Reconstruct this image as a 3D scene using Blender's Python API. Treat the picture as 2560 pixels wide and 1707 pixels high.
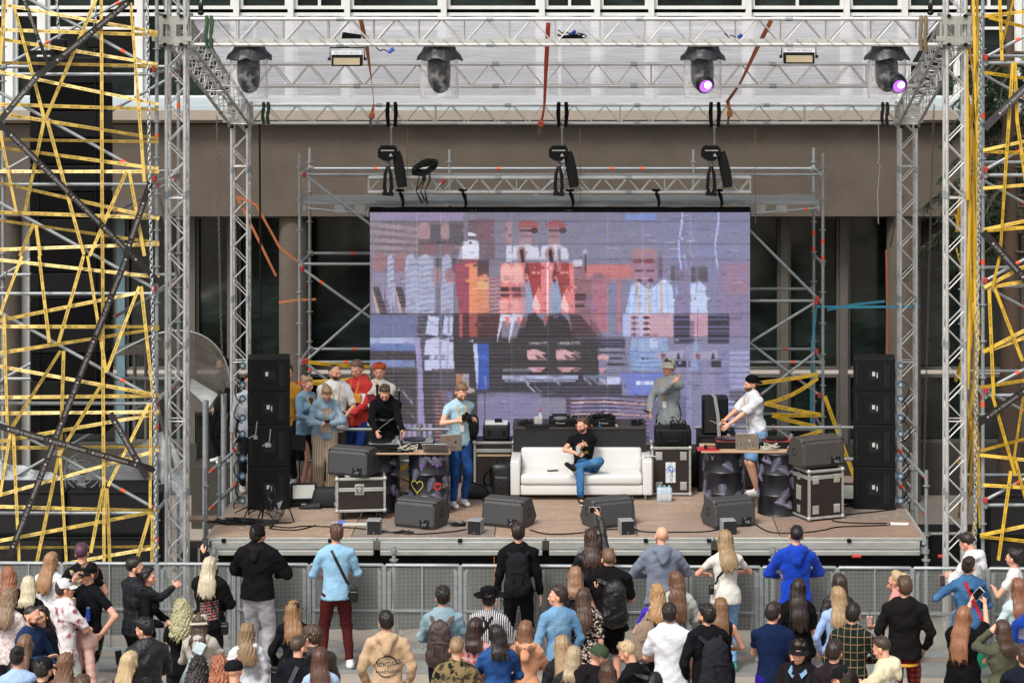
import bpy, math, random
import numpy as np
from mathutils import Vector, Matrix, noise
from mathutils.bvhtree import BVHTree
PI = math.pi
R = math.radians
random.seed(7); np.random.seed(7)
for o in list(bpy.data.objects): bpy.data.objects.remove(o)
sc = bpy.context.scene
COL = sc.collection
# ------------------------------------------------------------------ camera
CH = 8.48            # eye height above the ground; the stage front edge is 32 m away
FP = 5888.0          # focal length in photo pixels (photo 2560 wide)
VX, VY = 1440.0, 28.0
cam = bpy.data.objects.new('camera', bpy.data.cameras.new('camera')); COL.objects.link(cam)
cam.location = (0, -32, CH); cam.rotation_euler = (PI/2, 0, 0)
cam.data.sensor_width = 36; cam.data.lens = FP/2560*36
cam.data.shift_x = (1280-VX)/2560; cam.data.shift_y = -(853.5-VY)/2560
cam.data.clip_start = .5; cam.data.clip_end = 500
sc.camera = cam
# ------------------------------------------------------------------ world, sun, exposure
w = bpy.data.worlds.new('World'); sc.world = w; w.use_nodes = True
nt = w.node_tree; bg = nt.nodes['Background']
sky = nt.nodes.new('ShaderNodeTexSky'); sky.sky_type = 'NISHITA'; sky.sun_disc = False
SEL, SAZ = R(52), R(-28)
sky.sun_elevation = SEL; sky.sun_rotation = PI-SAZ; sky.dust_density = 4; sky.air_density = 1.2
hs = nt.nodes.new('ShaderNodeHueSaturation'); hs.inputs['Saturation'].default_value = .22
nt.links.new(sky.outputs[0], hs.inputs['Color']); nt.links.new(hs.outputs[0], bg.inputs[0])
bg.inputs[1].default_value = .14
sun = bpy.data.objects.new('sun', bpy.data.lights.new('sun', 'SUN')); COL.objects.link(sun)
sun.data.energy = 1.9; sun.data.angle = R(14); sun.data.color = (1, .95, .88)
# light comes from behind the camera, from the upper left
sun.rotation_euler = (PI/2-SEL, 0, SAZ)
sun.location = (-10, -30, 30)
vs = sc.view_settings; vs.view_transform = 'Standard'; vs.look = 'None'; vs.gamma = 1; vs.exposure = .46
# ------------------------------------------------------------------ helpers
def P(px, py, D):
 return Vector(((px-VX)*D/FP, D-32, CH-(py-VY)*D/FP))
def S(D): return FP/D
MATS = {}
def srgb(c):
 if isinstance(c, str):
  c = [int(c[i:i+2], 16)/255 for i in (0, 2, 4)]
  return tuple(x/12.92 if x <= .04045 else ((x+.055)/1.055)**2.4 for x in c)
 return tuple(c)
class N:
 """tiny node tree writer"""
 def __init__(s, name):
  s.m = bpy.data.materials.new(name); s.m.use_nodes = True; s.t = s.m.node_tree
  s.b = s.t.nodes['Principled BSDF']; s.out = s.t.nodes['Material Output']
 def n(s, typ, **k):
  x = s.t.nodes.new('ShaderNode'+typ)
  for a, v in k.items():
   if a.startswith('i_'):
    kk = a[2:]; kk = int(kk) if kk.isdigit() else kk.replace('_', ' ')
    if isinstance(v, bpy.types.NodeSocket): s.t.links.new(v, x.inputs[kk])
    else: x.inputs[kk].default_value = v
   else: setattr(x, a, v)
  return x
 def l(s, a, b): s.t.links.new(a, b)
 def co(s, gen=False):
  return s.n('TexCoord').outputs['Object']
 def math(s, op, a, b=None, c=None):
  x = s.n('Math', operation=op)
  for i, v in enumerate((a, b, c)):
   if v is None: continue
   if isinstance(v, bpy.types.NodeSocket): s.l(v, x.inputs[i])
   else: x.inputs[i].default_value = v
  return x.outputs[0]
 def mix(s, fac, a, b, mode='MIX'):
  x = s.n('Mix', data_type='RGBA', blend_type=mode)
  for k, v in ((0, fac), (6, a), (7, b)):
   if isinstance(v, bpy.types.NodeSocket): s.l(v, x.inputs[k])
   elif k == 0: x.inputs[0].default_value = v
   else: x.inputs[k].default_value = (*v, 1) if len(v) == 3 else v
  return x.outputs[2]
 def noise(s, sc_, det=3, vec=None, rough=.5, st=None):
  v = vec or s.co()
  if st:
   mp = s.n('Mapping'); s.l(v, mp.inputs[0]); mp.inputs['Scale'].default_value = st; v = mp.outputs[0]
  x = s.n('TexNoise', i_Scale=sc_, i_Detail=det, i_Roughness=rough); s.l(v, x.inputs['Vector'])
  return x.outputs[0]
 def ramp(s, f, stops):
  x = s.n('ValToRGB'); s.l(f, x.inputs[0]); e = x.color_ramp.elements
  while len(e) < len(stops): e.new(.5)
  for i, (p, c) in enumerate(stops): e[i].position = p; e[i].color = (*c, 1) if len(c) == 3 else c
  return x.outputs[0]
 def col(s, v):
  if isinstance(v, bpy.types.NodeSocket): s.l(v, s.b.inputs['Base Color'])
  else: s.b.inputs['Base Color'].default_value = (*v, 1)
 def bump(s, h, st=.3, dist=.01):
  x = s.n('Bump', i_Strength=st, i_Distance=dist); s.l(h, x.inputs['Height']); s.l(x.outputs[0], s.b.inputs['Normal'])
 def rm(s, r=.5, m=0., spec=None):
  s.b.inputs['Roughness'].default_value = r; s.b.inputs['Metallic'].default_value = m
  if spec is not None: s.b.inputs['Specular IOR Level'].default_value = spec
def M(name, c, r=.5, m=0., ns=8, na=.25, bs=0, bd=.004, st=None, spec=None):
 """paint-like material with mottled colour (na) and bump (bs = scale)"""
 key = name
 if key in MATS: return MATS[key]
 k = N(name); c = srgb(c)
 if na:
  f = k.noise(ns, 4, st=st)
  k.col(k.mix(f, tuple(x*(1-na) for x in c), tuple(min(1, x*(1+na)) for x in c)))
 else: k.col(c)
 k.rm(r, m, spec)
 if bs: k.bump(k.noise(bs, 3), .5, bd)
 MATS[key] = k.m
 return k.m
def setp(o, label=None, cat=None, group=None, kind=None):
 for k, v in (('label', label), ('category', cat), ('group', group), ('kind', kind)):
  if v: o[k] = v
 return o
def thing(name, label, cat, loc=(0, 0, 0), rz=0, group=None):
 o = bpy.data.objects.new(name, None); COL.objects.link(o); o.location = loc; o.rotation_euler = (0, 0, rz)
 o.empty_display_size = .2
 return setp(o, label, cat, group)
def copy_tree(o, parent=None):
 c = o.copy(); COL.objects.link(c)
 if parent: c.parent = parent
 for ch in list(o.children): copy_tree(ch, c)
 return c
def wloc(o):
 l = Vector((0, 0, 0))
 while o: l += o.location; o = o.parent
 return l
class MB:
 def __init__(s): s.v = []; s.f = []; s.mi = []; s.m = 0; s.X = None
 def add(s, vs_, fs):
  o = len(s.v)
  for p in vs_:
   p = Vector(p); s.v.append(s.X @ p if s.X else p)
  for f in fs: s.f.append(tuple(i+o for i in f)); s.mi.append(s.m)
  return s
 def box(s, c, d, rot=None, ch=0):
  x, y, z = (q/2 for q in d); c = Vector(c)
  if ch:
   ch = min(ch, x*.9, y*.9, z*.9); pts = []; 
   for sx in (-1, 1):
    for sy in (-1, 1):
     for sz in (-1, 1):
      pts += [Vector((sx*(x-ch), sy*(y-ch), sz*z)), Vector((sx*(x-ch), sy*y, sz*(z-ch))), Vector((sx*x, sy*(y-ch), sz*(z-ch)))]
   I = lambda a, b, c_, k: ((a*2+b)*2+c_)*3+k
   F = []
   F += [(I(0,0,0,0), I(0,1,0,0), I(1,1,0,0), I(1,0,0,0)), (I(0,0,1,0), I(1,0,1,0), I(1,1,1,0), I(0,1,1,0))]
   F += [(I(0,0,0,1), I(1,0,0,1), I(1,0,1,1), I(0,0,1,1)), (I(0,1,0,1), I(0,1,1,1), I(1,1,1,1), I(1,1,0,1))]
   F += [(I(0,0,0,2), I(0,0,1,2), I(0,1,1,2), I(0,1,0,2)), (I(1,0,0,2), I(1,1,0,2), I(1,1,1,2), I(1,0,1,2))]
   for a in (0, 1):
    for b in (0, 1):
     F.append((I(0,a,b,0), I(1,a,b,0), I(1,a,b,1), I(0,a,b,1)))
     F.append((I(a,0,b,0), I(a,1,b,0), I(a,1,b,2), I(a,0,b,2)))
     F.append((I(a,b,0,1), I(a,b,1,1), I(a,b,1,2), I(a,b,0,2)))
     for d_ in (0, 1): F.append((I(a,b,d_,0), I(a,b,d_,1), I(a,b,d_,2)))
  else:
   pts = [Vector((sx*x, sy*y, sz*z)) for sx in (-1, 1) for sy in (-1, 1) for sz in (-1, 1)]
   F = [(0, 1, 3, 2), (4, 6, 7, 5), (0, 4, 5, 1), (2, 3, 7, 6), (0, 2, 6, 4), (1, 5, 7, 3)]
  if rot is not None: pts = [rot @ p for p in pts]
  return s.add([p+c for p in pts], F)
 def tube(s, a, b, r, n=8, r2=None, cap=True):
  a, b = Vector(a), Vector(b); d = b-a
  if d.length < 1e-6: return s
  q = d.to_track_quat('Z', 'Y'); r2 = r if r2 is None else r2; pts = []
  for p, rr in ((a, r), (b, r2)):
   for i in range(n):
    t = 2*PI*i/n; pts.append(p + q @ Vector((math.cos(t)*rr, math.sin(t)*rr, 0)))
  F = [(i, (i+1) % n, n+(i+1) % n, n+i) for i in range(n)]
  if cap: F += [tuple(range(n-1, -1, -1)), tuple(range(n, 2*n))]
  return s.add(pts, F)
 def path(s, pts, r, n=6, rs=None, cap=True):
  pts = [Vector(p) for p in pts]; V = []; k = len(pts); prev = None
  for i, p in enumerate(pts):
   d = (pts[min(i+1, k-1)]-pts[max(i-1, 0)])
   if d.length < 1e-9: d = Vector((0, 0, 1))
   d.normalize()
   if prev is None:
    x = d.orthogonal().normalized()
   else:
    x = (prev - d*prev.dot(d))
    x = x.normalized() if x.length > 1e-6 else d.orthogonal().normalized()
   prev = x; y = d.cross(x); rr = rs[i] if rs else r
   for j in range(n):
    t = 2*PI*j/n; V.append(p + x*math.cos(t)*rr + y*math.sin(t)*rr)
  F = [(i*n+j, i*n+(j+1) % n, (i+1)*n+(j+1) % n, (i+1)*n+j) for i in range(k-1) for j in range(n)]
  if cap: F += [tuple(range(n-1, -1, -1)), tuple(range((k-1)*n, k*n))]
  return s.add(V, F)
 def lathe(s, c, prof, n=24, axis=None, a0=0, a1=2*PI):
  """prof: list of (r, z)"""
  c = Vector(c); V = []; full = abs(a1-a0-2*PI) < 1e-6; m = n if full else n+1
  for (r, z) in prof:
   for j in range(m):
    t = a0+(a1-a0)*j/n; p = Vector((r*math.cos(t), r*math.sin(t), z))
    if axis is not None: p = axis @ p
    V.append(c+p)
  k = len(prof)
  F = [(i*m+j, i*m+(j+1) % m, (i+1)*m+(j+1) % m, (i+1)*m+j) for i in range(k-1) for j in range(m if full else m-1)]
  if full:
   if prof[0][0] > 1e-5: F.append(tuple(range(m-1, -1, -1)))
   if prof[-1][0] > 1e-5: F.append(tuple(range((k-1)*m, k*m)))
  return s.add(V, F)
 def sphere(s, c, r, n=12, rot=None):
  c = Vector(c)
  if not hasattr(r, '__len__'): r = (r, r, r)
  V = []; F = []; h = n//2
  for i in range(h+1):
   ph = PI*i/h
   for j in range(n):
    t = 2*PI*j/n; p = Vector((r[0]*math.sin(ph)*math.cos(t), r[1]*math.sin(ph)*math.sin(t), r[2]*math.cos(ph)))
    if rot is not None: p = rot @ p
    V.append(c+p)
  for i in range(h):
   for j in range(n): F.append((i*n+j, (i+1)*n+j, (i+1)*n+(j+1) % n, i*n+(j+1) % n))
  return s.add(V, F)
 def prism(s, poly, d, axis='Y'):
  """poly in local (a, b); extruded by d from 0 along axis"""
  n = len(poly)
  def mk(a, b, t): return {'Y': (a, t, b), 'X': (t, a, b), 'Z': (a, b, t)}[axis]
  V = [mk(a, b, 0) for a, b in poly]+[mk(a, b, d) for a, b in poly]
  F = [tuple(range(n)), tuple(range(2*n-1, n-1, -1))]+[(i, n+i, n+(i+1) % n, (i+1) % n) for i in range(n)]
  return s.add(V, F)
 def ribbon(s, pts, w, nrm, th=.003):
  """flat strap along pts; nrm = function or vector giving the face normal"""
  pts = [Vector(p) for p in pts]; k = len(pts); V = []
  for i, p in enumerate(pts):
   d = (pts[min(i+1, k-1)]-pts[max(i-1, 0)]).normalized()
   n_ = Vector(nrm[i]) if isinstance(nrm, list) else Vector(nrm)
   x = d.cross(n_).normalized()*w/2; y = n_.normalized()*th
   V += [p-x, p+x, p+x+y, p-x+y]
  F = []
  for i in range(k-1):
   for j in range(4): F.append((i*4+j, i*4+(j+1) % 4, (i+1)*4+(j+1) % 4, (i+1)*4+j))
  F += [(3, 2, 1, 0), tuple((k-1)*4+j for j in range(4))]
  return s.add(V, F)
 def text(s, string, size, M4, depth=0.0):
  v, f = text_geo(string)
  return s.add([M4 @ Vector((a*size, b*size, 0)) for a, b in v], f)
 def build(s, name, mat, parent=None, smooth=True, base=None, ang=40):
  me = bpy.data.meshes.new(name); mats = mat if isinstance(mat, (list, tuple)) else [mat]
  if parent is not None: o0 = wloc(parent)
  else:
   if base is not None: o0 = Vector(base)
   else:
    xs = [p.x for p in s.v]; ys = [p.y for p in s.v]; zs = [p.z for p in s.v]
    o0 = Vector(((min(xs)+max(xs))/2, (min(ys)+max(ys))/2, min(zs)))
  me.from_pydata([tuple(p-o0) for p in s.v], [], s.f)
  for m_ in mats: me.materials.append(m_)
  if len(mats) > 1: me.polygons.foreach_set('material_index', s.mi)
  if smooth:
   me.polygons.foreach_set('use_smooth', [True]*len(me.polygons))
   try: me.set_sharp_from_angle(angle=R(ang))
   except Exception: pass
  me.update()
  o = bpy.data.objects.new(name, me); COL.objects.link(o)
  if parent is not None: o.parent = parent
  else: o.location = o0
  return o
TXT = {}
def text_geo(string):
 if string in TXT: return TXT[string]
 cu = bpy.data.curves.new('t', 'FONT'); cu.body = string; cu.size = 1; cu.resolution_u = 1
 cu.align_x = 'CENTER'; cu.align_y = 'CENTER'
 ob = bpy.data.objects.new('t', cu); me = ob.to_mesh()
 v = [(p.co.x, p.co.y) for p in me.vertices]; f = [tuple(p.vertices) for p in me.polygons]
 ob.to_mesh_clear(); bpy.data.objects.remove(ob); bpy.data.curves.remove(cu)
 TXT[string] = (v, f); return TXT[string]
def frame(o, x, z):
 """matrix with local x, y in the plane spanned by x (right) and z (up)"""
 x = Vector(x).normalized(); z = Vector(z); z = (z-x*z.dot(x)).normalized(); n = x.cross(z)
 m = Matrix((x, z, n)).transposed().to_4x4(); m.translation = Vector(o); return m
def struct(o): o['kind'] = 'structure'; return o
# ------------------------------------------------------------------ materials of the setting
def mk_ground():
 k = N('asphalt'); f = k.noise(.8, 6); g = k.noise(60, 3)
 c = k.mix(f, srgb('8a7f74'), srgb('b0a598')); c = k.mix(k.math('MULTIPLY', g, .35), c, srgb('6b625a')); k.col(c); k.rm(.85); k.bump(g, .4, .004); return k.m
def mk_render():
 k = N('pebble_dash'); g = k.noise(75, 5, rough=.75); f = k.noise(1.6, 6, rough=.65); st = k.noise(1.0, 4, st=(2.5, 2.5, .35)); s2 = k.noise(5, 5, st=(1.6, 1, .16))
 c = k.mix(f, srgb('554c44'), srgb('7a7063')); c = k.mix(k.math('MULTIPLY', st, .22), c, srgb('473c35'))
 v = k.ramp(g, [(.36, (.25, .25, .25)), (.62, (1.25, 1.25, 1.25))]); c = k.mix(.8, c, v, 'MULTIPLY'); k.col(c)
 k.rm(.95); k.bump(g, .9, .016); return k.m
def mk_conc(name, a, b):
 k = N(name); g = k.noise(70, 4); f = k.noise(2, 6); k.col(k.mix(k.math('MULTIPLY_ADD', g, .4, k.math('MULTIPLY', f, .6)), srgb(a), srgb(b))); k.rm(.9); k.bump(g, .4, .006); return k.m
def mk_glass():
 k = N('dark_window_glass'); f = k.noise(.55, 4, st=(1, 1, 2.2)); g = k.noise(2.3, 3, st=(1, 1, 3))
 c = k.ramp(k.math('MULTIPLY_ADD', g, .35, k.math('MULTIPLY', f, .65)), [(.38, srgb('0a0c0b')), (.5, srgb('18201d')), (.62, srgb('242f2c')), (.76, srgb('3c4b48'))]); k.col(c)  # paler stretched shapes are reflections painted into the pane colour
 k.rm(.12, 0, .5); k.bump(k.noise(1.2, 2), .05, .02); return k.m
def mk_ply(nm='plywood_deck', A='85715f', B='aa937e'):
 k = N(nm); f = k.noise(1.3, 6); g = k.noise(5, 5, st=(.5, 3, 1)); sp = k.noise(22, 4); big = k.noise(.45, 2)
 c = k.mix(f, srgb(A), srgb(B)); c = k.mix(k.ramp(g, [(.45, (0, 0, 0)), (.75, (.6, .6, .6))]), c, srgb('6f5a50'))
 c = k.mix(k.ramp(sp, [(.58, (0, 0, 0)), (.7, (.55, .55, .55))]), c, srgb('c8b3a3')); c = k.mix(k.ramp(big, [(.5, (0, 0, 0)), (.62, (.45, .45, .45))]), c, srgb('7b6a64'))
 k.col(c); k.rm(.6); k.bump(sp, .15, .003); return k.m
def mk_alu(name='worn_aluminium', a='b9bab4', b='8d8f8a', met=.35):
 k = N(name); f = k.noise(4, 6, st=(1, 1, 4)); g = k.noise(30, 5); w = k.noise(9, 4, st=(.25, 1, 2))
 c = k.mix(f, srgb(b), srgb(a)); c = k.mix(k.ramp(g, [(.6, (0, 0, 0)), (.72, (.4, .4, .4))]), c, srgb('5f5c56'))
 c = k.mix(k.ramp(w, [(.62, (0, 0, 0)), (.75, (.4, .4, .4))]), c, srgb('77706a'))
 k.col(c); k.rm(.5, met); return k.m
GROUND = mk_ground(); DASH = mk_render(); LEDGE = mk_conc('concrete_ledge', '857a6e', 'a89d90'); GLASS = mk_glass(); PLY = mk_ply(); PLYS = [PLY, mk_ply('plywood_deck_grey', '6f645a', '8f8378'), mk_ply('plywood_deck_brown', '7d6655', 'a0856f'), mk_ply('plywood_deck_pale', '8a7868', 'b39d88')]; ALU = mk_alu()
TRUSS = mk_alu('truss_aluminium', 'dadad8', 'a4a5a4', .5)
GALV = mk_alu('galvanised_steel', 'a9aeb0', '7b8183', .45)
DARKST = M('weathered_steel', '5a524c', .55, .4)
WHITEF = M('white_window_frame', 'cfd0cc', .5, ns=5, na=.12)
BLUEF = M('pale_blue_frame', '5b7680', .5)
GREYF = M('grey_window_frame', '57544e', .55)
BLK = M('black_box_paint', '0c0d0f', .55, ns=30, na=.3, bs=220, bd=.001, spec=.25)
BLKM = M('matt_black', '080809', .8, na=.2, spec=.15)
RUB = M('black_rubber', '0c0c0d', .55, na=.2, spec=.25)
ORG = M('orange_marking_paint', 'e8552b', .6, na=.1)
RED = M('red_coupler_paint', 'a5332c', .55, na=.2)
CLOTHB = M('black_stage_drape', '070808', .95, ns=2, na=.4)
# ------------------------------------------------------------------ ground
g = MB(); g.add([(-150, -60, 0), (150, -60, 0), (150, 150, 0), (-150, 150, 0)], [(0, 1, 2, 3)]); struct(g.build('ground', GROUND, base=(0, 0, 0)))
# ------------------------------------------------------------------ building behind
BD = 40.5
bld = thing('concrete_building', 'brown pebble dashed building with white framed windows behind the stage', 'building', (0, BD-32+4, 0))
def X(px, D): return (px-VX)*D/FP
def Z(py, D): return CH-(py-VY)*D/FP
xl, xr = -13.5, 12.5
def wall(name, mat, y0, y1, D, th, px0=None, px1=None):
 a = X(px0, D) if px0 is not None else xl; b = X(px1, D) if px1 is not None else xr
 z1 = Z(y0, D); z0 = Z(y1, D) if y1 is not None else 0
 return MB().box(((a+b)/2, D-32+th/2, (z0+z1)/2), (b-a, th, z1-z0)).build(name, mat, bld)
wall('wall', DASH, 312, 541, BD, 1.2)
# ledge profile (sill tray, rough concrete, drip shadow gap)
lm = MB(); zt, zb = Z(262, BD-.25), Z(300, BD-.25)
lm.prism([(BD-32-.02, zb-.07), (BD-32-.3, zb), (BD-32-.3, zb+.16), (BD-32+.6, zb+.24), (BD-32+.6, zb-.07)], xr-xl, 'X'); 
for i in range(len(lm.v)): lm.v[i].x += xl
lm.build('ledge', LEDGE, bld)
sm = MB().prism([(BD-32-.26, zb+.165), (BD-32-.26, zb+.235), (BD-32+.55, zb+.36), (BD-32+.55, zb+.25)], xr-xl, 'X')
for i in range(len(sm.v)): sm.v[i].x += xl
sm.build('sill', M('pale_sill_paint', 'a9b3b8', .5, ns=3, na=.15), bld)
UD = BD+.55
def window(a, b, z0, z1, D, fw=.07, mat=WHITEF, bars=(), dep=.1, back=None, thr=.05):
 """one window part with its pane and frame; bars: list of ('v'|'h', fraction)"""
 y = D-32
 wn = MB(); ym = y+dep*.3
 for c, d in ((((a+b)/2, ym, z1-fw/2), (b-a, dep, fw)), (((a+b)/2, ym, z0+fw/2), (b-a, dep, fw)), ((a+fw/2, ym, (z0+z1)/2), (fw, dep, z1-z0-2*fw)), ((b-fw/2, ym, (z0+z1)/2), (fw, dep, z1-z0-2*fw))): wn.box(c, d)
 for k, fr in bars:
  if k == 'v': wn.box((a+(b-a)*fr, ym+.005, (z0+z1)/2), (thr, dep*.8, z1-z0-2*fw))
  else: wn.box(((a+b)/2, ym+.003, z0+(z1-z0)*fr), (b-a-2*fw, dep*.8, thr))
 f = wn.build('window', mat, bld, smooth=False)
 p = MB().box(((a+b)/2, y+.12, (z0+z1)/2), (b-a-.02, .02, z1-z0-.02)).build('pane', GLASS, None, base=tuple(wloc(bld)))
 p.parent = f; p.location = (0, 0, 0)
 return f
zs0 = Z(248, UD); zs1 = Z(-420, UD)
edges = [-260, -95, 28, 109, 352, 592, 728, 869, 1110, 1355, 1493, 1628, 1871, 2116, 2261, 2400, 2545, 2700]
tr = Z(28, UD)
for i in range(len(edges)-1):
 a, b = X(edges[i], UD)+.05, X(edges[i+1], UD)-.05
 window(a, b, tr+.03, zs1, UD, .06, bars=[('h', .4)] + ([('v', .5)] if i % 3 == 0 else []))
 window(a, b, zs0, tr-.03, UD, .06, bars=[('v', .3)] if i % 4 == 1 else [('h', .82)] if i % 2 else [])
 MB().box((X(edges[i], UD), UD-32, (zs0+zs1)/2), (.098, .2, zs1-zs0)).build('mullion', WHITEF, bld, smooth=False)
MB().box(((xl+xr)/2, UD-32+.5, (zs0+zs1)/2), (xr-xl, .3, zs1-zs0)).build('interior_wall', M('dim_interior', '2a2b28', .9), bld)
MB().box(((xl+xr)/2, UD-32+.1, zs1+1), (xr-xl, .8, 2)).build('parapet', DASH, bld)
# lower glazed storey
LD = BD+.9; zt = Z(541, LD)+.02
ledges = [-260, -90, 30, 150, 305, 480, 585, 733, 965, 1230, 1500, 1770, 1960, 2108, 2262, 2420, 2560, 2720]
zc = Z(930, LD)
for i in range(len(ledges)-1):
 a, b = X(ledges[i], LD)+.07, X(ledges[i+1], LD)-.07
 window(a, b, zc+.04, zt, LD, .05, mat=GREYF)
 window(a, b, .9 if i > 3 else .1, zc-.04, LD, .05, mat=GREYF)
 cm = BLUEF if ledges[i] in (30, 305) else GREYF
 MB().box((X(ledges[i], LD), LD-32, zt/2), (.138, .22, zt)).build('mullion', cm, bld, smooth=False)
wm = MB().box((X(52, LD-.35), LD-32-.35, zt/2), (.32, .1, zt)); wm.build('post', WHITEF, bld, smooth=False)
MB().box(((xl+xr)/2, LD-32+.03, .45), (xr-xl-.1, .3, .9)).build('plinth', M('dark_plinth', '3b3833', .9, ns=3), bld)
for px, rpx in ((733, 38), (2262, 43), (8, 40)):
 c = X(px, BD+.2); r = rpx*(BD+.2)/FP
 MB().lathe((c, BD-32+.35, 0), [(r, 0), (r, Z(541, BD)+.05)], 28).build('column', DASH, bld)
# ------------------------------------------------------------------ stage deck
SF = 32.0; SH = Z(1341, SF); xa, xb = X(521, SF), X(2308, SF); DEPTH = 4.2
st = thing('stage_platform', 'raised plywood stage with scuffed aluminium frame', 'stage', ((xa+xb)/2, DEPTH/2, 0))
nx = 5; pw = (xb-xa)/nx
for i in range(nx):
 for j in range(4):
  a = xa+i*pw; m = MB(); off = random.uniform(-.001, .001)
  m.box((a+pw/2, (j+.5)*DEPTH/4, SH-.012+off), (pw-.016, DEPTH/4-.014, .024))
  o = m.build('deck_panel', PLYS[(0, 2, 0, 3, 1, 3, 0, 2, 0, 2, 1, 0, 3, 2, 0, 0, 2, 0, 3, 1)[(i*4+j*3) % 20]], st, smooth=False)
for i in range(4):
 a = xa+[0, .236, .472, .708][i]*(xb-xa); b = xa+[.236, .472, .708, 1][i]*(xb-xa)
 f = MB(); f.box(((a+b)/2, .04, SH-.035), (b-a-.01, .1, .045), ch=.006); f.box(((a+b)/2, .01, SH-.115), (b-a-.09, .08, .11), ch=.008)
 f.box(((a+b)/2, .01, SH-.215), (b-a-.09, .09, .07), ch=.008); f.box(((a+b)/2, .05, SH-.145), (b-a-.12, .04, .2))
 f.build('front_beam', ALU, st)
for px in (560, 826, 1150, 1614, 1772, 2122):
 m = MB(); x = X(px, SF); m.box((x, -.03, SH-.045), (.055, .05, .05), ch=.006)
 for q in (-.012, .012): m.box((x+q, -.058, SH-.045), (.012, .012, .03))
 m.build('locking_clamp', RUB, st)
for px in (536, 985, 1452, 1932, 2315):
 m = MB(); x = X(px, SF-.15)
 m.tube((x, -.16, 0), (x, -.16, SH-.1), .028, 12); m.lathe((x, -.16, SH-.28), [(.06, -.01), (.06, .01)], 14); m.tube((x, -.16, SH-.33), (x, -.16, SH-.3), .036, 12)
 m.lathe((x, -.16, SH-.17), [(.045, -.02), (.045, .03)], 10)
 m.box((x, -.16, .01), (.15, .15, .02))
 m.build('leg', GALV, st)
for s_, y in ((-1, 1.2), (1, 1.2), (-1, 2.6), (1, 2.6), (-1, 4), (1, 4)):
 x = xa+.1 if s_ < 0 else xb-.1
 MB().tube((x, y, 0), (x, y, SH-.03), .028, 10).build('leg', GALV, st)
for s_ in (-1, 1):
 x = xa-.01 if s_ < 0 else xb+.01
 m = MB(); m.box((x, DEPTH/2, SH-.06), (.05, DEPTH, .1)); m.box((x-s_*.01, DEPTH/2, SH-.2), (.06, DEPTH-.1, .09)); m.build('side_beam', ALU, st)
m = MB()
for i in range(61):
 x0 = xa+.08+i*(xb-xa-.16)/60
 m.v.append(Vector((x0, .32+.05*math.sin(i*1.9), .02))); m.v.append(Vector((x0, .3, SH-.25)))
for i in range(60): m.f.append((2*i, 2*i+2, 2*i+3, 2*i+1)); m.mi.append(0)
m.build('skirt', CLOTHB, st)
# ------------------------------------------------------------------ trusses
def truss(name, label, cat, p0, p1, w, h, up, seg, rc=.025, rb=.0095, group=None, verticals=False, flat=None, parent=None, dark=False):
 p0, p1, up = Vector(p0), Vector(p1), Vector(up); d = (p1-p0).normalized(); s_ = d.cross(up).normalized(); up = s_.cross(d).normalized()
 t = parent or thing(name, label, cat, tuple(min((p0, p1), key=lambda q: q.z)), 0, group)
 cs = [s_*(w/2)*a+up*(h/2)*b for a, b in ((-1, -1), (1, -1), (1, 1), (-1, 1))]
 for c in cs: MB().tube(p0+c, p1+c, rc, 10).build('chord', TRUSS if not dark else DARKST, t)
 L = (p1-p0).length; n = max(2, int(round(L/seg))); m = MB()
 for k in range(4):
  a, b = cs[k], cs[(k+1) % 4]; wide = (a-b).length
  for i in range(n):
   q0 = p0+d*(L*i/n); q1 = p0+d*(L*(i+1)/n)
   aa, bb = (a, b) if (i+k//2) % 2 == 0 else (b, a)
   m.tube(q0+aa, q1+bb, rb, 6, cap=False)
   if (verticals and i % 2 == 0) or i == 0 or i % 12 == 0: m.tube(q0+a, q0+b, rb, 6, cap=False)
  m.tube(p1+a-d*.01, p1+b-d*.01, rb, 6, cap=False)
 m.build('bracing', TRUSS, t)
 step = 2.0; q = step
 while q < L-.4:
  for c in cs: MB().tube(p0+d*(q-.05)+c, p0+d*(q+.05)+c, rc+.007, 10).build('coupler', GALV, t)
  q += step
 return t
FD, BKD, MD = 31.6, 36.6, 34.1
zf = (Z(48, FD)+Z(112, FD))/2; zb_ = (Z(263, BKD)+Z(308, BKD))/2; zm = (Z(157, MD)+Z(212, MD))/2
XL, XR = X(443, FD), X(2387, FD); XLb, XRb = X(602, BKD), X(2268, BKD)
cols = 'roof support columns'
for (x, D, lab, top) in ((XL, FD, 'front left aluminium truss column of the roof, beside the taped scaffold tower', 10.2), (XR, FD, 'front right aluminium truss column of the roof, beside the tape bundle', 10.2),
  (XLb, BKD, 'rear left aluminium truss column rising behind the left speaker stack', zb_-.05), (XRb, BKD, 'rear right aluminium truss column rising behind the right speaker stack', zb_-.05)):
 truss('truss_column', lab, 'truss', (x, D-32, .02), (x, D-32, top), .245, .245, (0, 1, 0), .25, group=cols)
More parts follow.
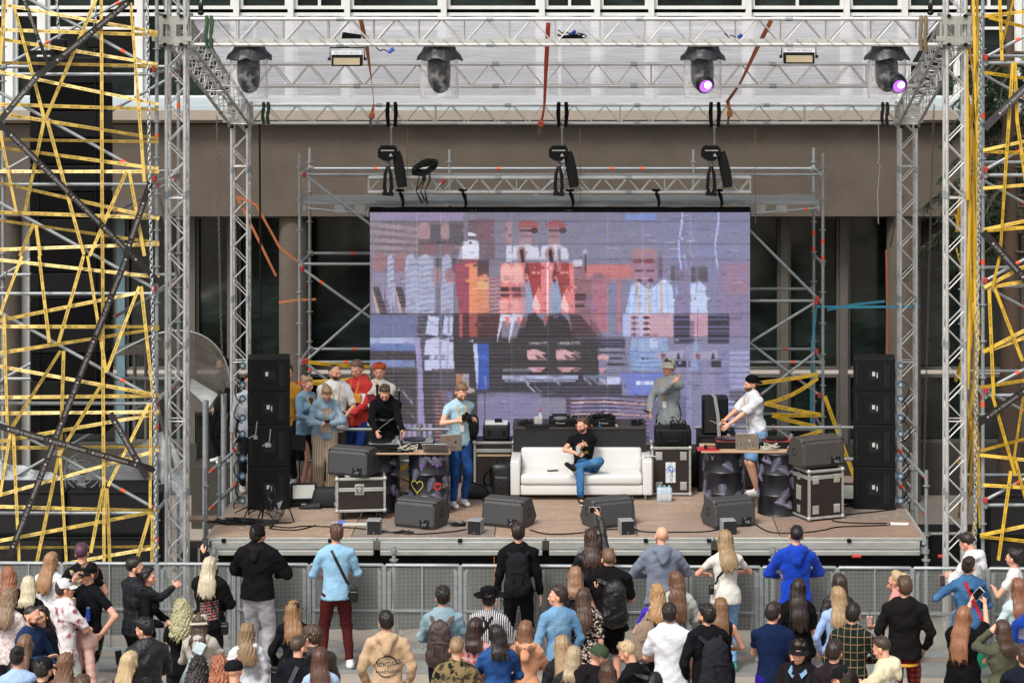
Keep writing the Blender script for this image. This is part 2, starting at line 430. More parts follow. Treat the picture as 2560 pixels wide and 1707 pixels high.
def corner(x, y, z, lab, s=.36):
 t = thing('corner_block', lab, 'truss block', (x, y, z-s/2), 0, 'sleeve blocks of the roof')
 m = MB(); r_ = s/2
 for sx in (-1, 1):
  m.box((x+sx*(r_+.02), y, z), (.012, s, s+.1))
 # front plate with two slots
 for yy in (y-r_-.02, y+r_+.02):
  m.box((x, yy, z+s*.37), (s+.03, .012, s*.3)); m.box((x, yy, z-s*.37), (s+.03, .012, s*.3))
  for a, wd in ((-.44, .14), (0, .22), (.44, .14)): m.box((x+a*s, yy, z), (wd*s, .012, s*.44))
 m.box((x-r_-.04, y-r_-.03, z-s*.3), (.12, .012, .07)); m.box((x+r_+.02, y-r_-.03, z-s*.3), (.1, .012, .07))
 m.build('plate', M('scratched_steel_plate', 'a8a8a0', .4, .5, ns=14, na=.35), t)
 for sx in (-1, 1):
  for sz in (-1, 1):
   b = MB(); b.tube((x+sx*.11, y-r_-.05, z+sz*.19), (x+sx*.11, y-r_-.02, z+sz*.19), .028, 10)
   b.build('roller', RUB, t)
 return t
corner(XL-.02, FD-32, zf+.02, 'worn steel sleeve block at the front left roof corner')
corner(XR, FD-32, zf+.02, 'pale steel sleeve block at the front right roof corner')
corner(XLb, BKD-32, zb_, 'small steel sleeve block at the rear left roof corner', .3)
corner(XRb, BKD-32, zb_, 'small steel sleeve block at the rear right roof corner', .3)
hF = Z(48, FD)-Z(112, FD)
grp = 'roof trusses'
truss('roof_truss', 'front roof truss laced with the edge of the clear tarp', 'truss', (XL+.2, FD-32, zf), (XR-.2, FD-32, zf), .26, hF, (0, 0, 1), .3, .027, .010, grp, True)
truss('roof_truss', 'middle roof truss under the clear tarp', 'truss', ((XL+XLb)/2+.12, MD-32, zm-.02), ((XR+XRb)/2-.12, MD-32, zm-.02), .26, Z(157, MD)-Z(212, MD), (0, 0, 1), .26, .024, .009, grp)
truss('roof_truss', 'rear roof truss carrying the three chain hoists', 'truss', (XLb+.16, BKD-32, zb_), (XRb-.16, BKD-32, zb_), .24, Z(263, BKD)-Z(308, BKD), (0, 0, 1), .24, .022, .008, grp)
for s_, xf, xk, lab in ((-1, XL, XLb, 'left sloping side truss of the roof'), (1, XR, XRb, 'right sloping side truss of the roof')):
 truss('side_truss', lab, 'truss', (xf-s_*.02, FD-32+.2, zf-.04), (xk, BKD-32-.16, zb_), .3, .3, (0, 0, 1), .22, .024, .009, grp)
# clear tarp under the sky side of the roof
def mk_tarp():
 k = N('clear_plastic_tarp'); f = k.noise(2.2, 5, st=(.5, 3.5, 3.5)); g = k.noise(6, 6, st=(.35, 3, 3), rough=.65)
 tr_ = k.n('BsdfTransparent'); 
 k.col(k.mix(g, srgb('94979f'), srgb('dadbe0'))); k.rm(.22, 0, .6); k.bump(f, .9, .05)
 k.b.inputs['Transmission Weight'].default_value = 0
 tl = k.n('BsdfTranslucent'); tl.inputs[0].default_value = (.8, .8, .84, 1)
 a = k.n('MixShader', i_0=.5); k.l(k.b.outputs[0], a.inputs[1]); k.l(tl.outputs[0], a.inputs[2])
 mx = k.n('MixShader'); k.l(k.ramp(g, [(.3, (.66, .66, .66)), (.68, (.95, .95, .95))]), mx.inputs[0]); k.l(tr_.outputs[0], mx.inputs[1]); k.l(a.outputs[0], mx.inputs[2]); k.l(mx.outputs[0], k.out.inputs[0])
 return k.m
TARP = mk_tarp()
m = MB(); NX, NY = 120, 30
for j in range(NY+1):
 for i in range(NX+1):
  u, v = i/NX, j/NY; x = XL+.12+(XR-XL-.24)*u; 
  xx = x; y = (FD-32-.14)+(BKD-FD+.22)*v; z = (zf+hF/2+.03)*(1-v)+(zb_+.16)*v
  z += .2*math.sin(v*PI)+.03*noise.noise(Vector((x*1.3, y*2.1, 0)))+.008*noise.noise(Vector((x*5, y*9, 3)))
  m.v.append(Vector((xx, y, z)))
for j in range(NY):
 for i in range(NX): m.f.append((j*(NX+1)+i, j*(NX+1)+i+1, (j+1)*(NX+1)+i+1, (j+1)*(NX+1)+i)); m.mi.append(0)
tp = thing('roof_tarp', 'crinkled clear plastic tarp stretched over the roof trusses', 'tarp', (0, 2, 7))
m.build('sheet', TARP, tp, ang=180)
# laced hem along the front truss bottom chord
h = MB(); zc_ = zf-hF/2
h.box(((XL+XR)/2, FD-32-.135, zc_+.055), (XR-XL-.9, .006, .05))
h.build('hem', M('grey_tarp_hem', 'a6a9a4', .6), tp)
c = MB(); n_ = 46
for i in range(n_):
 x = XL+.5+(XR-XL-1.)*i/n_; c.path([(x, FD-32-.145, zc_+.07), (x+.06, FD-32-.17, zc_+.02), (x+.13, FD-32-.165, zc_-.03)], .004, 5)
c.build('lacing_cord', M('natural_cord', '8c7f66', .9), tp)
# slings and hooks at roof corners
for px, D, mt, lab, hh in ((522, FD-.15, '2f4a34', 'green sling wrapped round the front truss at the left end', 70), (2308, FD-.15, '6f6149', 'khaki sling wrapped round the front truss at the right end', 75), (664, BKD-.15, '1f3a2c', 'dark green sling on the rear truss at its left end', 42), (2212, BKD-.15, '1b1b1c', 'black sling on the rear truss at its right end', 48)):
 t = thing('lifting_sling', lab, 'sling', tuple(P(px, 100 if D < 33 else 290, D)))
 y0 = 46 if D < 33 else 262
 for q in (-6, 6):
  sm_ = MB(); pts = [P(px+q+1.5*math.sin(k_*.9+q), y0-6+k_*(hh+12)/8, D-.02*math.sin(k_*.4)) for k_ in range(9)]
  sm_.path(pts, .03 if D < 33 else .026, 8, rs=[.018+.014*abs(math.sin(k_*1.3+q)) for k_ in range(9)]); sm_.build('loop', M('sling_'+mt, mt, .8), t)
def chain(name, label, cat, pts, link=.05, r=.006, mat=None, group=None, parent=None):
 m = MB(); total = 0; 
 for a, b in zip(pts[:-1], pts[1:]):
  a, b = Vector(a), Vector(b); L = (b-a).length; d = (b-a).normalized(); n = int(L/(link*.78)); x = d.orthogonal().normalized(); y = d.cross(x)
  for i in range(n):
   c_ = a+d*(L*(i+.5)/n); s1 = x if i % 2 else y
   ring = [c_+d*(link/2*math.cos(t))+s1*(link*.3*math.sin(t)) for t in [PI*k/3 for k in range(6)]]
   ring.append(ring[0]); m.path(ring, r, 4, cap=False)
 o = m.build(name, mat or GALV, parent, smooth=True)
 if not parent: setp(o, label, cat, group)
 return o
chain('lifting_chain', 'long steel chain hanging beside the left scaffold tower post', 'chain', [P(368, 0, 31), P(374, 430, 31), P(388, 1100, 31), P(389, 1420, 31)], .075, .009)
chain('lifting_chain', 'thin dark chain hanging left of the rear left truss column', 'chain', [P(542, 290, 36), P(552, 800, 36), P(560, 1010, 36)], .06, .006, DARKST)
chain('lifting_chain', 'long steel chain hanging along the right scaffold tower post', 'chain', [P(2452, 30, 30.9), P(2446, 600, 30.9), P(2440, 1000, 30.9), P(2437, 1400, 30.9)], .075, .009)
chain('lifting_chain', 'thin dark chain hanging right of the rear right truss column', 'chain', [P(2335, 262, 36), P(2322, 700, 36), P(2310, 1180, 36)], .06, .006, DARKST)
for px, lab in ((502, 'black chain hook above the front truss at its left end'), (2326, 'black chain hook above the front truss at its right end')):
 h = thing('chain_hook', lab, 'hook', tuple(P(px, 40, FD-.1)))
 MB().sphere(P(px, 18, FD-.1), (.035, .03, .06)).sphere(P(px, 33, FD-.1), (.045, .03, .035)).build('hook_body', RUB, h)
 chain('chain', '', '', [P(px-4, -40, FD-.1), P(px, 12, FD-.1)], .06, .007, GALV, parent=h)
# ------------------------------------------------------------------ LED screen
EXPO = 2**vs.exposure
def emit(name, c, s_=1):
 if name in MATS: return MATS[name]
 m = bpy.data.materials.new(name); m.use_nodes = True; t = m.node_tree; b = t.nodes['Principled BSDF']
 b.inputs['Base Color'].default_value = (0, 0, 0, 1); b.inputs['Emission Color'].default_value = (*srgb(c), 1); b.inputs['Emission Strength'].default_value = s_; MATS[name] = m; return m
def paint_screen(W, H):
 """the glitched live picture, in the units of a 2352 x 1460 sketch"""
 u = np.linspace(60, 2292, W)[None, :].repeat(H, 0); v = np.linspace(75, 1460, H)[:, None].repeat(W, 1)
 C = np.zeros((H, W, 3)); rs = np.random.RandomState(3)
 t = np.clip((u-300)/1700, 0, 1)[..., None]; C[:] = np.array([136, 129, 142])*(1-t)+np.array([138, 138, 168])*t
 C -= (np.clip((330-v)/255, 0, 1)*8)[..., None]
 def r(x0, y0, x1, y1, c, a=1.):
  m = (u >= x0) & (u < x1) & (v >= y0) & (v < y1); C[m] = C[m]*(1-a)+np.array(c)*a
 def poly(pts, c, a=1.):
  ins = np.zeros(u.shape, bool); n = len(pts)
  for i in range(n):
   (x0, y0), (x1, y1) = pts[i], pts[(i+1) % n]
   if y0 == y1: continue
   cond = ((y0 > v) != (y1 > v)) & (u < (x1-x0)*(v-y0)/(y1-y0)+x0); ins ^= cond
  C[ins] = C[ins]*(1-a)+np.array(c)*a
 def el(cx, cy, rx, ry, c, a=1.):
  m = ((u-cx)/rx)**2+((v-cy)/ry)**2 < 1; C[m] = C[m]*(1-a)+np.array(c)*a
 # upper left banner and faces
 r(60, 75, 610, 125, (150, 140, 170)); r(60, 125, 610, 330, (122, 112, 122))
 for k in range(5): poly([(60, 130+k*46), (340, 165+k*40), (340, 185+k*40), (60, 158+k*46)], (168, 150, 156), .8)
 r(60, 330, 560, 680, (128, 122, 138))
 for dx in (0, 135):
  el(110+dx, 370, 50, 60, (168, 120, 128)); r(65+dx, 430, 190+dx, 680, (150, 142, 168)); poly([(60+dx, 480), (150+dx, 700), (160+dx, 820), (100+dx, 700)], (214, 188, 168), .8)
  poly([(70+dx, 520), (110+dx, 520), (165+dx, 690), (120+dx, 690)], (70, 60, 66), .8)
 for x0, x1 in ((340, 432), (480, 545), (268, 335), (160, 198)):
  poly([(x0, 345), ((x0+x1)/2, 318), (x1, 360), (x1+6, 680), (x0-4, 680)], (190, 196, 222), .85)
  for k in range(9): poly([(x0, 390+k*34), (x1, 372+k*34), (x1, 384+k*34), (x0, 406+k*34)], (132, 140, 172), .6)
 el(376, 190, 38, 62, (176, 134, 142)); el(502, 190, 26, 60, (176, 134, 142)); el(400, 290, 50, 36, (146, 104, 112)); el(515, 292, 30, 32, (146, 104, 112))
 r(340, 232, 414, 262, (112, 98, 106)); r(480, 232, 524, 262, (112, 98, 106))
 for q in ((414, 145, 476, 262), (525, 140, 606, 262), (434, 352, 476, 425), (540, 352, 600, 430), (1830, 395, 1905, 480), (1945, 400, 2045, 490)): r(*q, (98, 92, 102))
 for x in (440, 455, 520, 535): el(x, 450, 22, 46, (168, 122, 130), .8)
 # lower half: dark clothes with bars
 r(60, 680, 570, 1020, (98, 94, 112)); r(60, 690, 330, 820, (116, 124, 160)); r(60, 820, 330, 905, (176, 186, 220)); r(60, 860, 330, 905, (88, 110, 170), .7); r(60, 905, 330, 955, (72, 66, 70)); r(60, 955, 320, 1000, (136, 148, 196))
 r(60, 1000, 560, 1460, (82, 78, 80)); r(548, 680, 830, 1460, (70, 64, 66)); r(560, 824, 1400, 1060, (64, 60, 64))
 for x0, x1 in ((385, 465), (482, 548)):
  poly([(x0+14, 690), (x1, 700), (x1-6, 800), (x0, 1010), (x1+4, 1010), (x1, 820), (x0, 800)], (196, 202, 232))
  poly([(x0, 840), (x1-20, 820), (x1, 930), (x0-10, 930)], (204, 206, 236)); r(x0-8, 955, x1, 1018, (200, 204, 236))
 poly([(316, 820), (352, 820), (366, 1000), (382, 1460), (338, 1460), (338, 1010)], (160, 152, 194)); 
 # hoodie man
 poly([(575, 355), (588, 290), (640, 235), (700, 245), (740, 355)], (222, 224, 240)); r(636, 120, 690, 236, (112, 98, 108)); r(690, 118, 786, 250, (128, 96, 106)); r(700, 235, 790, 355, (120, 104, 114)); poly([(636, 190), (686, 204), (686, 214), (636, 214)], (226, 226, 240))
 poly([(560, 400), (600, 355), (690, 355), (690, 680), (585, 680), (565, 540)], (176, 74, 96)); r(640, 380, 760, 680, (246, 150, 104)); r(640, 380, 690, 680, (255, 148, 96))
 poly([(690, 360), (760, 360), (760, 470), (740, 440), (690, 460)], (60, 52, 70), .8); el(724, 510, 34, 30, (255, 190, 120)); r(760, 460, 826, 680, (190, 140, 150))
 for k in range(7): r(690, 480+k*28, 760, 486+k*28, (200, 100, 84), .7)
 for k in range(9): poly([(760, 470+k*24), (826, 462+k*24), (826, 470+k*24), (760, 480+k*24)], (120, 88, 108), .7)
 # men with berets
 for dx in (-70, 0, 168):
  x0 = 930+dx; lim = 890 if dx < 0 else 1050+dx
  if dx >= 0:
   el(x0+58, 150, 62, 30, (176, 88, 92)); r(x0+8, 165, x0+80, 272, (172, 136, 146)); r(x0+8, 176, x0+76, 190, (84, 60, 70)); r(x0+8, 208, x0+80, 222, (140, 100, 112)); el(x0+94, 182, 22, 18, (88, 56, 60))
   poly([(x0-38, 360), (x0-30, 275), (x0+60, 262), (x0+120, 290), (x0+130, 360)], (208, 208, 226)); el(x0+20, 320, 30, 44, (184, 140, 146)); poly([(x0+6, 300), (x0+30, 290), (x0+46, 420), (x0+30, 430)], (60, 44, 50)); r(x0+130, 355, x0+190, 400, (150, 146, 166))
  else: r(862, 124, 890, 270, (176, 134, 142)); r(860, 270, 892, 370, (208, 208, 226))
 poly([(826, 380), (1100, 372), (1260, 380), (1262, 680), (826, 680)], (250, 126, 128)); 
 for x in (858, 924): el(x, 440, 34, 64, (255, 176, 166)); 
 for x in (826, 896): r(x, 520, x+48, 548, (84, 50, 56)); r(x, 560, x+50, 584, (130, 70, 80))
 for x in (846, 912):
  for k in range(3): el(x, 610+k*28, 30, 12, (255, 170, 164))
 for dx in (0, 168):
  poly([(950+dx, 680), (950+dx, 520), (972+dx, 470), (1010+dx, 500), (1026+dx, 640), (1010+dx, 680)], (152, 166, 196)); poly([(970+dx, 372), (1062+dx, 372), (1066+dx, 560), (1050+dx, 510), (1020+dx, 600)], (186, 62, 64)); r(1010+dx, 425, 1058+dx, 440, (255, 150, 140)); el(976+dx, 482, 10, 12, (40, 40, 70))
  poly([(1010+dx, 640), (1030+dx, 560), (1062+dx, 640), (1050+dx, 680)], (255, 196, 190)); poly([(975+dx, 372), (985+dx, 372), (1000+dx, 440), (960+dx, 470)], (120, 60, 66))
 r(1100, 372, 1106, 680, (255, 240, 240)); poly([(1260, 400), (1300, 360), (1360, 480), (1360, 790), (1262, 680)], (160, 108, 118)); r(1262, 560, 1330, 600, (96, 66, 72)); r(1262, 620, 1320, 640, (100, 70, 76))
 r(1255, 355, 1306, 398, (206, 204, 222)); el(1325, 310, 15, 16, (184, 186, 206)); r(1320, 320, 1333, 430, (70, 66, 80))
 # big letters glowing through
 r(1334, 382, 1592, 470, (216, 118, 120)); el(1400, 480, 40, 46, (150, 112, 130)); r(1364, 470, 1452, 790, (190, 112, 132)); r(1516, 470, 1530, 790, (226, 110, 124)); r(2105, 360, 2292, 820, (150, 128, 160), .6); r(2150, 385, 2292, 560, (176, 128, 146), .5)
 r(1850, 355, 1945, 820, (146, 132, 168), .6)
 # vests below the letters
 r(585, 680, 826, 820, (96, 56, 62)); r(585, 680, 600, 820, (200, 90, 90)); r(640, 680, 690, 820, (220, 96, 80), .7)
 for dx in (0, 70): poly([(826+dx, 680), (890+dx, 690), (896+dx, 740), (840+dx, 720), (806+dx, 860), (806+dx, 820)], (214, 216, 238)); poly([(850+dx, 700), (882+dx, 700), (868+dx, 770)], (250, 120, 110))
 for dx in (0, 150): poly([(920+dx, 824), (960+dx, 690), (1030+dx, 676), (1076+dx, 724), (1104+dx, 824)], (62, 54, 58)); poly([(1076+dx, 700), (1104+dx, 690), (1104+dx, 800)], (190, 92, 88))
 poly([(1230, 680), (1300, 690), (1400, 820), (1250, 824)], (88, 66, 72))
 # right hand man, twice
 for dx, full in ((0, 1), (66, 1)):
  el(1636+dx, 330, 46, 46, (170, 130, 142)); poly([(1600+dx, 380), (1680+dx, 380), (1676+dx, 470), (1640+dx, 505), (1610+dx, 470)], (168, 132, 152)); el(1632+dx, 366, 32, 14, (150, 70, 78)); r(1614+dx, 418, 1666+dx, 426, (84, 60, 80)); el(1644+dx, 480, 18, 12, (120, 70, 84))
 r(1755, 340, 1780, 470, (128, 100, 120))
 poly([(1560, 680), (1600, 500), (1640, 490), (1700, 540), (1790, 470), (1838, 520), (1850, 680)], (196, 212, 246)); 
 for k in range(8): poly([(1590+k*30, 500), (1600+k*30, 500), (1580+k*34, 680), (1570+k*34, 680)], (160, 182, 232), .6)
 for x in (1628, 1690, 1762): poly([(x, 490), (x+12, 490), (x+20, 680), (x+4, 680)], (232, 180, 130), .8)
 poly([(1945, 500), (2000, 485), (2036, 520), (2045, 680), (1945, 680)], (200, 214, 246)); r(1945, 680, 2045, 820, (206, 150, 172)); r(1700, 680, 1842, 820, (206, 158, 176)); r(1545, 680, 1700, 820, (180, 190, 230))
 for k in range(4):
  for dx in (0, 68): el(1616+dx, 698+k*34, 30, 13, (226, 176, 180)); el(1616+dx, 704+k*34, 22, 8, (110, 60, 76))
 for q in ((1845, 684, 1940, 862), (2045, 684, 2172, 862), (1380, 824, 1560, 870)):
  r(*q, (92, 86, 118))
  for k in range(5): r(q[0], q[1]+10+k*36, q[2], q[1]+22+k*36, (56, 52, 62))
 for x0, x1 in ((1578, 1810), (1945, 1990)):
  poly([(x0+20, 824), (x1, 824), (x1, 1022), (x0, 1022)], (152, 174, 214)); 
  for k in range(4): poly([(x0, 900+k*30), ((x0+x1)/2, 912+k*30), (x1, 900+k*30), (x1, 910+k*30), ((x0+x1)/2, 922+k*30), (x0, 910+k*30)], (112, 142, 196))
  r(x0+124, 824, x0+170, 886, (190, 206, 240)) if x0 < 1900 else None
 for dx in (0, 205):
  poly([(1738+dx, 912), (1902+dx, 898), (1896+dx, 958), (1730+dx, 958)], (168, 166, 196)); el(1784+dx, 934, 14, 18, (150, 80, 90)); poly([(1860+dx, 950), (1872+dx, 908), (1886+dx, 950)], (60, 60, 70))
  r(1810+dx, 1000, 1880+dx, 1140, (150, 146, 180)) if dx else poly([(1730, 1006), (1890, 1000), (1870, 1080), (1720, 1060)], (150, 150, 184)); r(1860+dx, 960, 1920+dx, 1000, (60, 56, 66))
 r(1920, 870, 1938, 1350, (150, 148, 190)); r(2128, 870, 2165, 1350, (138, 136, 180)); 
 for k in range(7): r(2175, 905+k*34, 2292, 925+k*34, (170, 172, 214)); 
 r(2172, 930+210, 2292, 1350, (98, 96, 110), .8)
 for k in range(7): r(2170, 1200+k*34, 2200, 1216+k*34, (190, 200, 250))
 # hands, turntables, cables
 poly([(560, 1040), (1400, 1040), (1404, 860), (1420, 1040), (1400, 1150), (690, 1150)], (66, 62, 70))
 for dx in (0, 170):
  poly([(982+dx, 900), (1030+dx, 893), (1098+dx, 918), (1070+dx, 925), (1100+dx, 955), (990+dx, 958), (980+dx, 930)], (226, 168, 172)); poly([(1030+dx, 925), (1090+dx, 950), (1040+dx, 950)], (110, 70, 80)); poly([(985+dx, 1002), (1096+dx, 1002), (1060+dx, 1030), (1020+dx, 1030)], (214, 150, 156))
 el(1430, 945, 36, 20, (226, 168, 172)); r(1404, 958, 1450, 1150, (138, 132, 164)); poly([(1400, 1005), (1448, 1005), (1424, 1048)], (220, 150, 156))
 r(690, 862, 760, 1130, (62, 98, 186)); poly([(664, 862), (690, 862), (700, 1130), (686, 1130)], (196, 204, 236)); poly([(700, 1000), (690, 1130), (740, 1140), (760, 1000)], (62, 98, 186))
 r(565, 1040, 600, 1120, (190, 130, 90)); r(600, 1040, 640, 1120, (170, 160, 176)); el(620, 1140, 56, 18, (190, 160, 156))
 r(838, 1050, 1282, 1072, (176, 182, 214)); r(838, 1072, 1282, 1108, (56, 56, 70)); r(850, 1078, 1270, 1090, (210, 216, 240), .7); r(1310, 1050, 1530, 1070, (130, 134, 166)); r(1455, 1060, 1530, 1105, (190, 200, 236))
 for k in range(26): r(1315+k*8, 1060+(k*7) % 40, 1320+k*8, 1074+(k*7) % 40, (200, 204, 230))
 for x in (915, 1108): poly([(x, 1050), (x+14, 1050), (x+135, 1160), (x+118, 1160)], (176, 172, 196))
 r(690, 1150, 1060, 1460, (136, 131, 166)); r(840, 1010, 1040, 1024, (200, 200, 226), .5); poly([(690, 1150), (860, 1164), (1060, 1150), (1060, 1166), (690, 1166)], (96, 92, 110))
 r(1060, 1108, 1540, 1180, (74, 70, 84)); poly([(1530, 1036), (1804, 1030), (1780, 1100), (1700, 1172), (1576, 1172)], (118, 132, 206)); r(1622, 1082, 1662, 1108, (222, 230, 255)); r(1684, 1082, 1724, 1108, (222, 230, 255))
 r(1210, 1170, 1700, 1460, (98, 84, 100))
 for k in range(10): poly([(1240, 1185+k*24), (1440, 1178+k*24), (1700, 1200+k*22), (1700, 1208+k*22), (1440, 1190+k*24), (1240, 1195+k*24)], (226, 176, 190) if k % 3 == 1 else (150, 146, 190))
 r(1700, 1172, 1920, 1460, (120, 118, 150)); r(420, 1010, 560, 1460, (92, 86, 96)); 
 for k in range(14): r(440, 1140+k*22, 470, 1150+k*22, (196, 120, 110)); r(480+k*2, 1150+k*20, 545, 1160+k*20, (150, 150, 186))
 poly([(240, 1140), (300, 1220), (320, 1222), (262, 1150)], (160, 156, 196)); poly([(250, 1240), (320, 1300), (320, 1310)], (160, 156, 196))
 r(220, 1340, 420, 1460, (170, 158, 190)); r(120, 1360, 260, 1460, (196, 110, 104), .6)
 for k in range(10): r(120+k*30, 1340, 128+k*30, 1460, (80, 76, 84))
 # horizontal bars of the wall modules, noise, seams, tearing
 dark = C.mean(2) < 112
 bars = (np.sin(v/22.5*2*PI) > .35); C[dark & bars & (v > 560)] *= .72; C[dark & ~bars & (v > 560)] *= 1.14
 soft = (np.sin(v/22.5*2*PI) > .6)[..., None] & (v > 350)[..., None]; C = np.where(soft, C*.93, C)
 bl = rs.rand(H//3+1, W//6+1).repeat(3, 0).repeat(6, 1)[:H, :W]; m = (bl > .93) & (u > 1150) & (v < 700); C[m] = C[m]*.75+np.array([110, 140, 220])*.25
 m = (bl < .05) & (v > 300); C[m] = C[m]*.8+np.array([60, 60, 90])*.2
 for x in (197, 335, 476, 892, 1104, 1455, 1662, 1945): m = abs(u-x) < 3.2; C[m] = C[m]*.8+np.array([220, 216, 236])*.2
 for y in (125, 262, 355, 680, 822, 955, 1035): m = abs(v-y) < 3.5; C[m] *= .84
 for x in (1885, 2100): m = (abs(u-x-10*np.sin(v/60)) < 6) & (v < 420); C[m] = (176, 184, 226)
 r(1560, 80, 1740, 120, (120, 150, 220), .7)
 for k in range(60):
  x = rs.randint(60, 2200); y = rs.randint(140, 700); r(x, y, x+rs.randint(8, 40), y+rs.randint(4, 14), (112, 130, 210) if x > 1200 else (176, 150, 170), .5)
 for k in range(40):
  j = rs.randint(0, H-4); i0 = rs.randint(0, W-60); wd = rs.randint(15, 50); C[j:j+3, i0:i0+wd] = np.roll(C[j:j+3, i0:i0+wd], rs.randint(-5, 6), 1)
 lum = C.mean(2, keepdims=True); C = lum+(C-lum)*np.where(C[..., :1] > C[..., 2:]+25, .74, .95)
 K = C.copy(); K[1:-1, 1:-1] = (C[1:-1, 1:-1]*4+C[:-2, 1:-1]+C[2:, 1:-1]+C[1:-1, :-2]+C[1:-1, 2:])/8; C = K
 C = C*.9+np.array([146, 136, 150])*.1; Kv = sum(np.roll(C, q, 0) for q in (-4, -2, 0, 2, 4))/5; mk = (np.sin(np.arange(W)/7.+1) > .2)[None, :, None]; C = np.where(mk, C*.7+Kv*.3, C); C = 128+(C-128)*1.12
 # torn columns and smears of the broken video signal
 for k in range(46):
  i0 = rs.randint(0, W-40); j0 = rs.randint(10, H-70); wd = rs.randint(3, 12); ht = rs.randint(20, 70); C[j0:j0+ht, i0:i0+wd] = C[j0:j0+ht, i0:i0+wd]*.55+np.roll(C[j0:j0+ht], rs.randint(5, 12), 1)[:, i0:i0+wd]*.45
 for k in range(240):
  i0 = rs.randint(0, W-20); j0 = rs.randint(0, H-6); C[j0:j0+rs.randint(1, 3), i0:i0+rs.randint(4, 18)] += rs.randint(-26, 30)
 ph = rs.rand(W)*6; wob = np.sin(np.arange(H)[:, None]/rs.uniform(3, 5)+ph[None, :]*.0+np.arange(W)[None, :]/17.)*4; C += wob[..., None]*.5
 C += rs.normal(0, 6, (H, W, 1))+rs.normal(0, 4, (H, W, 3))
 return np.clip(C, 0, 255)
SD = 36.1
def led_screen():
 a, b = P(925, 531, SD), P(1875, 1110, SD); W, H = 460, 286
 t = thing('led_screen', 'large led video wall showing a glitched picture of people on stage', 'screen', ((a.x+b.x)/2, a.y+.1, b.z))
 C = paint_screen(W, H)/255; C = np.clip((C-.04)*1.02, 0, 1); lin = np.where(C <= .04045, C/12.92, ((C+.055)/1.055)**2.4)
 xs = np.linspace(a.x, b.x, W+1); zs = np.linspace(a.z, b.z, H+1); base = wloc(t)
 V = np.zeros((H+1, W+1, 3)); V[..., 0] = xs[None]-base.x; V[..., 1] = a.y-base.y; V[..., 2] = zs[:, None]-base.z
 idx = np.arange((H+1)*(W+1)).reshape(H+1, W+1)
 F = np.stack([idx[1:, :-1], idx[1:, 1:], idx[:-1, 1:], idx[:-1, :-1]], -1).reshape(-1, 4)
 me = bpy.data.meshes.new('picture'); me.from_pydata(V.reshape(-1, 3).tolist(), [], F.tolist())
 at = me.color_attributes.new('Col', 'FLOAT_COLOR', 'CORNER'); cc = np.ones((H*W, 4, 4), np.float32); cc[..., :3] = lin.reshape(-1, 1, 3)
 at.data.foreach_set('color', cc.ravel())
 k = N('led_picture'); an = k.n('Attribute', attribute_name='Col'); k.b.inputs['Base Color'].default_value = (.02, .02, .02, 1); k.rm(.6)
 k.l(an.outputs['Color'], k.b.inputs['Emission Color']); k.b.inputs['Emission Strength'].default_value = .98/EXPO
 me.materials.append(k.m); o = bpy.data.objects.new('picture', me); COL.objects.link(o); o.parent = t
 tx = MB()
 for (cx, w_) in ((1048, 118), (1230, 146)):
  px, py = 900+cx/2.352, 500+843/2.352; tx.text('UPPERCUTS', w_/2.352/S(SD)/5.9, frame(P(px, py, SD)+Vector((0, -.004, 0)), (1, 0, .03), (.15, 0, 1)))
 tx.build('caption', emit('caption_glow', 'd8d4dc', .9/EXPO), t, smooth=False)
 f = MB(); zt, zb = a.z, b.z
 f.box(((a.x+b.x)/2, a.y+.12, (zt+zb)/2), (b.x-a.x-.02, .2, zt-zb)); f.build('cabinet_back', BLKM, t)
 top = MB().box(((a.x+b.x)/2, a.y+.03, zt+.04), (b.x-a.x+.02, .12, .075), ch=.01); top.build('top_rail', BLKM, t)
 sh = MB(); n = 60
 for j in range(3):
  for i in range(n+1):
   x = a.x-.02+(b.x-a.x+.04)*i/n; y = a.y-.06+j*.12; sh.v.append(Vector((x, y, zt+.095+.03*noise.noise(Vector((x*2.3, y*3, 1)))+.015*j)))
 for j in range(2):
  for i in range(n): sh.f.append((j*(n+1)+i, j*(n+1)+i+1, (j+1)*(n+1)+i+1, (j+1)*(n+1)+i)); sh.mi.append(0)
 sh.build('plastic_cover', M('grey_plastic_film', '5e6264', .3, ns=20, na=.5), t)
 sl = MB()
 for px in (1180, 1190, 1416, 1422, 1428): sl.sphere(P(px, 526, SD-.05), .008, 6)
 sl.build('rivet', GALV, t)
led_screen()
# ------------------------------------------------------------------ scaffolding
def collar(m, p): m.lathe(p, [(.05, -.007), (.052, 0), (.05, .007)], 12)
def pipe(name, a, b, par, r=.0242, mat=None, marks=(), ends=True):
 a, b = Vector(a), Vector(b); o = MB().tube(a, b, r, 10).build(name, mat or GALV, par)
 d = b-a
 for t in marks:
  c = a+d*t; q = MB().tube(c-d.normalized()*.03, c+d.normalized()*.03, r+.002, 10).build('marking', ORG, None, base=tuple(wloc(par)))
  q.parent = o; q.location = (0, 0, 0)
 if ends and name in ('ledger', 'brace'):
  dn = d.normalized()
  for e, s_ in ((a, 1), (b, -1)):
   m = MB(); m.tube(e+dn*s_*.0, e+dn*s_*.07, r+.012, 8, r); m.box(e+dn*s_*.03+Vector((0, -.02, .0)), (.05, .05, .085), ch=.01)
   q = m.build('coupler', RED if name == 'brace' else GALV, None, base=tuple(wloc(par))); q.parent = o; q.location = (0, 0, 0)
 return o
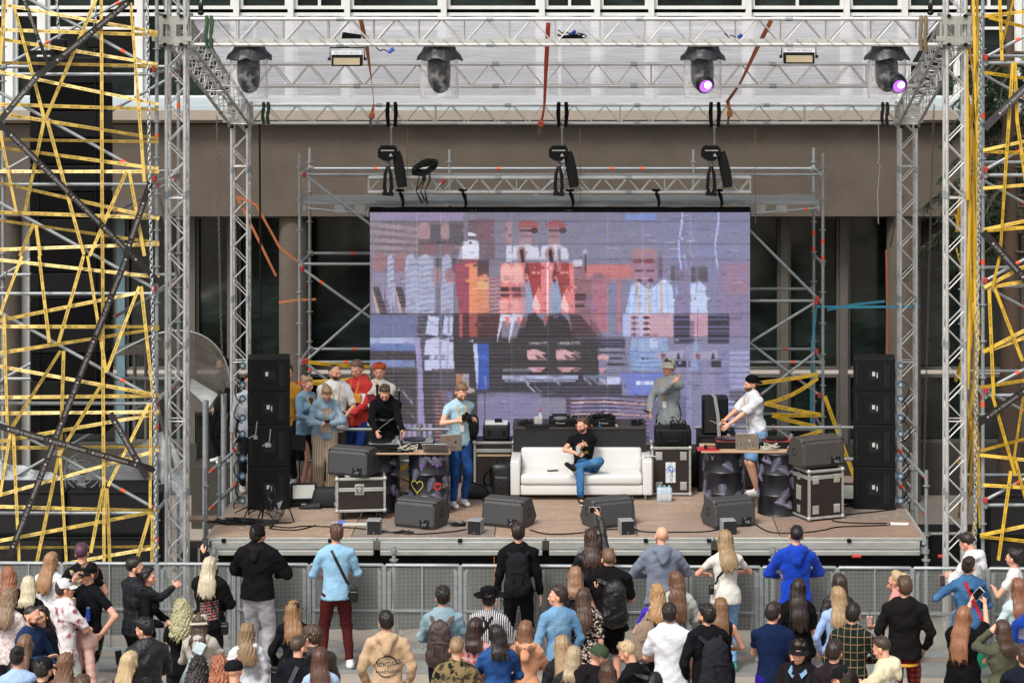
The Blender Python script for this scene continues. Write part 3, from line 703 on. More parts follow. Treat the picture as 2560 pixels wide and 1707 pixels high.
def post(x, y, z0, z1, par, rs=(), r=.0242, marks=()):
 o = MB().tube((x, y, z0), (x, y, z1), r, 12).build('post', GALV, par)
 z = z0+.3
 while z < z1: m = MB(); collar(m, (x, y, z)); z += .48; q = m.build('rosette', GALV, None, base=tuple(wloc(par))); q.parent = o; q.location = (0, 0, 0)
 for z in marks:
  q = MB().tube((x, y, z-.035), (x, y, z+.035), r+.002, 12).build('marking', ORG, None, base=tuple(wloc(par))); q.parent = o; q.location = (0, 0, 0)
def tower(lab, pxin, pxout, D0, D1, lvls, sgn):
 x0, x1 = X(pxin, D0), X(pxout, D0); y0, y1 = D0-32, D1-32
 t = thing('scaffold_tower', lab, 'scaffold tower', ((x0+x1)/2, (y0+y1)/2, 0), 0, 'scaffold towers')
 mk = [Z(p, D0) for p in ((342, 1067, 1347) if sgn < 0 else (290, 655, 1010))]
 for x in (x0, x1):
  for y in (y0, y1): post(x, y, 0, 10.5, t, marks=mk if y == y0 else [z+.35 for z in mk])
 zs = [Z(p, D0) for p in lvls]
 for i, z in enumerate(zs):
  pipe('ledger', (x0, y0, z), (x1, y0, z), t, marks=()); pipe('ledger', (x0, y1, z+.06), (x1, y1, z+.06), t, marks=(.72,))
  for x in (x0, x1): pipe('ledger', (x, y0, z+.03), (x, y1, z+.03), t)
  if i < len(zs)-1:
   pipe('brace', (x1, y0-.04, z-.03), (x0, y0-.04, zs[i+1]+.06), t, r=.0225, marks=(.82,))
   pipe('brace', (x0, y1+.04, z-.03), (x1, y1+.04, zs[i+1]+.06), t, r=.0225, marks=(.35, .75))
   if i % 2 == 0: pipe('brace', (x0, y0, z), (x0, y1, zs[i+1]), t, r=.0225)
 return x0, x1, y0, y1
tower('left scaffold tower of galvanised tubes wrapped in yellow printed tape', 392, -70, 31.2, 32.9, (-88, 186, 461, 734, 1008, 1282), -1)
tower('right scaffold tower of galvanised tubes wrapped in yellow printed tape', 2457, 2935, 31.0, 32.7, (-119, 158, 438, 715, 988, 1262), 1)
# frame round the screen
sf = thing('screen_scaffold', 'galvanised scaffold frame standing around the video wall', 'scaffold', (0, 4.6, SH), 0)
DA, DB = 36.4, 37.8; xs_ = [X(p, DA) for p in (749, 1112, 1408, 1745, 2057)]
for i, x in enumerate(xs_):
 for D in (DA, DB):
  if D == DA and i not in (0, 4): continue
  z1 = Z(383, DA) if i in (0, 4) else Z(388, DA); post(x, D-32, SH if D < 36.5 and False else 0, z1, sf, marks=[Z(603, DA), Z(645, DA)] if i == 4 else [Z(955, DA)])
for py in (437, 660, 752, 905, 1073):
 if py == 660: pipe('ledger', (xs_[0], DA-32, Z(py, DA)), (X(935, DA), DA-32, Z(py, DA)), sf); pipe('ledger', (xs_[0], DB-32, Z(py, DA)+.02), (X(935, DA), DB-32, Z(py, DA)+.02), sf, marks=(.6,)); continue
 if py == 752: pipe('ledger', (X(1860, DA), DA-32, Z(py, DA)), (xs_[4], DA-32, Z(py, DA)), sf); pipe('ledger', (X(1860, DA), DB-32, Z(py, DA)+.02), (xs_[4], DB-32, Z(py, DA)+.02), sf); continue
 if py in (905,):
  for a, b in ((xs_[0], X(935, DA)), (X(1860, DA), xs_[4])):
   for D in (DA, DB): pipe('ledger', (a, D-32, Z(py, DA)), (b, D-32, Z(py, DA)), sf, marks=(.62,))
  continue
 for D in (DA, DB): pipe('ledger', (xs_[0], D-32, Z(py, DA)), (xs_[4], D-32, Z(py, DA)), sf, marks=(.13, .375, .6, .66) if py == 437 and D == DB else ())
for x in (xs_[0], xs_[4]):
 for py in (437, 660, 905, 1073): pipe('ledger', (x, DA-32, Z(py, DA)), (x, DB-32, Z(py, DA)), sf)
def br(a, b, mk=()): pipe('brace', P(a[0], a[1], DA-.05), P(b[0], b[1], DA-.05), sf, r=.0225, marks=mk)
br((757, 434), (935, 568)); br((752, 669), (935, 800), (.28,)); br((762, 905), (935, 752)); br((755, 900), (905, 1020)); br((1865, 567), (2048, 750)); br((1865, 862), (2045, 752)); br((1865, 850), (2052, 990), (.7,)); br((1895, 992), (2045, 875)); br((1930, 1064), (2050, 1148))
for a, b in (((1316, 508), (1400, 440)), ((1500, 512), (1420, 440)), ((1060, 512), (1110, 450))): pipe('brace', P(*a, DB), P(*b, DB), sf, r=.0225)
dk = MB(); z = Z(508, DA); dk.box(((xs_[0]+xs_[4])/2, (DA+DB)/2-32, z), (xs_[4]-xs_[0]-.1, 1.2, .05)); dk.build('walkway', GALV, sf)
for s_, a, b in ((-1, 757, 925), (1, 1875, 2050)):
 o = pipe('ledger', P(a, 520 if s_ < 0 else 535, DA-.02), P(b, 536 if s_ < 0 else 520, DA-.02), sf, marks=(.8,), r=.018)
 for q in (.55, .85): MB().box(P(a+(b-a)*(q if s_ < 0 else 1-q), 522, DA-.02), (.16, .03, .12)).build('bracket', GALV, sf)
# handrails
hr = thing('handrail', 'horizontal galvanised guard rail behind the right table', 'handrail', tuple(P(1900, 1200, 35.6)))
pipe('rail', P(1735, 1068, 35.4), P(2160, 1068, 35.4), hr); pipe('rail', P(2085, 1147, 35.4), P(2160, 1147, 35.4), hr); MB().tube(P(2100, 1200, 35.4), P(2100, 1060, 35.4), .024, 10).build('post', GALV, hr)
hr = thing('handrail', 'horizontal galvanised guard rail behind the left table', 'handrail', tuple(P(920, 1200, 35.2)))
pipe('rail', P(820, 1073, 35), P(1130, 1073, 35), hr); pipe('rail', P(770, 1152, 35), P(1040, 1152, 35), hr, marks=(.55,)); MB().tube(P(1050, 1206, 35), P(1050, 1058, 35), .024, 10).build('post', GALV, hr); MB().tube(P(820, 1206, 35), P(820, 1058, 35), .024, 10).build('post', GALV, hr)
for lab, rails, posts in (('galvanised stair railing sloping down at the left stage side', (((523, 1182), (592, 1122), 34.2), ((523, 1275), (592, 1207), 34.2)), ((514, 1170, 1560, 33.2), (549, 1140, 1330, 34), (592, 1110, 1290, 34.2))),
  ('galvanised stair railing sloping down at the right stage side', (((2240, 1118), (2316, 1196), 34), ((2244, 1207), (2316, 1285), 34)), ((2316, 1175, 1500, 33.2), (2281, 1141, 1400, 34), (2240, 1105, 1290, 34.2)))):
 hr = thing('stair_railing', lab, 'railing', tuple(P(posts[0][0], posts[0][2], posts[0][3])))
 for a, b, D in rails: pipe('rail', P(*a, D), P(*b, D), hr, r=.028, marks=(.12, .95))
 for px, y0, y1, D in posts:
  a, b = P(px, y0, D), P(px, y1, D); b.z = max(0, b.z); o = MB().tube(a, b, .026, 12).build('post', GALV, hr); m = MB()
  for q in (.12, .5, .8): collar(m, tuple(a.lerp(b, q)))
  q = m.build('rosette', GALV, None, base=tuple(wloc(hr))); q.parent = o; q.location = (0, 0, 0)
# truss above the screen with its hoists
TD = 36.25
truss('screen_truss', 'horizontal aluminium truss hanging above the video wall', 'truss', P(922, 462, TD), P(1877, 462, TD), .22, Z(444, TD)-Z(480, TD), (0, 0, 1), .19, .024, .0095)
for k, (px, lab) in enumerate(((970, 'left'), (1397, 'middle'), (1778, 'right'))):
 h = thing('chain_hoist', f'black motor chain hoist, the {lab} one of three above the video wall', 'hoist', tuple(P(px, 480, TD-.2)), 0, 'chain hoists above the video wall')
 D = TD-.25
 m = MB(); m.prism([(-.15, .0), (-.15, .11), (-.1, .17), (.1, .17), (.14, .12), (.14, .02), (.04, -.06), (-.06, -.06)], .2, 'Y'); c = P(px, 392, D)
 for v_ in m.v: v_ += c+Vector((0, -.1, 0))
 m.build('motor', BLK, h)
 p_ = MB().box(c+Vector((0, -.104, .1)), (.2, .006, .018)); p_.add([c+Vector((.02, -.104, .01)), c+Vector((.08, -.104, .01)), c+Vector((.05, -.104, .06))], [(0, 1, 2)]); p_.build('plate_marking', M('pale_print', 'c9c9c4', .6), h, smooth=False)
 MB().prism([(-.07, .0), (0, -.1), (.07, 0)], .06, 'Y'); hk = MB(); hk.lathe(c+Vector((0, 0, -.12)), [(.035, -.03), (.045, 0), (.02, .05)], 10); hk.path([c+Vector((.0, 0, -.15)), c+Vector((.03, 0, -.18)), c+Vector((.0, 0, -.22)), c+Vector((-.03, 0, -.19))], .012, 6); hk.build('hook', GALV, h)
 chain('chain', '', '', [P(px+8, 316, D), P(px+8, 366, D)], .05, .007, GALV, parent=h)
 b = MB(); pts = [P(px+20+k*2, 380, D), P(px+24+k*2, 395, D), P(px+30+k*3, 430, D), P(px+36+k*3, 468, D)]; b.path(pts, .08, 10, rs=[.065, .075, .085, .075]); b.build('chain_bag', M('black_canvas', '141415', .85, ns=12), h)
 s_ = MB()
 for q in (-1, 1): s_.path([P(px, 408, D), P(px+q*7, 436, D-.05), P(px+q*9, 470, D), P(px+q*4, 488, D)], .02, 7, rs=[.012, .026, .03, .026])
 s_.path([P(px-14, 484, D), P(px+14, 486, D)], .03, 8); s_.build('sling', MATS.get('black_canvas'), h)
 q = thing('lifting_sling', f'black sling hanging from the rear roof truss above the {lab} chain hoist', 'sling', tuple(P(px+8, 320, BKD-.2)))
 for e in (-8, 10):
  MB().path([P(px+8+e, 256, BKD-.17), P(px+8+e*1.2, 285, BKD-.2), P(px+8+e*.9, 318, BKD-.2)], .03, 8, rs=[.028, .033, .026]).build('loop', BLKM, q)
 o = MB().path([P(px+8+t, 318+abs(t)*-.2, BKD-.2) for t in (-9, -4, 0, 4, 9)], .012, 6).build('shackle', GALV, q)
for px, lab in ((1000, 'left'), (1157, 'second from left'), (1425, 'middle'), (1640, 'second from right'), (1797, 'right')):
 m = MB(); m.path([P(px, 478, TD-.1), P(px+5, 492, TD-.12), P(px+8, 506, TD-.2), P(px+6, 520, SD)], .03, 7, rs=[.04, .03, .022, .018]); m.path([P(px-10, 477, TD-.1), P(px+10, 478, TD-.1)], .03, 7)
 setp(m.build('screen_strap', BLKM), f'short black strap tying the video wall to its truss, the {lab} one', 'strap', 'straps holding the video wall')
m = MB(); random.seed(5)
for i in range(26):
 c = P(1062, 418, 35.9); a = random.uniform(.12, .2); b = random.uniform(.04, .09); ph = random.uniform(-.06, .06)
 m.path([c+Vector((a*math.cos(t)*1., random.uniform(-.01, .01)+ph, .3*a*math.cos(t)+b*math.sin(t)+ph*.6)) for t in [2*PI*k/14 for k in range(15)]], .009, 5, cap=False)
for i in range(7): m.path([P(1050+i*4, 425, 35.9), P(1046+i*4+(i*7)%9, 450, 35.85), P(1040+i*5-(i*5)%11, 478, 35.9), P(1052+i*3, 500+(i*11)%14, 35.9)], .008, 5)
setp(m.build('cable_coil', RUB), 'thick bundle of coiled black cable resting on the scaffold above the video wall', 'cable coil')
for px, z0, z1 in ((1018, 320, 430), (1450, 320, 520), (1888, 320, 560)):
 setp(MB().tube(P(px, z0, 36.3), P(px+1, z1, 36.3), .006, 5).build('thin_rope', M('brown_cord', '8b6a45', .9)), {1018: 'thin brown cord hanging beside the left chain hoist', 1450: 'thin brown cord hanging beside the middle chain hoist', 1888: 'thin brown cord hanging right of the right chain hoist'}[px], 'cord')
setp(MB().path([P(2196, 305, 36.3), P(2198, 400, 36.3), P(2194, 408, 36.3), P(2200, 412, 36.3), P(2194, 480, 36.3), P(2196, 560, 36.3)], .008, 5).build('thin_rope', M('pale_cord', 'aaa99a', .9)), 'pale cord dangling from the rear truss near its right end', 'cord')
setp(MB().tube(P(649, 310, 36.2), P(653, 1000, 36.2), .017, 6).build('hanging_cable', RUB), 'black cable hanging down beside the rear left truss column', 'cable')
# orange ratchet straps
OS = M('orange_webbing', 'a9643a', .75, ns=30, na=.15); RS = M('red_orange_webbing', 'b8482c', .75, ns=30, na=.15)
for lab, pts, mt in (('orange ratchet strap over the roof, the left one', ((902, 50), (917, 118), (930, 212), (935, 262), (930, 285)), OS), ('red orange ratchet strap in the middle of the roof', ((1371, 58), (1366, 150), (1361, 260), (1357, 290), (1352, 306)), RS), ('orange ratchet strap slanting down the right part of the roof', ((1928, 52), (1893, 120), (1850, 210), (1819, 254), (1824, 280)), OS)):
 s_ = thing('ratchet_strap', lab, 'strap', tuple(P(*pts[-1], 35)), 0, 'ratchet straps over the roof'); ds = (FD-.2, FD+.4, MD, BKD-.2, BKD-.22)
 pp = [P(x, y, d) for (x, y), d in zip(pts, ds)]; MB().ribbon(pp, .06, (0, -1, .2), .004).build('webbing', mt, s_)
 c = pp[-1]; MB().box(c+Vector((0, -.02, -.03)), (.09, .05, .09), ch=.015).build('ratchet', mt, s_); MB().ribbon([c, c+Vector((-.02, -.02, -.12)), c+Vector((-.03, -.02, -.2))], .04, (0, -1, 0)).build('tail', DARKST, s_)
for lab, pts, D in (('orange strap tied round the rear left column and running down to the scaffold', ((590, 490), (640, 512), (700, 620), (745, 655)), 36.4), ('thin orange strap crossing below the other on the left column', ((592, 492), (612, 530), (690, 690)), 36.5), ('orange strap band round the concrete column left of the screen', ((697, 756), (740, 750), (790, 748)), 38.5),
  ('brown strap hanging left of the rear right column', ((2258, 490), (2240, 540), (2226, 618)), 37), ('dull orange batten strap running down behind the right column', ((2216, 625), (2218, 780), (2217, 900)), 38)):
 setp(MB().ribbon([P(x, y, D) for x, y in pts], .036, (0, -1, .1), .004).build('webbing_strap', OS if 'orange' in lab else DARKST), lab, 'strap')
BLUS = M('blue_webbing', '2f86a0', .7, ns=20, na=.15)
for lab, pts, D in (('long blue strap stretched from the scaffold to the rear right column', ((2040, 766), (2120, 768), (2300, 766)), 36.7), ('blue strap slanting up from the knot to the concrete column', ((2068, 775), (2130, 762), (2212, 753)), 37), ('blue strap hanging down beside the right scaffold post', ((2040, 770), (2031, 860), (2028, 980), (2028, 1110)), 36.6)):
 setp(MB().ribbon([P(x, y, D) for x, y in pts], .038, (0, -1, .1), .004).build('webbing_strap', BLUS), lab, 'strap')
# ------------------------------------------------------------------ tapes
TY = M('yellow_tape', 'ccae58', .42, ns=7, na=.12); TYD = M('yellow_tape_dull', 'c49e28', .45, ns=7, na=.15); TK = M('tape_print', '2a2412', .6, na=0)
TB = M('black_tape', '1e1a1a', .35, ns=9, na=.3); TW = M('white_print', 'a09c98', .6, na=0)
def tape(p0, p1, w, mats, lab, grp_, word, flip=False, twist=.5, sag=.0, nrm=(0, -1, 0), tsz=.034, period=.5, cat='tape'):
 p0, p1 = Vector(p0), Vector(p1); L = (p1-p0).length; d = (p1-p0)/L; nv = Vector(nrm); n = max(6, int(L/.18)); ph = random.uniform(0, 6); fr = random.uniform(.5, 1.3)
 xd = d.cross(nv).normalized()
 if flip: xd = -xd
 m = MB(); tot = random.uniform(-.15, .15)
 def at(s_):
  a = twist*math.sin(fr*s_+ph)+tot; ax = Matrix.Rotation(a, 3, d) @ xd
  return p0+d*s_+nv*(.006*math.sin(2.2*s_+ph))-Vector((0, 0, 1))*sag*4*(s_/L)*(1-s_/L), ax
 V = []
 for i in range(n+1):
  c, ax = at(L*i/n); V += [c-ax*w/2, c+ax*w/2]
 F = [(2*i, 2*i+1, 2*i+3, 2*i+2) for i in range(n)]; m.add(V, F); m.m = 1
 s_ = random.uniform(.02, .3); dd = -1 if not flip else 1
 k = 0
 while word and s_ < L-.15:
  wd, adv = word[k % len(word)]; v, f = text_geo(wd); hw = max(a for a, b in v)*tsz
  if s_+2*hw > L-.02: break
  out = []
  for a, b in v:
   c, ax = at(s_+hw+a*tsz if True else 0); out.append(c+ax*b*tsz*(-1 if not flip else 1)*-1+nv*.0035)
  m.add(out, f); s_ += 2*hw+adv; k += 1
 o = m.build('tape', mats, smooth=False, base=tuple(p0)); setp(o, lab, cat, grp_); return o
HW = [('HIP HOP ONE LOVE', .05), ('·', .05), ('ENCORE', .05), ('·', .06)]
BW = [('◉', .02), ('БУДЬ В ДВИЖЕНИИ', .05), ('|', .03)]
ORD = ['first', 'second', 'third', 'fourth', 'fifth', 'sixth', 'seventh', 'eighth', 'ninth', 'tenth', 'eleventh', 'twelfth', 'thirteenth', 'fourteenth', 'fifteenth', 'sixteenth', 'seventeenth', 'eighteenth', 'nineteenth', 'twentieth'] + ['twenty '+x for x in ('first', 'second', 'third', 'fourth', 'fifth', 'sixth', 'seventh', 'eighth', 'ninth')] + ['thirtieth', 'thirty first', 'thirty second', 'thirty third', 'thirty fourth', 'thirty fifth', 'thirty sixth']
LH = [(6,12,394,82),(0,75,394,88),(0,98,394,161),(0,157,394,166),(0,180,396,261),(0,261,396,274),(0,284,396,347),(0,349,396,355),(0,369,396,422),(0,429,398,429),(0,457,398,547),(0,531,398,545),(0,551,398,608),(0,624,398,610),(0,650,398,693),(0,801,348,731),(0,816,398,817),(0,882,398,821),(0,916,398,988),(0,993,398,989),(0,1033,398,1029),(0,1103,398,1033),(0,1119,398,1116),(0,1237,398,1124),(0,1266,398,1276),(0,1351,398,1276),(0,1368,398,1366),(161,1409,398,1366)]
LV = [(14,-20,0,163),(35,16,112,302),(248,-20,112,302),(253,-30,260,1410),(327,8,361,455),(110,302,62,530),(118,302,210,637),(0,327,41,531),(316,429,224,640),(324,433,361,640),(84,559,49,640),(90,563,100,640),(55,640,0,786),(98,640,123,857),(209,640,146,857),(219,640,265,932),(348,716,267,927),(353,716,383,993),(10,786,18,1068),(151,877,30,1068),(159,877,151,1139),(252,963,146,1139),(373,1008,270,1215),(377,1008,375,1270),(28,1068,0,1240),(33,1068,48,1411),(146,1144,91,1411),(151,1144,166,1411),(257,1220,227,1381),(267,1220,275,1411),(375,1285,343,1396),(382,1285,380,1411)]
def ext(t, left):
 x0, y0, x1, y1 = t
 if left and x0 == 0: k = 70/max(1, x1-x0); return (x0-70, y0-(y1-y0)*k, x1, y1)
 if not left and x1 == 2560: k = 380/(x1-x0); return (x0, y0, x1+380, y1+(y1-y0)*k)
 return t
random.seed(21)
for i, t in enumerate(LH):
 x0, y0, x1, y1 = ext(t, True); D = 31.13-random.uniform(0, .04)
 tape(P(x0, y0, D), P(x1, y1, D), .047, [TY, TK], f'yellow tape across the left tower, {ORD[i]} from the top of the level ones', 'yellow printed tapes across the left tower', HW, i % 2 == 0)
for i, t in enumerate(sorted(LV, key=lambda q: (q[0]+q[2]))):
 x0, y0, x1, y1 = t; D = 31.06-random.uniform(0, .04)
 tape(P(x0, y0, D), P(x1, y1, D), .045, [TY, TK], f'steep yellow tape on the left tower, {ORD[i]} from the left of the steep ones', 'steep yellow printed tapes on the left tower', HW, i % 2 == 0)
LB = [(322,5,102,185,'black printed webbing slanting across the top of the left tower'),(102,180,0,302,'black printed webbing running down to the left edge of the left tower'),(-10,300,398,706,'long black printed webbing falling from left edge to the corner post'),(376,457,314,640,'short black printed webbing below the second ledger of the left tower'),(318,640,4,1440,'long black printed webbing sweeping down to the lower left corner'),(-10,1063,388,1174,'black printed webbing crossing behind the round fan'),(275,1033,368,1194,'short black printed webbing ending at the fan level'),(57,-10,125,175,'narrow black printed webbing at the top left of the left tower')]
for x0, y0, x1, y1, lab in LB:
 tape(P(x0, y0, 31), P(x1, y1, 31), .085 if '125' != str(x1) else .05, [TB, TW], lab, None, BW, False, .12, tsz=.045, cat='webbing')
RH = [(2461,41,2560,30),(2472,44,2560,68),(2461,182,2560,196),(2458,376,2560,354),(2458,378,2560,383),(2458,471,2560,463),(2458,575,2560,553),(2458,577,2560,569),(2461,718,2560,667),(2461,720,2560,704),(2458,879,2560,827),(2458,881,2560,844),(2450,968,2560,951),(2453,1126,2560,1097),(2450,1137,2560,1149),(2458,1212,2560,1218),(2450,1338,2560,1315),(2450,1340,2560,1352)]
RV = [(2499,-10,2505,152),(2537,-10,2505,109),(2537,155,2543,305),(2532,158,2500,640),(2543,305,2580,560),(2500,640,2481,718),(2487,721,2556,902),(2473,724,2484,988),(2481,988,2539,1189),(2559,988,2533,1160),(2527,1177,2496,1400),(2539,1150,2570,1270)]
for i, t in enumerate(RH):
 x0, y0, x1, y1 = ext(t, False); D = 30.93-random.uniform(0, .04)
 tape(P(x0, y0, D), P(x1, y1, D), .047, [TYD, TK], f'yellow tape across the right tower, {ORD[i]} from the top of the level ones', 'yellow printed tapes across the right tower', HW, i % 2 == 0)
for i, t in enumerate(sorted(RV, key=lambda q: (q[0]+q[2]))):
 x0, y0, x1, y1 = t; D = 30.87-random.uniform(0, .03)
 tape(P(x0, y0, D), P(x1, y1, D), .045, [TYD, TK], f'steep yellow tape on the right tower, {ORD[i]} from the left of the steep ones', 'steep yellow printed tapes on the right tower', HW, i % 2 == 0)
for x0, y0, x1, y1, lab in ((2461,321,2600,184,'black printed webbing rising to the right from the right tower post'),(2458,580,2600,740,'black printed webbing falling to the right from the right tower post'),(2447,1057,2600,950,'black printed webbing rising low on the right tower')):
 tape(P(x0, y0, 30.8), P(x1, y1, 30.8), .1, [TB, TW], lab, None, BW, False, .12, tsz=.045, cat='webbing')
xp = X(2457, 31)-.04
for i in range(30):     # the side of the right tower is wound with tape too
 z0 = random.uniform(2, 9.6); z1 = z0+random.choice([-1, 1])*random.uniform(.6, 2.6); y0 = random.choice([-1.0, -.95]); y1 = random.choice([.68, .3, -.4])
 o = tape((xp-random.uniform(0, .03), y0, z0), (xp-random.uniform(0, .05), y1, max(.8, z1)), .05, [TYD, TK], 'narrow yellow tape strand in the dense tangle down the side of the right tower', 'tangled tapes down the side of the right tower', None, False, .9, .02, nrm=(-1, 0, 0))
for i in range(17):
 z0 = random.uniform(4, 9.9); x0 = 2410+random.uniform(0, 42); x1 = x0+random.uniform(-14, 14); z1 = z0-random.uniform(1.5, 4.2)
 D = 31.6+random.uniform(-.5, .5)
 a = P(x0, 0, D); b = P(x1, 0, D); a.z = z0; b.z = max(.6, z1)
 tape(a, b, .04, [TYD, TK], 'loose yellow tape strand hanging in the bundle beside the right tower post', 'hanging tape strands beside the right tower post', None, False, 1.4, 0)
# tapes on the screen scaffold
for i, (x0, y0, x1, y1, lab) in enumerate([(1875,960,2045,935,'topmost yellow tape stretched right of the video wall'),(1915,1008,2045,945,'sagging yellow tape slanting up to the right scaffold post'),(1910,1008,2050,1036,'yellow tape sloping down behind the man in the white tee'),(1930,1036,2055,1037,'level yellow tape behind the right table'),(1930,1038,2040,1066,'yellow tape sloping gently above the guard rail on the right'),(1940,1110,2055,1076,'low yellow tape rising to the right scaffold post'),(1875,1098,2050,1100,'lowest level yellow tape behind the right table'),(2062,990,2136,1192,'long yellow tape falling from the scaffold to the right speaker stack'),
  (770,905,925,916,'yellow tape above the heads of the group on the left'),(778,955,925,943,'yellow tape behind the shaved headed man'),(778,955,870,972,'short yellow tape sloping behind the hooded man'),(985,1180,1020,1160,'yellow tape bundle low behind the left table')]):
 tape(P(x0, y0, 36.25-i*.01), P(x1, y1, 36.25-i*.01), .06, [TYD, TK], lab, None, HW, i % 2 == 0, .15, .06 if 'sagging' in lab else .01)
# ------------------------------------------------------------------ things on the stage
def G(px, py):
 """point on the deck seen at photo pixel"""
 D = FP*(CH-SH)/(py-VY); return Vector(((px-VX)*D/FP, D-32, SH))
SPK = M('speaker_paint', '0c0d10', .6, ns=40, na=.2, bs=260, bd=.001, spec=.2); DKH = M('recess_black', '050505', .8, na=0)
WEDGE = M('wedge_grey_paint', '3c3c3c', .6, ns=60, na=.25, bs=200, bd=.0015); LBL = M('white_label', 'b9b9b5', .6, na=.05)
CASE = M('flight_case_board', '231b18', .5, ns=9, na=.35, st=(1, 1, 2)); CAL = mk_alu('case_edging', 'c9c9c2', '8f8e88', .5); BLUW = M('blue_caster_wheel', '1f5573', .45)
def put(o, loc, rz=0): o.location = loc; o.rotation_euler = (0, 0, rz); return o
def caster(m_w, m_b, c, r=.05, ax='X'):
 c = Vector(c); a = Vector((.014, 0, 0)) if ax == 'X' else Vector((0, .014, 0)); m_w.tube(c-a, c+a, r, 14)
def speaker_box(w, d, h, lab, side, label_kind, px=0):
 t = thing('speaker_cabinet', lab, 'speaker', (0, 0, 0), 0, 'speaker cabinets in the two side stacks')
 b = MB(); b.box((0, 0, h/2), (w, d, h-.006), ch=.008); b.build('cabinet', SPK, t)
 p = MB(); p.box((0, -d/2-.001, h*.5), (w*.34, .006, h*.36)); p.build('rear_plate', BLK, t, smooth=False)
 p = MB(); p.box((0, -d/2-.005, h*.5), (w*.25, .004, h*.27)); p.build('handle_recess', DKH, t, smooth=False)
 p = MB(); p.box((-.03+label_kind*.02, -d/2-.009, h*.5+.02), (.04, .003, .06)); 
 if label_kind: p.box((.04, -d/2-.009, h*.5), (.014, .003, .07))
 p.build('paper_label', LBL, t, smooth=False)
 for x in (-w*.42, w*.27, w*.34):
  MB().box((x, -d/2-.001, h*.5), (.022 if x > w*.3 or x < 0 else .04, .004, h*.68)).build('slot', DKH, t, smooth=False)
 for f in (.2, .78):
  wl = MB(); c = Vector((side*(w/2+.075), -d*.3, h*f)); wl.lathe(c, [(.028, -.018), (.05, -.018), (.05, .018), (.028, .018)], 18, axis=Matrix.Rotation(PI/2, 3, 'X')); wo = wl.build('caster', BLUW, t)
  br_ = MB(); br_.box(c+Vector((-side*.04, 0, .0)), (.06, .03, .04)); br_.tube(c+Vector((0, -.024, 0)), c+Vector((0, .024, 0)), .028, 12); br_.box(c+Vector((-side*.07, 0, 0)), (.012, .1, .1)); q = br_.build('fork', CAL, None, base=(0, 0, 0)); q.parent = wo
 for z in (.03, h-.03):
  pass
 return t
for sx, px0, px1, word in ((-1, 614, 719, 'left'), (1, 2139, 2243, 'right')):
 g0 = G((px0+px1)/2, 1274); hs_ = (.605, .605, .475, .475); z = SH; names = ('bottom', 'second from the bottom', 'second from the top', 'topmost')
 for i, h_ in enumerate(hs_):
  wd = (px1-px0)/S(g0.y+32)
  t = speaker_box(wd, .5, h_, f'black speaker cabinet with rear handle recess, {names[i]} in the {word} stack', sx, (i+1) % 2 if sx < 0 else 1)
  put(t, (g0.x, g0.y+.26, z), -sx*.12+.006*(i%2)); z += h_
# ---- wedges
def wedge(dirty=False, w=.62, h=.4, d=.5):
 t = thing('wedge_monitor', '', 'speaker'); 
 prof = [(-d*.5, .05), (-d*.5+.03, 0), (d*.32, 0), (d*.5, .1), (d*.18, h*.94), (0, h), (-d*.34, h*.96), (-d*.46, h*.8)]
 b = MB(); n = len(prof)
 ring = lambda x, s_: [Vector((x, y*s_, (z-h*.45)*s_+h*.45)) for y, z in prof]
 V = ring(-w/2, .93)+ring(-w/2+.03, 1)+ring(w/2-.03, 1)+ring(w/2, .93)
 F = [tuple(range(n-1, -1, -1)), tuple(range(3*n, 4*n))]+[(k*n+i, k*n+(i+1) % n, (k+1)*n+(i+1) % n, (k+1)*n+i) for k in range(3) for i in range(n)]
 b.add(V, F); b.build('cabinet', M('dusty_wedge_paint', '3e3a36', .7, ns=14, na=.4, bs=200, bd=.0015) if dirty else WEDGE, t, ang=25)
 gr = MB(); y0, z0, y1, z1 = d*.5-.01, .12, d*.2, h*.9; nn = Vector((0, z1-z0, -(y1-y0))).normalized()
 q = [Vector((x, y, z))+nn*.006 for x, y, z in ((-w/2+.05, y0, z0), (w/2-.05, y0, z0), (w/2-.05, y1, z1), (-w/2+.05, y1, z1))]; gr.add(q, [(0, 1, 2, 3)]); gr.build('grille', M('black_grille', '111112', .7, bs=300), t, smooth=False)
 for s_ in (-1, 1):
  m = MB(); m.lathe((s_*(w/2-.004), .0, h*.5), [(.03, 0), (.045, .006), (.06, .004), (.06, 0)], 16, axis=Matrix.Rotation(s_*PI/2, 3, 'Y')); m.build('side_port', DKH, t)
 m = MB(); m.box((w*.27, -d*.49, h*.2), (.15, .012, .11)); m.build('connector_plate', DKH, t, smooth=False)
 m = MB(); m.box((w*.23, -d*.505, h*.3), (.03, .01, .02)); m.tube((w*.25, -d*.5, h*.2), (w*.25, -d*.5-.05, h*.15), .012, 8); m.tube((w*.31, -d*.5, h*.2), (w*.31, -d*.5-.05, h*.15), .012, 8); m.build('plug', M('grey_plug', '59636a', .5), t)
 m = MB()
 for s_ in (-1, 1): m.box((s_*(w/2-.012), -d*.43, h*.88), (.02, .05, .01))
 m.box((0, -d*.415, h*.905), (w*.94, .004, .006)); m.build('edge_trim', DKH, t, smooth=False)
 return t
W0 = wedge(); W1 = wedge(True, .68, .42, .52)
SHC = Vector((0, 0, 0))
wl = [(1052, 1322, -.42, 'grey wedge monitor on the stage floor, leftmost of the front row', 1.0), (1272, 1320, -.42, 'grey wedge monitor in front of the left end of the sofa', 1.0), (1518, 1320, .42, 'grey wedge monitor in front of the right part of the sofa', 1.0), (1822, 1320, .4, 'grey wedge monitor in front of the right pair of drums', 1.02)]
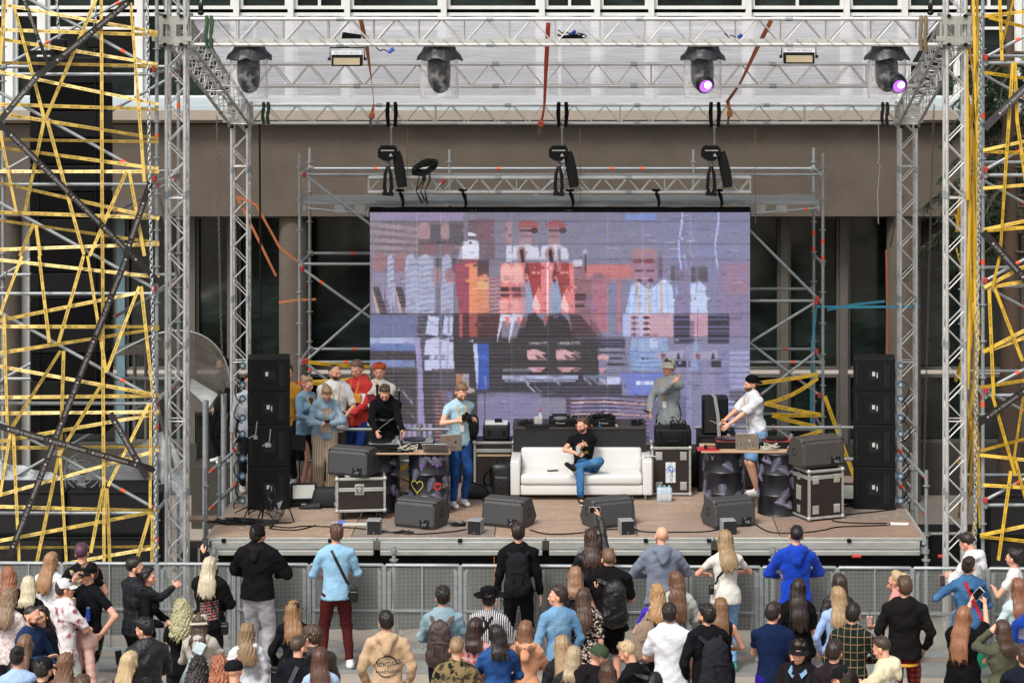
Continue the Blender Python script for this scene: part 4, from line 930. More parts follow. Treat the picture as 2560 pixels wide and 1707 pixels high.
for i, (px, py, rz, lab, s_) in enumerate(wl):
 o = W0 if i == 0 else copy_tree(W0); p = G(px, py); put(o, p+Vector((0, .25, 0)), rz); o['label'] = lab; o['group'] = 'wedge monitors'; o['category'] = 'speaker'
def fcase(w, d, h, lab, caster_h=.12, lid=.16, handle=True, dishes=0, nm='flight_case'):
 t = thing(nm, lab, 'flight case'); z0 = caster_h
 MB().box((0, 0, z0+h/2), (w, d, h), ch=.004).build('body', CASE, t, smooth=False)
 r_ = .014; ed = .034
 for sx in (-1, 1):
  for sy in (-1, 1): MB().box((sx*(w/2-ed/2+.004), sy*(d/2-ed/2+.004), z0+h/2), (ed, ed, h-.001), ch=.004).build('corner_edging', CAL, t)
 for z in (z0+ed/2-.003, z0+h-ed/2+.003):
  e = MB()
  for sy in (-1, 1): e.box((0, sy*(d/2-ed/2+.006), z), (w, ed, ed), ch=.004)
  for sx in (-1, 1): e.box((sx*(w/2-ed/2+.006), 0, z), (ed, d-2*ed, ed), ch=.004)
  e.build('rim_edging', CAL, t)
 if lid:
  e = MB(); z = z0+h-lid
  for q in (-.014, .014):
   for sy in (-1, 1): e.box((0, sy*(d/2+.002), z+q), (w-2*ed, .014, .024), ch=.003)
   for sx in (-1, 1): e.box((sx*(w/2+.002), 0, z+q), (.014, d-2*ed, .024), ch=.003)
  e.build('lid_strip', CAL, t)
 for sx in (-1, 1):
  for sy in (-1, 1):
   for z in (z0+.012, z0+h-.012): MB().sphere((sx*(w/2-.01), sy*(d/2-.01), z), .034, 10).build('ball_corner', CAL, t)
 if handle:
  c = Vector((-.02, -d/2-.004, z0+h-lid if lid else z0+h*.6)); l = MB(); l.box(c, (.13, .012, .15), ch=.004); o = l.build('latch', CAL, t)
  q = MB(); q.box(c+Vector((0, -.008, 0)), (.09, .004, .11)); q = q.build('latch_dish', M('latch_dish', '77766f', .4, .4), None, base=(0, 0, 0)); q.parent = o
  q = MB(); q.box(c+Vector((0, -.013, 0)), (.03, .008, .07), ch=.003); q.box(c+Vector((0, -.013, .015)), (.07, .008, .022), ch=.003); q = q.build('latch_key', CAL, None, base=(0, 0, 0)); q.parent = o
  for sx in (1, -1):
   l = MB(); l.box((sx*(w/2+.004), 0, z0+h*.45), (.012, .1, .14), ch=.004); l.box((sx*(w/2+.012), 0, z0+h*.45), (.012, .06, .02)); l.build('handle', CAL, t)
 k = 0
 for dx in ((-1, 1) if dishes else ()):
  for dz in (-1, 1):
   c = Vector((dx*(w/2-.11), -d/2-.003, z0+h/2+dz*(h/2-.13))); m = MB(); m.box(c, (.1, .01, .12), ch=.01); m.box(c+Vector((0, -.006, 0)), (.06, .004, .08)); o = m.build('stacking_dish', CAL, t)
 if caster_h > .03:
  for sx in (-1, 1):
   for sy in (-1, 1):
    m = MB(); c = Vector((sx*(w/2-.1), sy*(d/2-.09), .052)); m.tube(c-Vector((.017, 0, 0)), c+Vector((.017, 0, 0)), .052, 14); o = m.build('caster', RUB, t)
    m = MB(); m.box(c+Vector((0, 0, .06)), (.08, .08, .01)); m.box(c+Vector((-.022, 0, .03)), (.005, .04, .06)); m.box(c+Vector((.022, 0, .03)), (.005, .04, .06)); q = m.build('fork', CAL, None, base=(0, 0, 0)); q.parent = o
 return t
fc = fcase(.69, .5, .47, 'black flight case on casters under the left wedge monitor'); p = G(897, 1300); put(fc, p+Vector((0, .25, 0)), .12)
w_ = copy_tree(W0); put(w_, p+Vector((-.08, .27, .6)), -.4); setp(w_, 'grey wedge monitor standing on the left flight case', 'speaker', 'wedge monitors')
MB().box((p.x-.05, p.y+.2, SH+.605), (.3, .3, .02)).build('spacer_board', M('pale_board', 'b9b5a8', .7)); setp(bpy.data.objects['spacer_board'], 'pale board between flight case and wedge monitor on the left', 'board')
fr = fcase(.56, .56, .68, 'tall scuffed flight case on end under the right wedge monitor', .03, .1, False, 1); p = G(2046, 1302); put(fr, p+Vector((0, .3, 0)), .42)
m = MB()
for z in (.14, .6): m.box((-.284, -.0, z), (.01, .08, .1), ch=.003)
m.box((-.284, -.0, .37), (.012, .13, .2), ch=.004); q = m.build('latch', CAL, None, base=(0, 0, 0)); q.parent = fr
put(W1, p+Vector((-.02, .3, .735)), .45); setp(W1, 'dusty black wedge monitor standing on the right flight case', 'speaker', 'wedge monitors')
fm = fcase(.6, .5, .66, 'brown flight case with lid behind the backpack left of the sofa', .02, .13, False); put(fm, G(1235, 1216)+Vector((0, .2, 0)), .0)
MB().box((0, -.258, .48), (.5, .012, .03)).build('wood_strip', M('raw_wood', 'a58d6c', .7), None, base=(0, 0, 0)).parent = fm
fs = fcase(.58, .5, .7, 'tall brown flight case with sticker right of the sofa', .02, 0, False, 1); p = G(1678, 1240); put(fs, p+Vector((0, .25, 0)), 0)
m = MB(); m.box((-.01, -.254, .35), (.145, .006, .3)); m.build('sticker', M('white_sticker', 'd5d8da', .5, na=.04), None, base=(0, 0, 0)).parent = fs
m = MB(); rot = Matrix.Rotation(-PI/2, 4, 'Y')
def dec(mb, s_, size, x, y, z, ang=0, nx=(1, 0, 0)):
 M4 = frame((x, y, z), nx, (0, 0, 1)) @ Matrix.Rotation(ang, 4, 'Z'); mb.text(s_, size, M4)
dec(m, 'UDIO', .075, -.0, -.2585, .27, -PI/2); dec(m, 'i', .06, .0, -.2585, .49, -PI/2); q = m.build('sticker_text', M('dark_print', '23252b', .6, na=0), None, base=(0, 0, 0)); q.parent = fs
m = MB(); dec(m, '@', .16, -.0, -.259, .4, -PI/2); q = m.build('sticker_logo', M('blue_print', '2260b4', .6, na=0), None, base=(0, 0, 0)); q.parent = fs
# ---- small cubes
cb = thing('cube_speaker', '', 'speaker'); MB().box((0, 0, .095), (.19, .2, .19), ch=.006).build('case', M('cube_grey', '8a8c8e', .5), cb); MB().box((.008, -.102, .09), (.18, .01, .18), ch=.004).build('grille', M('black_grille', '111112', .7), cb); MB().sphere((.008, -.108, .025), (.008, .004, .008), 8).build('badge', CAL, cb)
for i, (px, lab, rz) in enumerate(((934, 'small black cube speaker at the stage edge below the left flight case', -.06), (1188, 'small black cube speaker at the stage edge left of centre', -.25), (1565, 'small black cube speaker at the stage edge before the right centre wedge', .2), (1821, 'small black cube speaker at the stage edge, rightmost of four', .15))):
 o = cb if i == 0 else copy_tree(cb); put(o, G(px, 1336)+Vector((0, .1, 0)), rz); setp(o, lab, 'speaker', 'cube speakers along the stage edge')
# ---- drums
LEAF = M('leaf_print', '908ca6', .6, ns=14, na=.4); DRUM = M('drum_black_print', '17171d', .35, ns=9, na=.35)
def drum(lab, seed, purple=False, cut=1.):
 random.seed(seed); t = thing('steel_drum', lab, 'drum', (0, 0, 0), 0, 'printed drums used as table legs'); r, h = .29, .88
 prof = [(0, 0), (r, 0), (r+.008, .012), (r, .025)]
 for z in (.29, .59): prof += [(r, z-.02), (r+.012, z), (r, z+.02)]
 prof += [(r, h-.02), (r+.008, h-.01), (r, h), (0, h)]
 MB().lathe((0, 0, 0), prof, 36).build('barrel', DRUM, t)
 m = MB()
 def pt(a, z): return Vector((math.sin(a)*(r+.0135), -math.cos(a)*(r+.0135), z))
 def line(a0, z0, a1, z1, w):
  p, q = pt(a0, z0), pt(a1, z1); n_ = Vector((math.sin((a0+a1)/2), -math.cos((a0+a1)/2), 0)); d_ = (q-p); 
  if d_.length < .004: return
  s_ = d_.cross(n_).normalized()*w; m.add([p-s_, p+s_, q+s_*.5, q-s_*.5], [(0, 1, 2, 3)])
 for k in range(16):
  a = random.uniform(-1.5, 1.5); z = random.uniform(.1, .8); an = random.uniform(.4, 2.7); L = random.uniform(.16, .26); px_, pz = a, z; nn = 12
  for i in range(nn):
   f = i/nn; cx = a+math.cos(an)*L*f/r; cz = z+math.sin(an+f*.5)*L*f
   if not .03 < cz < h-.03: break
   line(px_, pz, cx, cz, .002); px_, pz = cx, cz
   wd = .075*math.sin(PI*min(1, f+.12))
   for s_ in (-1, 1):
    q = an+s_*(1.0-.3*f); ez = cz+math.sin(q)*wd
    if .02 < ez < h-.02: line(cx, cz, cx+math.cos(q)*wd/r, ez, .003)
 m.build('leaf_pattern', LEAF, t, smooth=False)
 return t, pt, line, m
T1 = 1.0
dr = []
for lab, px, py, sd in (('black drum with sprayed yellow heart and red bat emblem under the left table', 1070, 1292, 3), ('black drum mostly hidden behind the flight case under the left table', 945, 1285, 4), ('black leaf printed drum under the left end of the right table', 1813, 1287, 5), ('black leaf printed drum under the right end of the right table', 1950, 1292, 6)):
 t, pt, line, _ = drum(lab, sd); put(t, G(px, py)+Vector((0, .29, 0)), 0); dr.append(t)
def on_drum(t, name, mat, segs, w):
 m = MB(); r = .306
 for (x0, z0), (x1, z1) in zip(segs[:-1], segs[1:]):
  a0, a1 = math.asin(max(-1, min(1, x0/r))), math.asin(max(-1, min(1, x1/r))); p = Vector((math.sin(a0)*r, -math.cos(a0)*r, z0)); q = Vector((math.sin(a1)*r, -math.cos(a1)*r, z1)); n_ = Vector((math.sin(a0), -math.cos(a0), 0)); s_ = (q-p).cross(n_).normalized()*w; m.add([p-s_, p+s_, q+s_, q-s_], [(0, 1, 2, 3)])
 q = m.build(name, mat, None, base=(0, 0, 0), smooth=False); q.parent = t
YS = M('yellow_spray', 'a8a53a', .6, na=.1)
hrt = [(-.155+.085*(16*math.sin(a)**3)/16, .43+.1*(13*math.cos(a)-5*math.cos(2*a)-2*math.cos(3*a)-math.cos(4*a))/16) for a in [2*PI*k/24 for k in range(25)]]
on_drum(dr[0], 'sprayed_heart', YS, hrt, .006); on_drum(dr[0], 'paint_drip', YS, [(-.155, .32), (-.15, .2)], .003)
on_drum(dr[1], 'sprayed_heart', YS, [(x+.17, z) for x, z in hrt], .006)
def disc_on(t, name, mat, cx, cz, rad, off=.004, sx=1):
 m = MB(); r = .304+off; V = []
 for k in range(24):
  x = cx+rad*sx*math.cos(2*PI*k/24); a = math.asin(max(-1, min(1, x/r))); V.append(Vector((math.sin(a)*r, -math.cos(a)*r, cz+rad*math.sin(2*PI*k/24))))
 m.add(V, [tuple(range(24))]); q = m.build(name, mat, None, base=(0, 0, 0), smooth=False); q.parent = t
disc_on(dr[0], 'round_emblem', M('emblem_red', 'b23a2c', .6, na=.05), .135, .43, .058)
DP = M('dark_print', '23252b', .6, na=0)
a_ = math.asin(.135/.31); bc = Vector((math.sin(a_)*.312, -math.cos(a_)*.312, .43)); bm = MB()
bx = Vector((math.cos(a_), math.sin(a_), 0)); F4 = frame(bc, bx, (0, 0, 1))
bm.add([F4 @ Vector((x*.045, y*.045, .001)) for x, y in ((0, .35), (.25, .15), (.55, .5), (1, .6), (.95, .1), (.75, -.1), (.5, .0), (.35, -.35), (0, -.8), (-.35, -.35), (-.5, 0), (-.75, -.1), (-.95, .1), (-1, .6), (-.55, .5), (-.25, .15))], [tuple(range(16))])
q = bm.build('bat_emblem', DP, None, base=(0, 0, 0), smooth=False); q.parent = dr[0]
a_ = math.asin(.24/.31); tm = MB(); tm.text('BA', .1, frame((math.sin(a_)*.314, -math.cos(a_)*.314, .43), (math.cos(a_), math.sin(a_), 0), (0, 0, 1))); q = tm.build('brand_text', M('white_print', 'cfccca', .6), None, base=(0, 0, 0), smooth=False); q.parent = dr[0]
PS = M('purple_spray', '6b4a8c', .7, na=.2)
for x in (-.09, .13): disc_on(dr[0], 'purple_dot', PS, x, .73, .03); on_drum(dr[0], 'paint_drip', PS, [(x, .71), (x+.003, .6)], .003)
# ---- tables
WOOD = M('table_plywood', 'b39578', .5, ns=4, na=.15, st=(1, 6, 1)); 
def table(lab, x0, x1, py, D, dd):
 a, b = P(x0, py, D), P(x1, py, D); t = thing('dj_table', lab, 'table', ((a.x+b.x)/2, a.y+dd/2, a.z-.03))
 MB().box(((a.x+b.x)/2, a.y+dd/2, a.z-.012), (b.x-a.x, dd, .024), ch=.003).build('tabletop', WOOD, t, smooth=False); return a.z
D1 = G(1070, 1292).y+32; D2 = G(1813, 1287).y+32
z1 = SH+.88; 
def ypx(z, D): return VY+(CH-z)*FP/D
zt1 = table('plywood table top with turntables resting on drums at the left', 930, 1126, ypx(z1+.026, D1-.02), D1-.02, .62)
zt2 = table('plywood table top with turntables resting on drums at the right', 1753, 1986, ypx(z1+.026, D2-.02), D2-.02, .62)
METL = M('turntable_silver', '9fa2a6', .35, .5); VIN = M('vinyl_black', '0c0c0d', .25, ns=60)
def turntable(lab, loc, rz=0, red=False):
 t = thing('turntable', lab, 'turntable'); MB().box((0, 0, .055), (.45, .35, .09), ch=.008).build('plinth', BLK, t); MB().box((0, 0, .103), (.43, .33, .008)).build('top_plate', M('red_turntable_top', 'a03034', .5) if red else METL, t)
 MB().lathe((-.05, 0, .107), [(0, 0), (.165, 0), (.165, .02), (.15, .022), (.05, .022), (.0, .022)], 28).build('platter', VIN, t)
 m = MB(); m.tube((.17, .1, .105), (.17, .1, .16), .03, 12); m.path([(.17, .14, .165), (.17, .1, .165), (.165, -.05, .16), (.13, -.12, .14)], .007, 6); m.box((.125, -.13, .135), (.02, .04, .012)); m.build('tonearm', METL, t)
 m = MB(); m.box((.19, -.06, .112), (.015, .12, .01)); m.build('pitch_slider', METL, t)
 for s_ in (-1, 1):
  for q in (-1, 1): MB().tube((s_*.19, q*.14, -.0), (s_*.19, q*.14, .012), .025, 10).build('foot', RUB, t)
 return put(t, loc, rz)
def mixer(lab, loc, w=.3, d=.34, rz=0, nm='dj_mixer', h=.09):
 t = thing(nm, lab, 'mixer'); MB().box((0, 0, h/2), (w, d, h), ch=.006).build('body', BLK, t)
 for i in range(5):
  for j in range(3): MB().lathe((-w*.38+w*.19*i, -.02+j*d*.15, h), [(.011, 0), (.009, .022), (0, .022)], 8).build('knob', METL if (i+j) % 2 else RUB, t)
 for i in range(4): MB().box((-w*.33+w*.22*i, -d*.3, h+.006), (.014, .03, .012)).build('fader', METL, t)
 return put(t, loc, rz)
def P_on(px, z, y): return Vector(((px-VX)*(y+32)/FP, y, z))
yA, yB = D1-32, D2-32
turntable('left turntable on the left table', P_on(962, zt1, yA+.28), .0); mixer('dj mixer between the turntables on the left table', P_on(1009, zt1, yA+.28)); turntable('right turntable on the left table beside the laptop', P_on(1046, zt1, yA+.4), 0)
turntable('red topped left turntable on the right table', P_on(1828, zt2, yB+.33), 0, True); turntable('red topped right turntable on the right table', P_on(1950, zt2, yB+.33), 0, True); mixer('dj mixer on the right table behind the laptop', P_on(1893, zt2, yB+.33), .26)
def laptop(lab, loc, rz, col_, w=.34, tilt=.25, nm='laptop', flat=False):
 t = thing(nm, lab, 'laptop'); mt = M('laptop_'+col_, col_, .35, .4, ns=3, na=.08)
 MB().box((0, .12, .008), (w, .24, .014), ch=.004).build('base', mt, t)
 rot = Matrix.Rotation(tilt, 3, 'X'); MB().box(rot @ Vector((0, 0, .118))+Vector((0, .0, .01)), (w, .008, .235), rot, ch=.003).build('screen_lid', mt, t)
 return put(t, loc, rz), rot, t
def lid_text(t, rot, items, nm='sticker'):
 for s_, size, x, z, mt in items:
  m = MB(); M4 = Matrix.Translation((0, 0, .01)) @ rot.to_4x4() @ frame((x, -.0055, z), (1, 0, 0), (0, 0, 1)); m.text(s_, size, M4); q = m.build(nm, mt, None, base=(0, 0, 0), smooth=False); q.parent = t
_, rt, lp = laptop('slim silver laptop with closed low lid on the left table', P_on(1090, zt1, yA+.05), -.1, '9a9da0', .36, .95)
_, rt, lp = laptop('sticker covered laptop at the right end of the left table', P_on(1128, zt1, yA+.12), .15, '8b8378', .3, .15); lid_text(lp, rt, [('FUN', .06, 0, .04, DP), ('●', .06, -.05, .16, M('red_sticker', 'a04038', .6)), ('◆', .05, .06, .12, DP), ('●', .04, -.1, .08, M('yellow_sticker', 'c8a840', .6))])
_, rt, lp = laptop('laptop covered in graffiti style stickers on the right table', P_on(1868, zt2, yB+.06), -.06, '92877a', .33, .12)
lid_text(lp, rt, [('LAIWE', .088, -.02, .072, DP), ('LAIWE', .078, -.02, .073, M('pale_sticker', 'a79c8c', .6)), ('YO!', .04, -.11, .19, DP), ('yeah', .035, .1, .2, LBL), ('Teenkee', .026, -.01, .205, DP), ('●', .04, .03, .13, LBL), ('DATABASE', .022, -.05, .02, DP)])
def cable(lab, pts, r=.008, mat=None, grp_=None, nm='cable'):
 o = MB().path(pts, r, 6).build(nm, mat or RUB); return setp(o, lab, 'cable', grp_)
def smooth_pts(pts, n=6):
 out = []; pts = [Vector(p) for p in pts]
 for i in range(len(pts)-1):
  p0, p1, p2, p3 = pts[max(i-1, 0)], pts[i], pts[i+1], pts[min(i+2, len(pts)-1)]
  for k in range(n):
   t = k/n; out.append(.5*((2*p1)+(p2-p0)*t+(2*p0-5*p1+4*p2-p3)*t*t+(3*p1-p0-3*p2+p3)*t**3))
 return out+[pts[-1]]
def mess(lab, c, rx, ry, rz_, n, seed, r=.006, mat=None, nm='cable_pile', nl=9):
 random.seed(seed); m = MB(); c = Vector(c)
 for k in range(n):
  a0 = random.uniform(0, 6.3); pts = []
  for i in range(nl):
   a = a0+i*random.uniform(.4, .9); q = random.uniform(.3, 1); pts.append(c+Vector((rx*q*math.cos(a), ry*q*math.sin(a), abs(random.gauss(0, rz_))+r)))
  m.path(smooth_pts(pts, 4), r, 5)
 return setp(m.build(nm, mat or RUB), lab, 'cable')
WC = M('white_cable', 'b9b5a6', .6, na=.05)
mess('pale looped cables tangled beside the laptop on the left table', P_on(1020, zt1, yA+.03), .16, .05, .05, 3, 3, .006, WC); mess('white looped cables beside the laptop on the right table', P_on(1925, zt2, yB+.03), .17, .05, .06, 4, 4, .006, WC)
mess('black cables along the front of the left table', P_on(985, zt1, yA+.02), .3, .04, .02, 4, 5, .007)
for px, lab in ((1977, 'white power adapter on the right table'),): setp(MB().box(P_on(px-3, zt2+.03, yB+.05), (.06, .05, .06), ch=.01).build('power_adapter', M('white_plastic', 'c9c9c4', .4)), lab, 'adapter')
t = thing('paper_cup', 'small beige cup standing behind the right wedge monitor', 'cup', P_on(1996, zt2, yB+.3)); MB().lathe(wloc(t), [(0, 0), (.03, 0), (.04, .1), (.036, .1), (0, .02)], 16).build('cup_body', M('paper_beige', 'b0a690', .7), t)
# red folder and headphones
t = thing('red_record_sleeve', 'red record sleeve at the left end of the right table', 'record sleeve', P_on(1770, zt2, yB+.08)); c = wloc(t); MB().box(c+Vector((0, .05, .006)), (.31, .28, .012)).build('sleeve', M('red_card', 'a8262e', .5), t); 
t = thing('headphones', 'black headphones lying on the red sleeve', 'headphones', P_on(1779, zt2+.014, yB+.05)); c = wloc(t); MB().path([c+Vector((.09*math.cos(a), .05+.07*math.sin(a), .03)) for a in [PI*k/8 for k in range(9)]], .009, 6).build('headband', RUB, t)
for s_ in (-1, 1): MB().sphere(c+Vector((s_*.085, .04, .03)), (.025, .04, .032), 10).build('earcup', RUB, t)
# ---- booth behind the sofa
a, b = G(1283, 1227), G(1615, 1227); zb2 = Z(1068, a.y+32)
t = thing('dj_booth', 'long matt black counter behind the white sofa', 'counter', ((a.x+b.x)/2, a.y+.3, SH))
MB().box(((a.x+b.x)/2, a.y+.01, (SH+zb2)/2-.01), (b.x-a.x, .03, zb2-SH-.03)).build('front_panel', M('booth_black', '18191d', .65, ns=3, na=.25, bs=80), t, smooth=False)
MB().box(((a.x+b.x)/2, a.y+.36, zb2-.012), (b.x-a.x+.02, .76, .024), ch=.003).build('countertop', M('booth_top', '3b3532', .6, ns=10, na=.35), t, smooth=False)
for x in (a.x+.02, b.x-.02): MB().box((x, a.y+.4, (SH+zb2)/2-.01), (.03, .7, zb2-SH-.03)).build('side_panel', MATS['booth_black'], t, smooth=False)
yb = a.y+.25
cd = thing('cd_player', 'black digital deck on the left of the black counter', 'deck'); MB().box((0, 0, .05), (.32, .38, .1), ch=.01).build('body', BLK, cd); MB().lathe((0, -.06, .1), [(.1, 0), (.1, .014), (.03, .016), (0, .016)], 24).build('jog_wheel', METL, cd); MB().box((0, .12, .115), (.22, .1, .01), Matrix.Rotation(.3, 3, 'X')).build('display', DKH, cd); m = MB(); m.text('Pioneer', .045, frame((0, -.193, .055), (1, 0, 0), (0, 0, 1))); q = m.build('maker_name', LBL, None, base=(0, 0, 0), smooth=False); q.parent = cd
put(cd, P_on(1400, zb2, yb), .05); cd2 = copy_tree(cd); put(cd2, P_on(1510, zb2, yb), -.04); cd2['label'] = 'black digital deck half buried in cables on the counter'
mixer('large dj mixer with many knobs in the middle of the black counter', P_on(1457, zb2, yb), .34, .38, 0, 'dj_mixer', .11)
mess('dense heap of black cables on the counter behind the mixer', P_on(1502, zb2+.07, yb-.1), .24, .1, .05, 14, 8, .007); mess('small pile of black cable at the left end of the counter', P_on(1312, zb2, yb-.08), .13, .08, .03, 7, 9, .007); mess('coil of black cable at the right end of the counter', P_on(1592, zb2, yb-.05), .1, .08, .05, 6, 10, .007); mess('thin cables running along the counter front edge', P_on(1440, zb2, yb-.2), .45, .03, .012, 5, 11, .006)
random.seed(12)
for i, (px, cc_, wd) in enumerate(((1478, '8a4a3c', 'rust red'), (1497, '3d5f86', 'blue'), (1540, 'b9a99a', 'beige'), (1440, 'a04a40', 'bright red'))):
 setp(MB().tube(P_on(px, zb2+.03, yb-.22), P_on(px+3, zb2+.02, yb-.27), .014, 8).build('audio_plug', M('plug_'+cc_, cc_, .5)), f'small {wd} audio plug on the counter front edge', 'plug')
t = thing('water_bottle', 'clear water bottle with red cap on the black counter', 'bottle', P_on(1351, zb2, yb-.12)); c = wloc(t)
def mk_pet():
 k = N('clear_pet'); k.col((.75, .8, .85)); k.rm(.1); tr_ = k.n('BsdfTransparent'); mx = k.n('MixShader', i_0=.45); k.l(tr_.outputs[0], mx.inputs[1]); k.l(k.b.outputs[0], mx.inputs[2]); k.l(mx.outputs[0], k.out.inputs[0]); return k.m
PET = mk_pet()
MB().lathe(c, [(0, 0), (.032, 0), (.034, .02), (.034, .13), (.03, .16), (.014, .2), (.013, .215)], 14).build('bottle_body', PET, t); MB().tube(c+Vector((0, 0, .212)), c+Vector((0, 0, .238)), .017, 10).build('cap', M('red_cap', 'c43a30', .4), t); MB().tube(c+Vector((0, 0, .07)), c+Vector((0, 0, .11)), .0345, 14).build('label_band', LBL, t)
t = thing('paper_cup', 'white patterned paper cup beside the bottle on the counter', 'cup', P_on(1342, zb2, yb-.05)); MB().lathe(wloc(t), [(0, 0), (.035, 0), (.045, .12), (.041, .12), (0, .02)], 16).build('cup_body', M('paper_white', 'c6c2b8', .7, ns=40), t)
setp(MB().box(P_on(1342, zb2+.018, yb-.22), (.34, .16, .03), ch=.005).build('audio_interface', BLK), 'flat black box on the counter under the bottle', 'audio interface')
# ---- sofa
WL = M('white_leatherette', 'cfcecb', .38, ns=3, na=.05, bs=6, bd=.01)
def rbox(c, d, r, n=2, puff=0):
 """softly rounded box"""
 me = bpy.data.meshes.new('q'); import bmesh as bmm; bm_ = bmm.new(); bmm.ops.create_cube(bm_, size=1)
 bmm.ops.scale(bm_, vec=d, verts=bm_.verts); bmm.ops.bevel(bm_, geom=bm_.edges[:], offset=r, segments=3, affect='EDGES', profile=.5)
 vs_ = [v.co.copy() for v in bm_.verts]; bm_.verts.index_update(); fs = [tuple(v.index for v in f.verts) for f in bm_.faces]; bm_.free(); bpy.data.meshes.remove(me)
 return [v+Vector(c) for v in vs_], fs
p0, p1 = G(1276, 1252), G(1631, 1252); sw = p1.x-p0.x; D_ = p0.y+32; sc_ = S(D_); sofa = thing('white_sofa', 'long white leatherette sofa in the middle of the stage', 'sofa', ((p0.x+p1.x)/2, p0.y+.4, SH))
cx = (p0.x+p1.x)/2; yf = p0.y+.02
hz = lambda py: (1252-py)/sc_
leg_h = .08; arm = .14
m = MB(); m.add(*rbox((cx, yf+.42, leg_h+.07+SH), (sw-2*arm, .78, .15), .02)); m.build('base', WL, sofa)
m = MB(); m.add(*rbox((cx, yf+.32, SH+.3), (sw-2*arm-.01, .64, .15), .045)); m.build('seat_cushion', WL, sofa)
m = MB(); v_, f_ = rbox((0, 0, 0), (sw-2*arm, .18, .46), .04); rot = Matrix.Rotation(-.16, 3, 'X'); m.add([rot @ p+Vector((cx, yf+.7, SH+.42)) for p in v_], f_); m.build('backrest', WL, sofa)
for s_ in (-1, 1):
 m = MB(); m.add(*rbox((cx+s_*(sw/2-arm/2), yf+.4, SH+.33), (arm, .82, .5), .02)); m.build('armrest', WL, sofa)
 for y in (yf+.08, yf+.72): MB().tube((cx+s_*(sw/2-.1), y, SH), (cx+s_*(sw/2-.1), y, SH+leg_h+.02), .014, 10, .022).build('leg', METL, sofa)
seat_z = SH+.375
for px, py, w_, lab in ((1385, 1122, .0, ''), ): pass
t = setp(MB().box((cx-.42, yf+.3, seat_z+.006), (.16, .07, .01), Matrix.Rotation(.3, 3, 'Z')).build('phone', RUB), 'dark phone lying on the sofa seat beside the man', 'phone')
m = MB(); q = [Vector((cx+.78, yf+.1, seat_z+.16)), Vector((cx+.9, yf+.12, seat_z+.2)), Vector((cx+1.05, yf+.14, seat_z+.17))]; 
ac = Vector((cx+sw/2-arm/2, yf+.3, SH+.582)); m.ribbon([ac+Vector((-.14, 0, -.12)), ac+Vector((-.09, 0, -.02)), ac+Vector((-.04, 0, .012)), ac+Vector((.09, .01, .012)), ac+Vector((.13, .0, .0))], .06, [(0, 0, 1)]*5, .002); setp(m.build('paper_strip', M('white_paper', 'd8d8d4', .7, na=.03)), 'curled white paper strip draped over the right armrest', 'paper')
# water pack
wp = thing('water_pack', 'shrink wrapped six pack of small water bottles right of the sofa', 'water pack', G(1662, 1256)+Vector((0, .12, 0))); c = wloc(wp)
for i in range(3):
 for j in range(2):
  MB().lathe(c+Vector(((i-1)*.07, (j-.5)*.07, 0)), [(0, 0), (.032, 0), (.034, .02), (.034, .15), (.014, .2), (.014, .22), (0, .22)], 12).build('bottle', M('pale_blue_plastic', '8fb4cc', .2, ns=20, na=.3), wp)
m = MB(); m.add(*rbox(c+Vector((0, 0, .1)), (.225, .155, .2), .03)); m.build('shrink_wrap', PET, wp)
m = MB(); m.box(c+Vector((0, -.079, .08)), (.19, .003, .06)); m.build('label_band', LBL, wp)
# ---- PA cabinets on the right behind the table
D_ = 35.0
t = thing('subwoofer', 'black subwoofer cabinet right of the flight case, half behind the right table', 'speaker', tuple(P(1795, 1225, D_))); a, b = P(1745, 1088, D_), P(1842, 1230, D_)
MB().box(((a.x+b.x)/2, a.y+.3, (a.z+SH)/2), (b.x-a.x, .6, a.z-SH), ch=.01).build('cabinet', BLK, t); MB().box(((a.x+b.x)/2, a.y-.003, (a.z+SH)/2), (b.x-a.x-.08, .01, a.z-SH-.1)).build('grille', M('black_grille', '111112', .7), t)
a2, b2 = P(1757, 996, D_), P(1822, 1088, D_)
t = thing('column_speaker', 'upright black loudspeaker with grey strap on the right subwoofer', 'speaker', ((a2.x+b2.x)/2, a.y+.2, a.z)); MB().box(((a2.x+b2.x)/2, a.y+.22, (a2.z+a.z)/2), (b2.x-a2.x, .34, a2.z-a.z-.004), ch=.02).build('cabinet', BLK, t); MB().box(((a2.x+b2.x)/2-.06, a.y+.047, (a2.z+a.z)/2), (.2, .01, a2.z-a.z-.06)).build('grille', MATS['black_grille'], t)
t2 = setp(MB().ribbon([P(1780, 994, D_-.02)+Vector((0, .3, .02)), P(1787, 992, D_-.02), P(1795, 1040, D_-.03), P(1800, 1130, D_-.03)], .05, [(0, 0, 1), (0, -.7, .7), (0, -1, 0), (0, -1, 0)], .004).build('grey_strap', M('grey_webbing', '8b8c8c', .8)), 'grey strap running over the upright loudspeaker', 'strap')
setp(MB().ribbon([P(1823, 1085, D_-.05), P(1812, 1105, D_-.06), P(1806, 1135, D_-.06)], .05, (0, -1, 0), .004).build('grey_strap', MATS['grey_webbing']), 'short grey strap hanging over the subwoofer edge', 'strap')
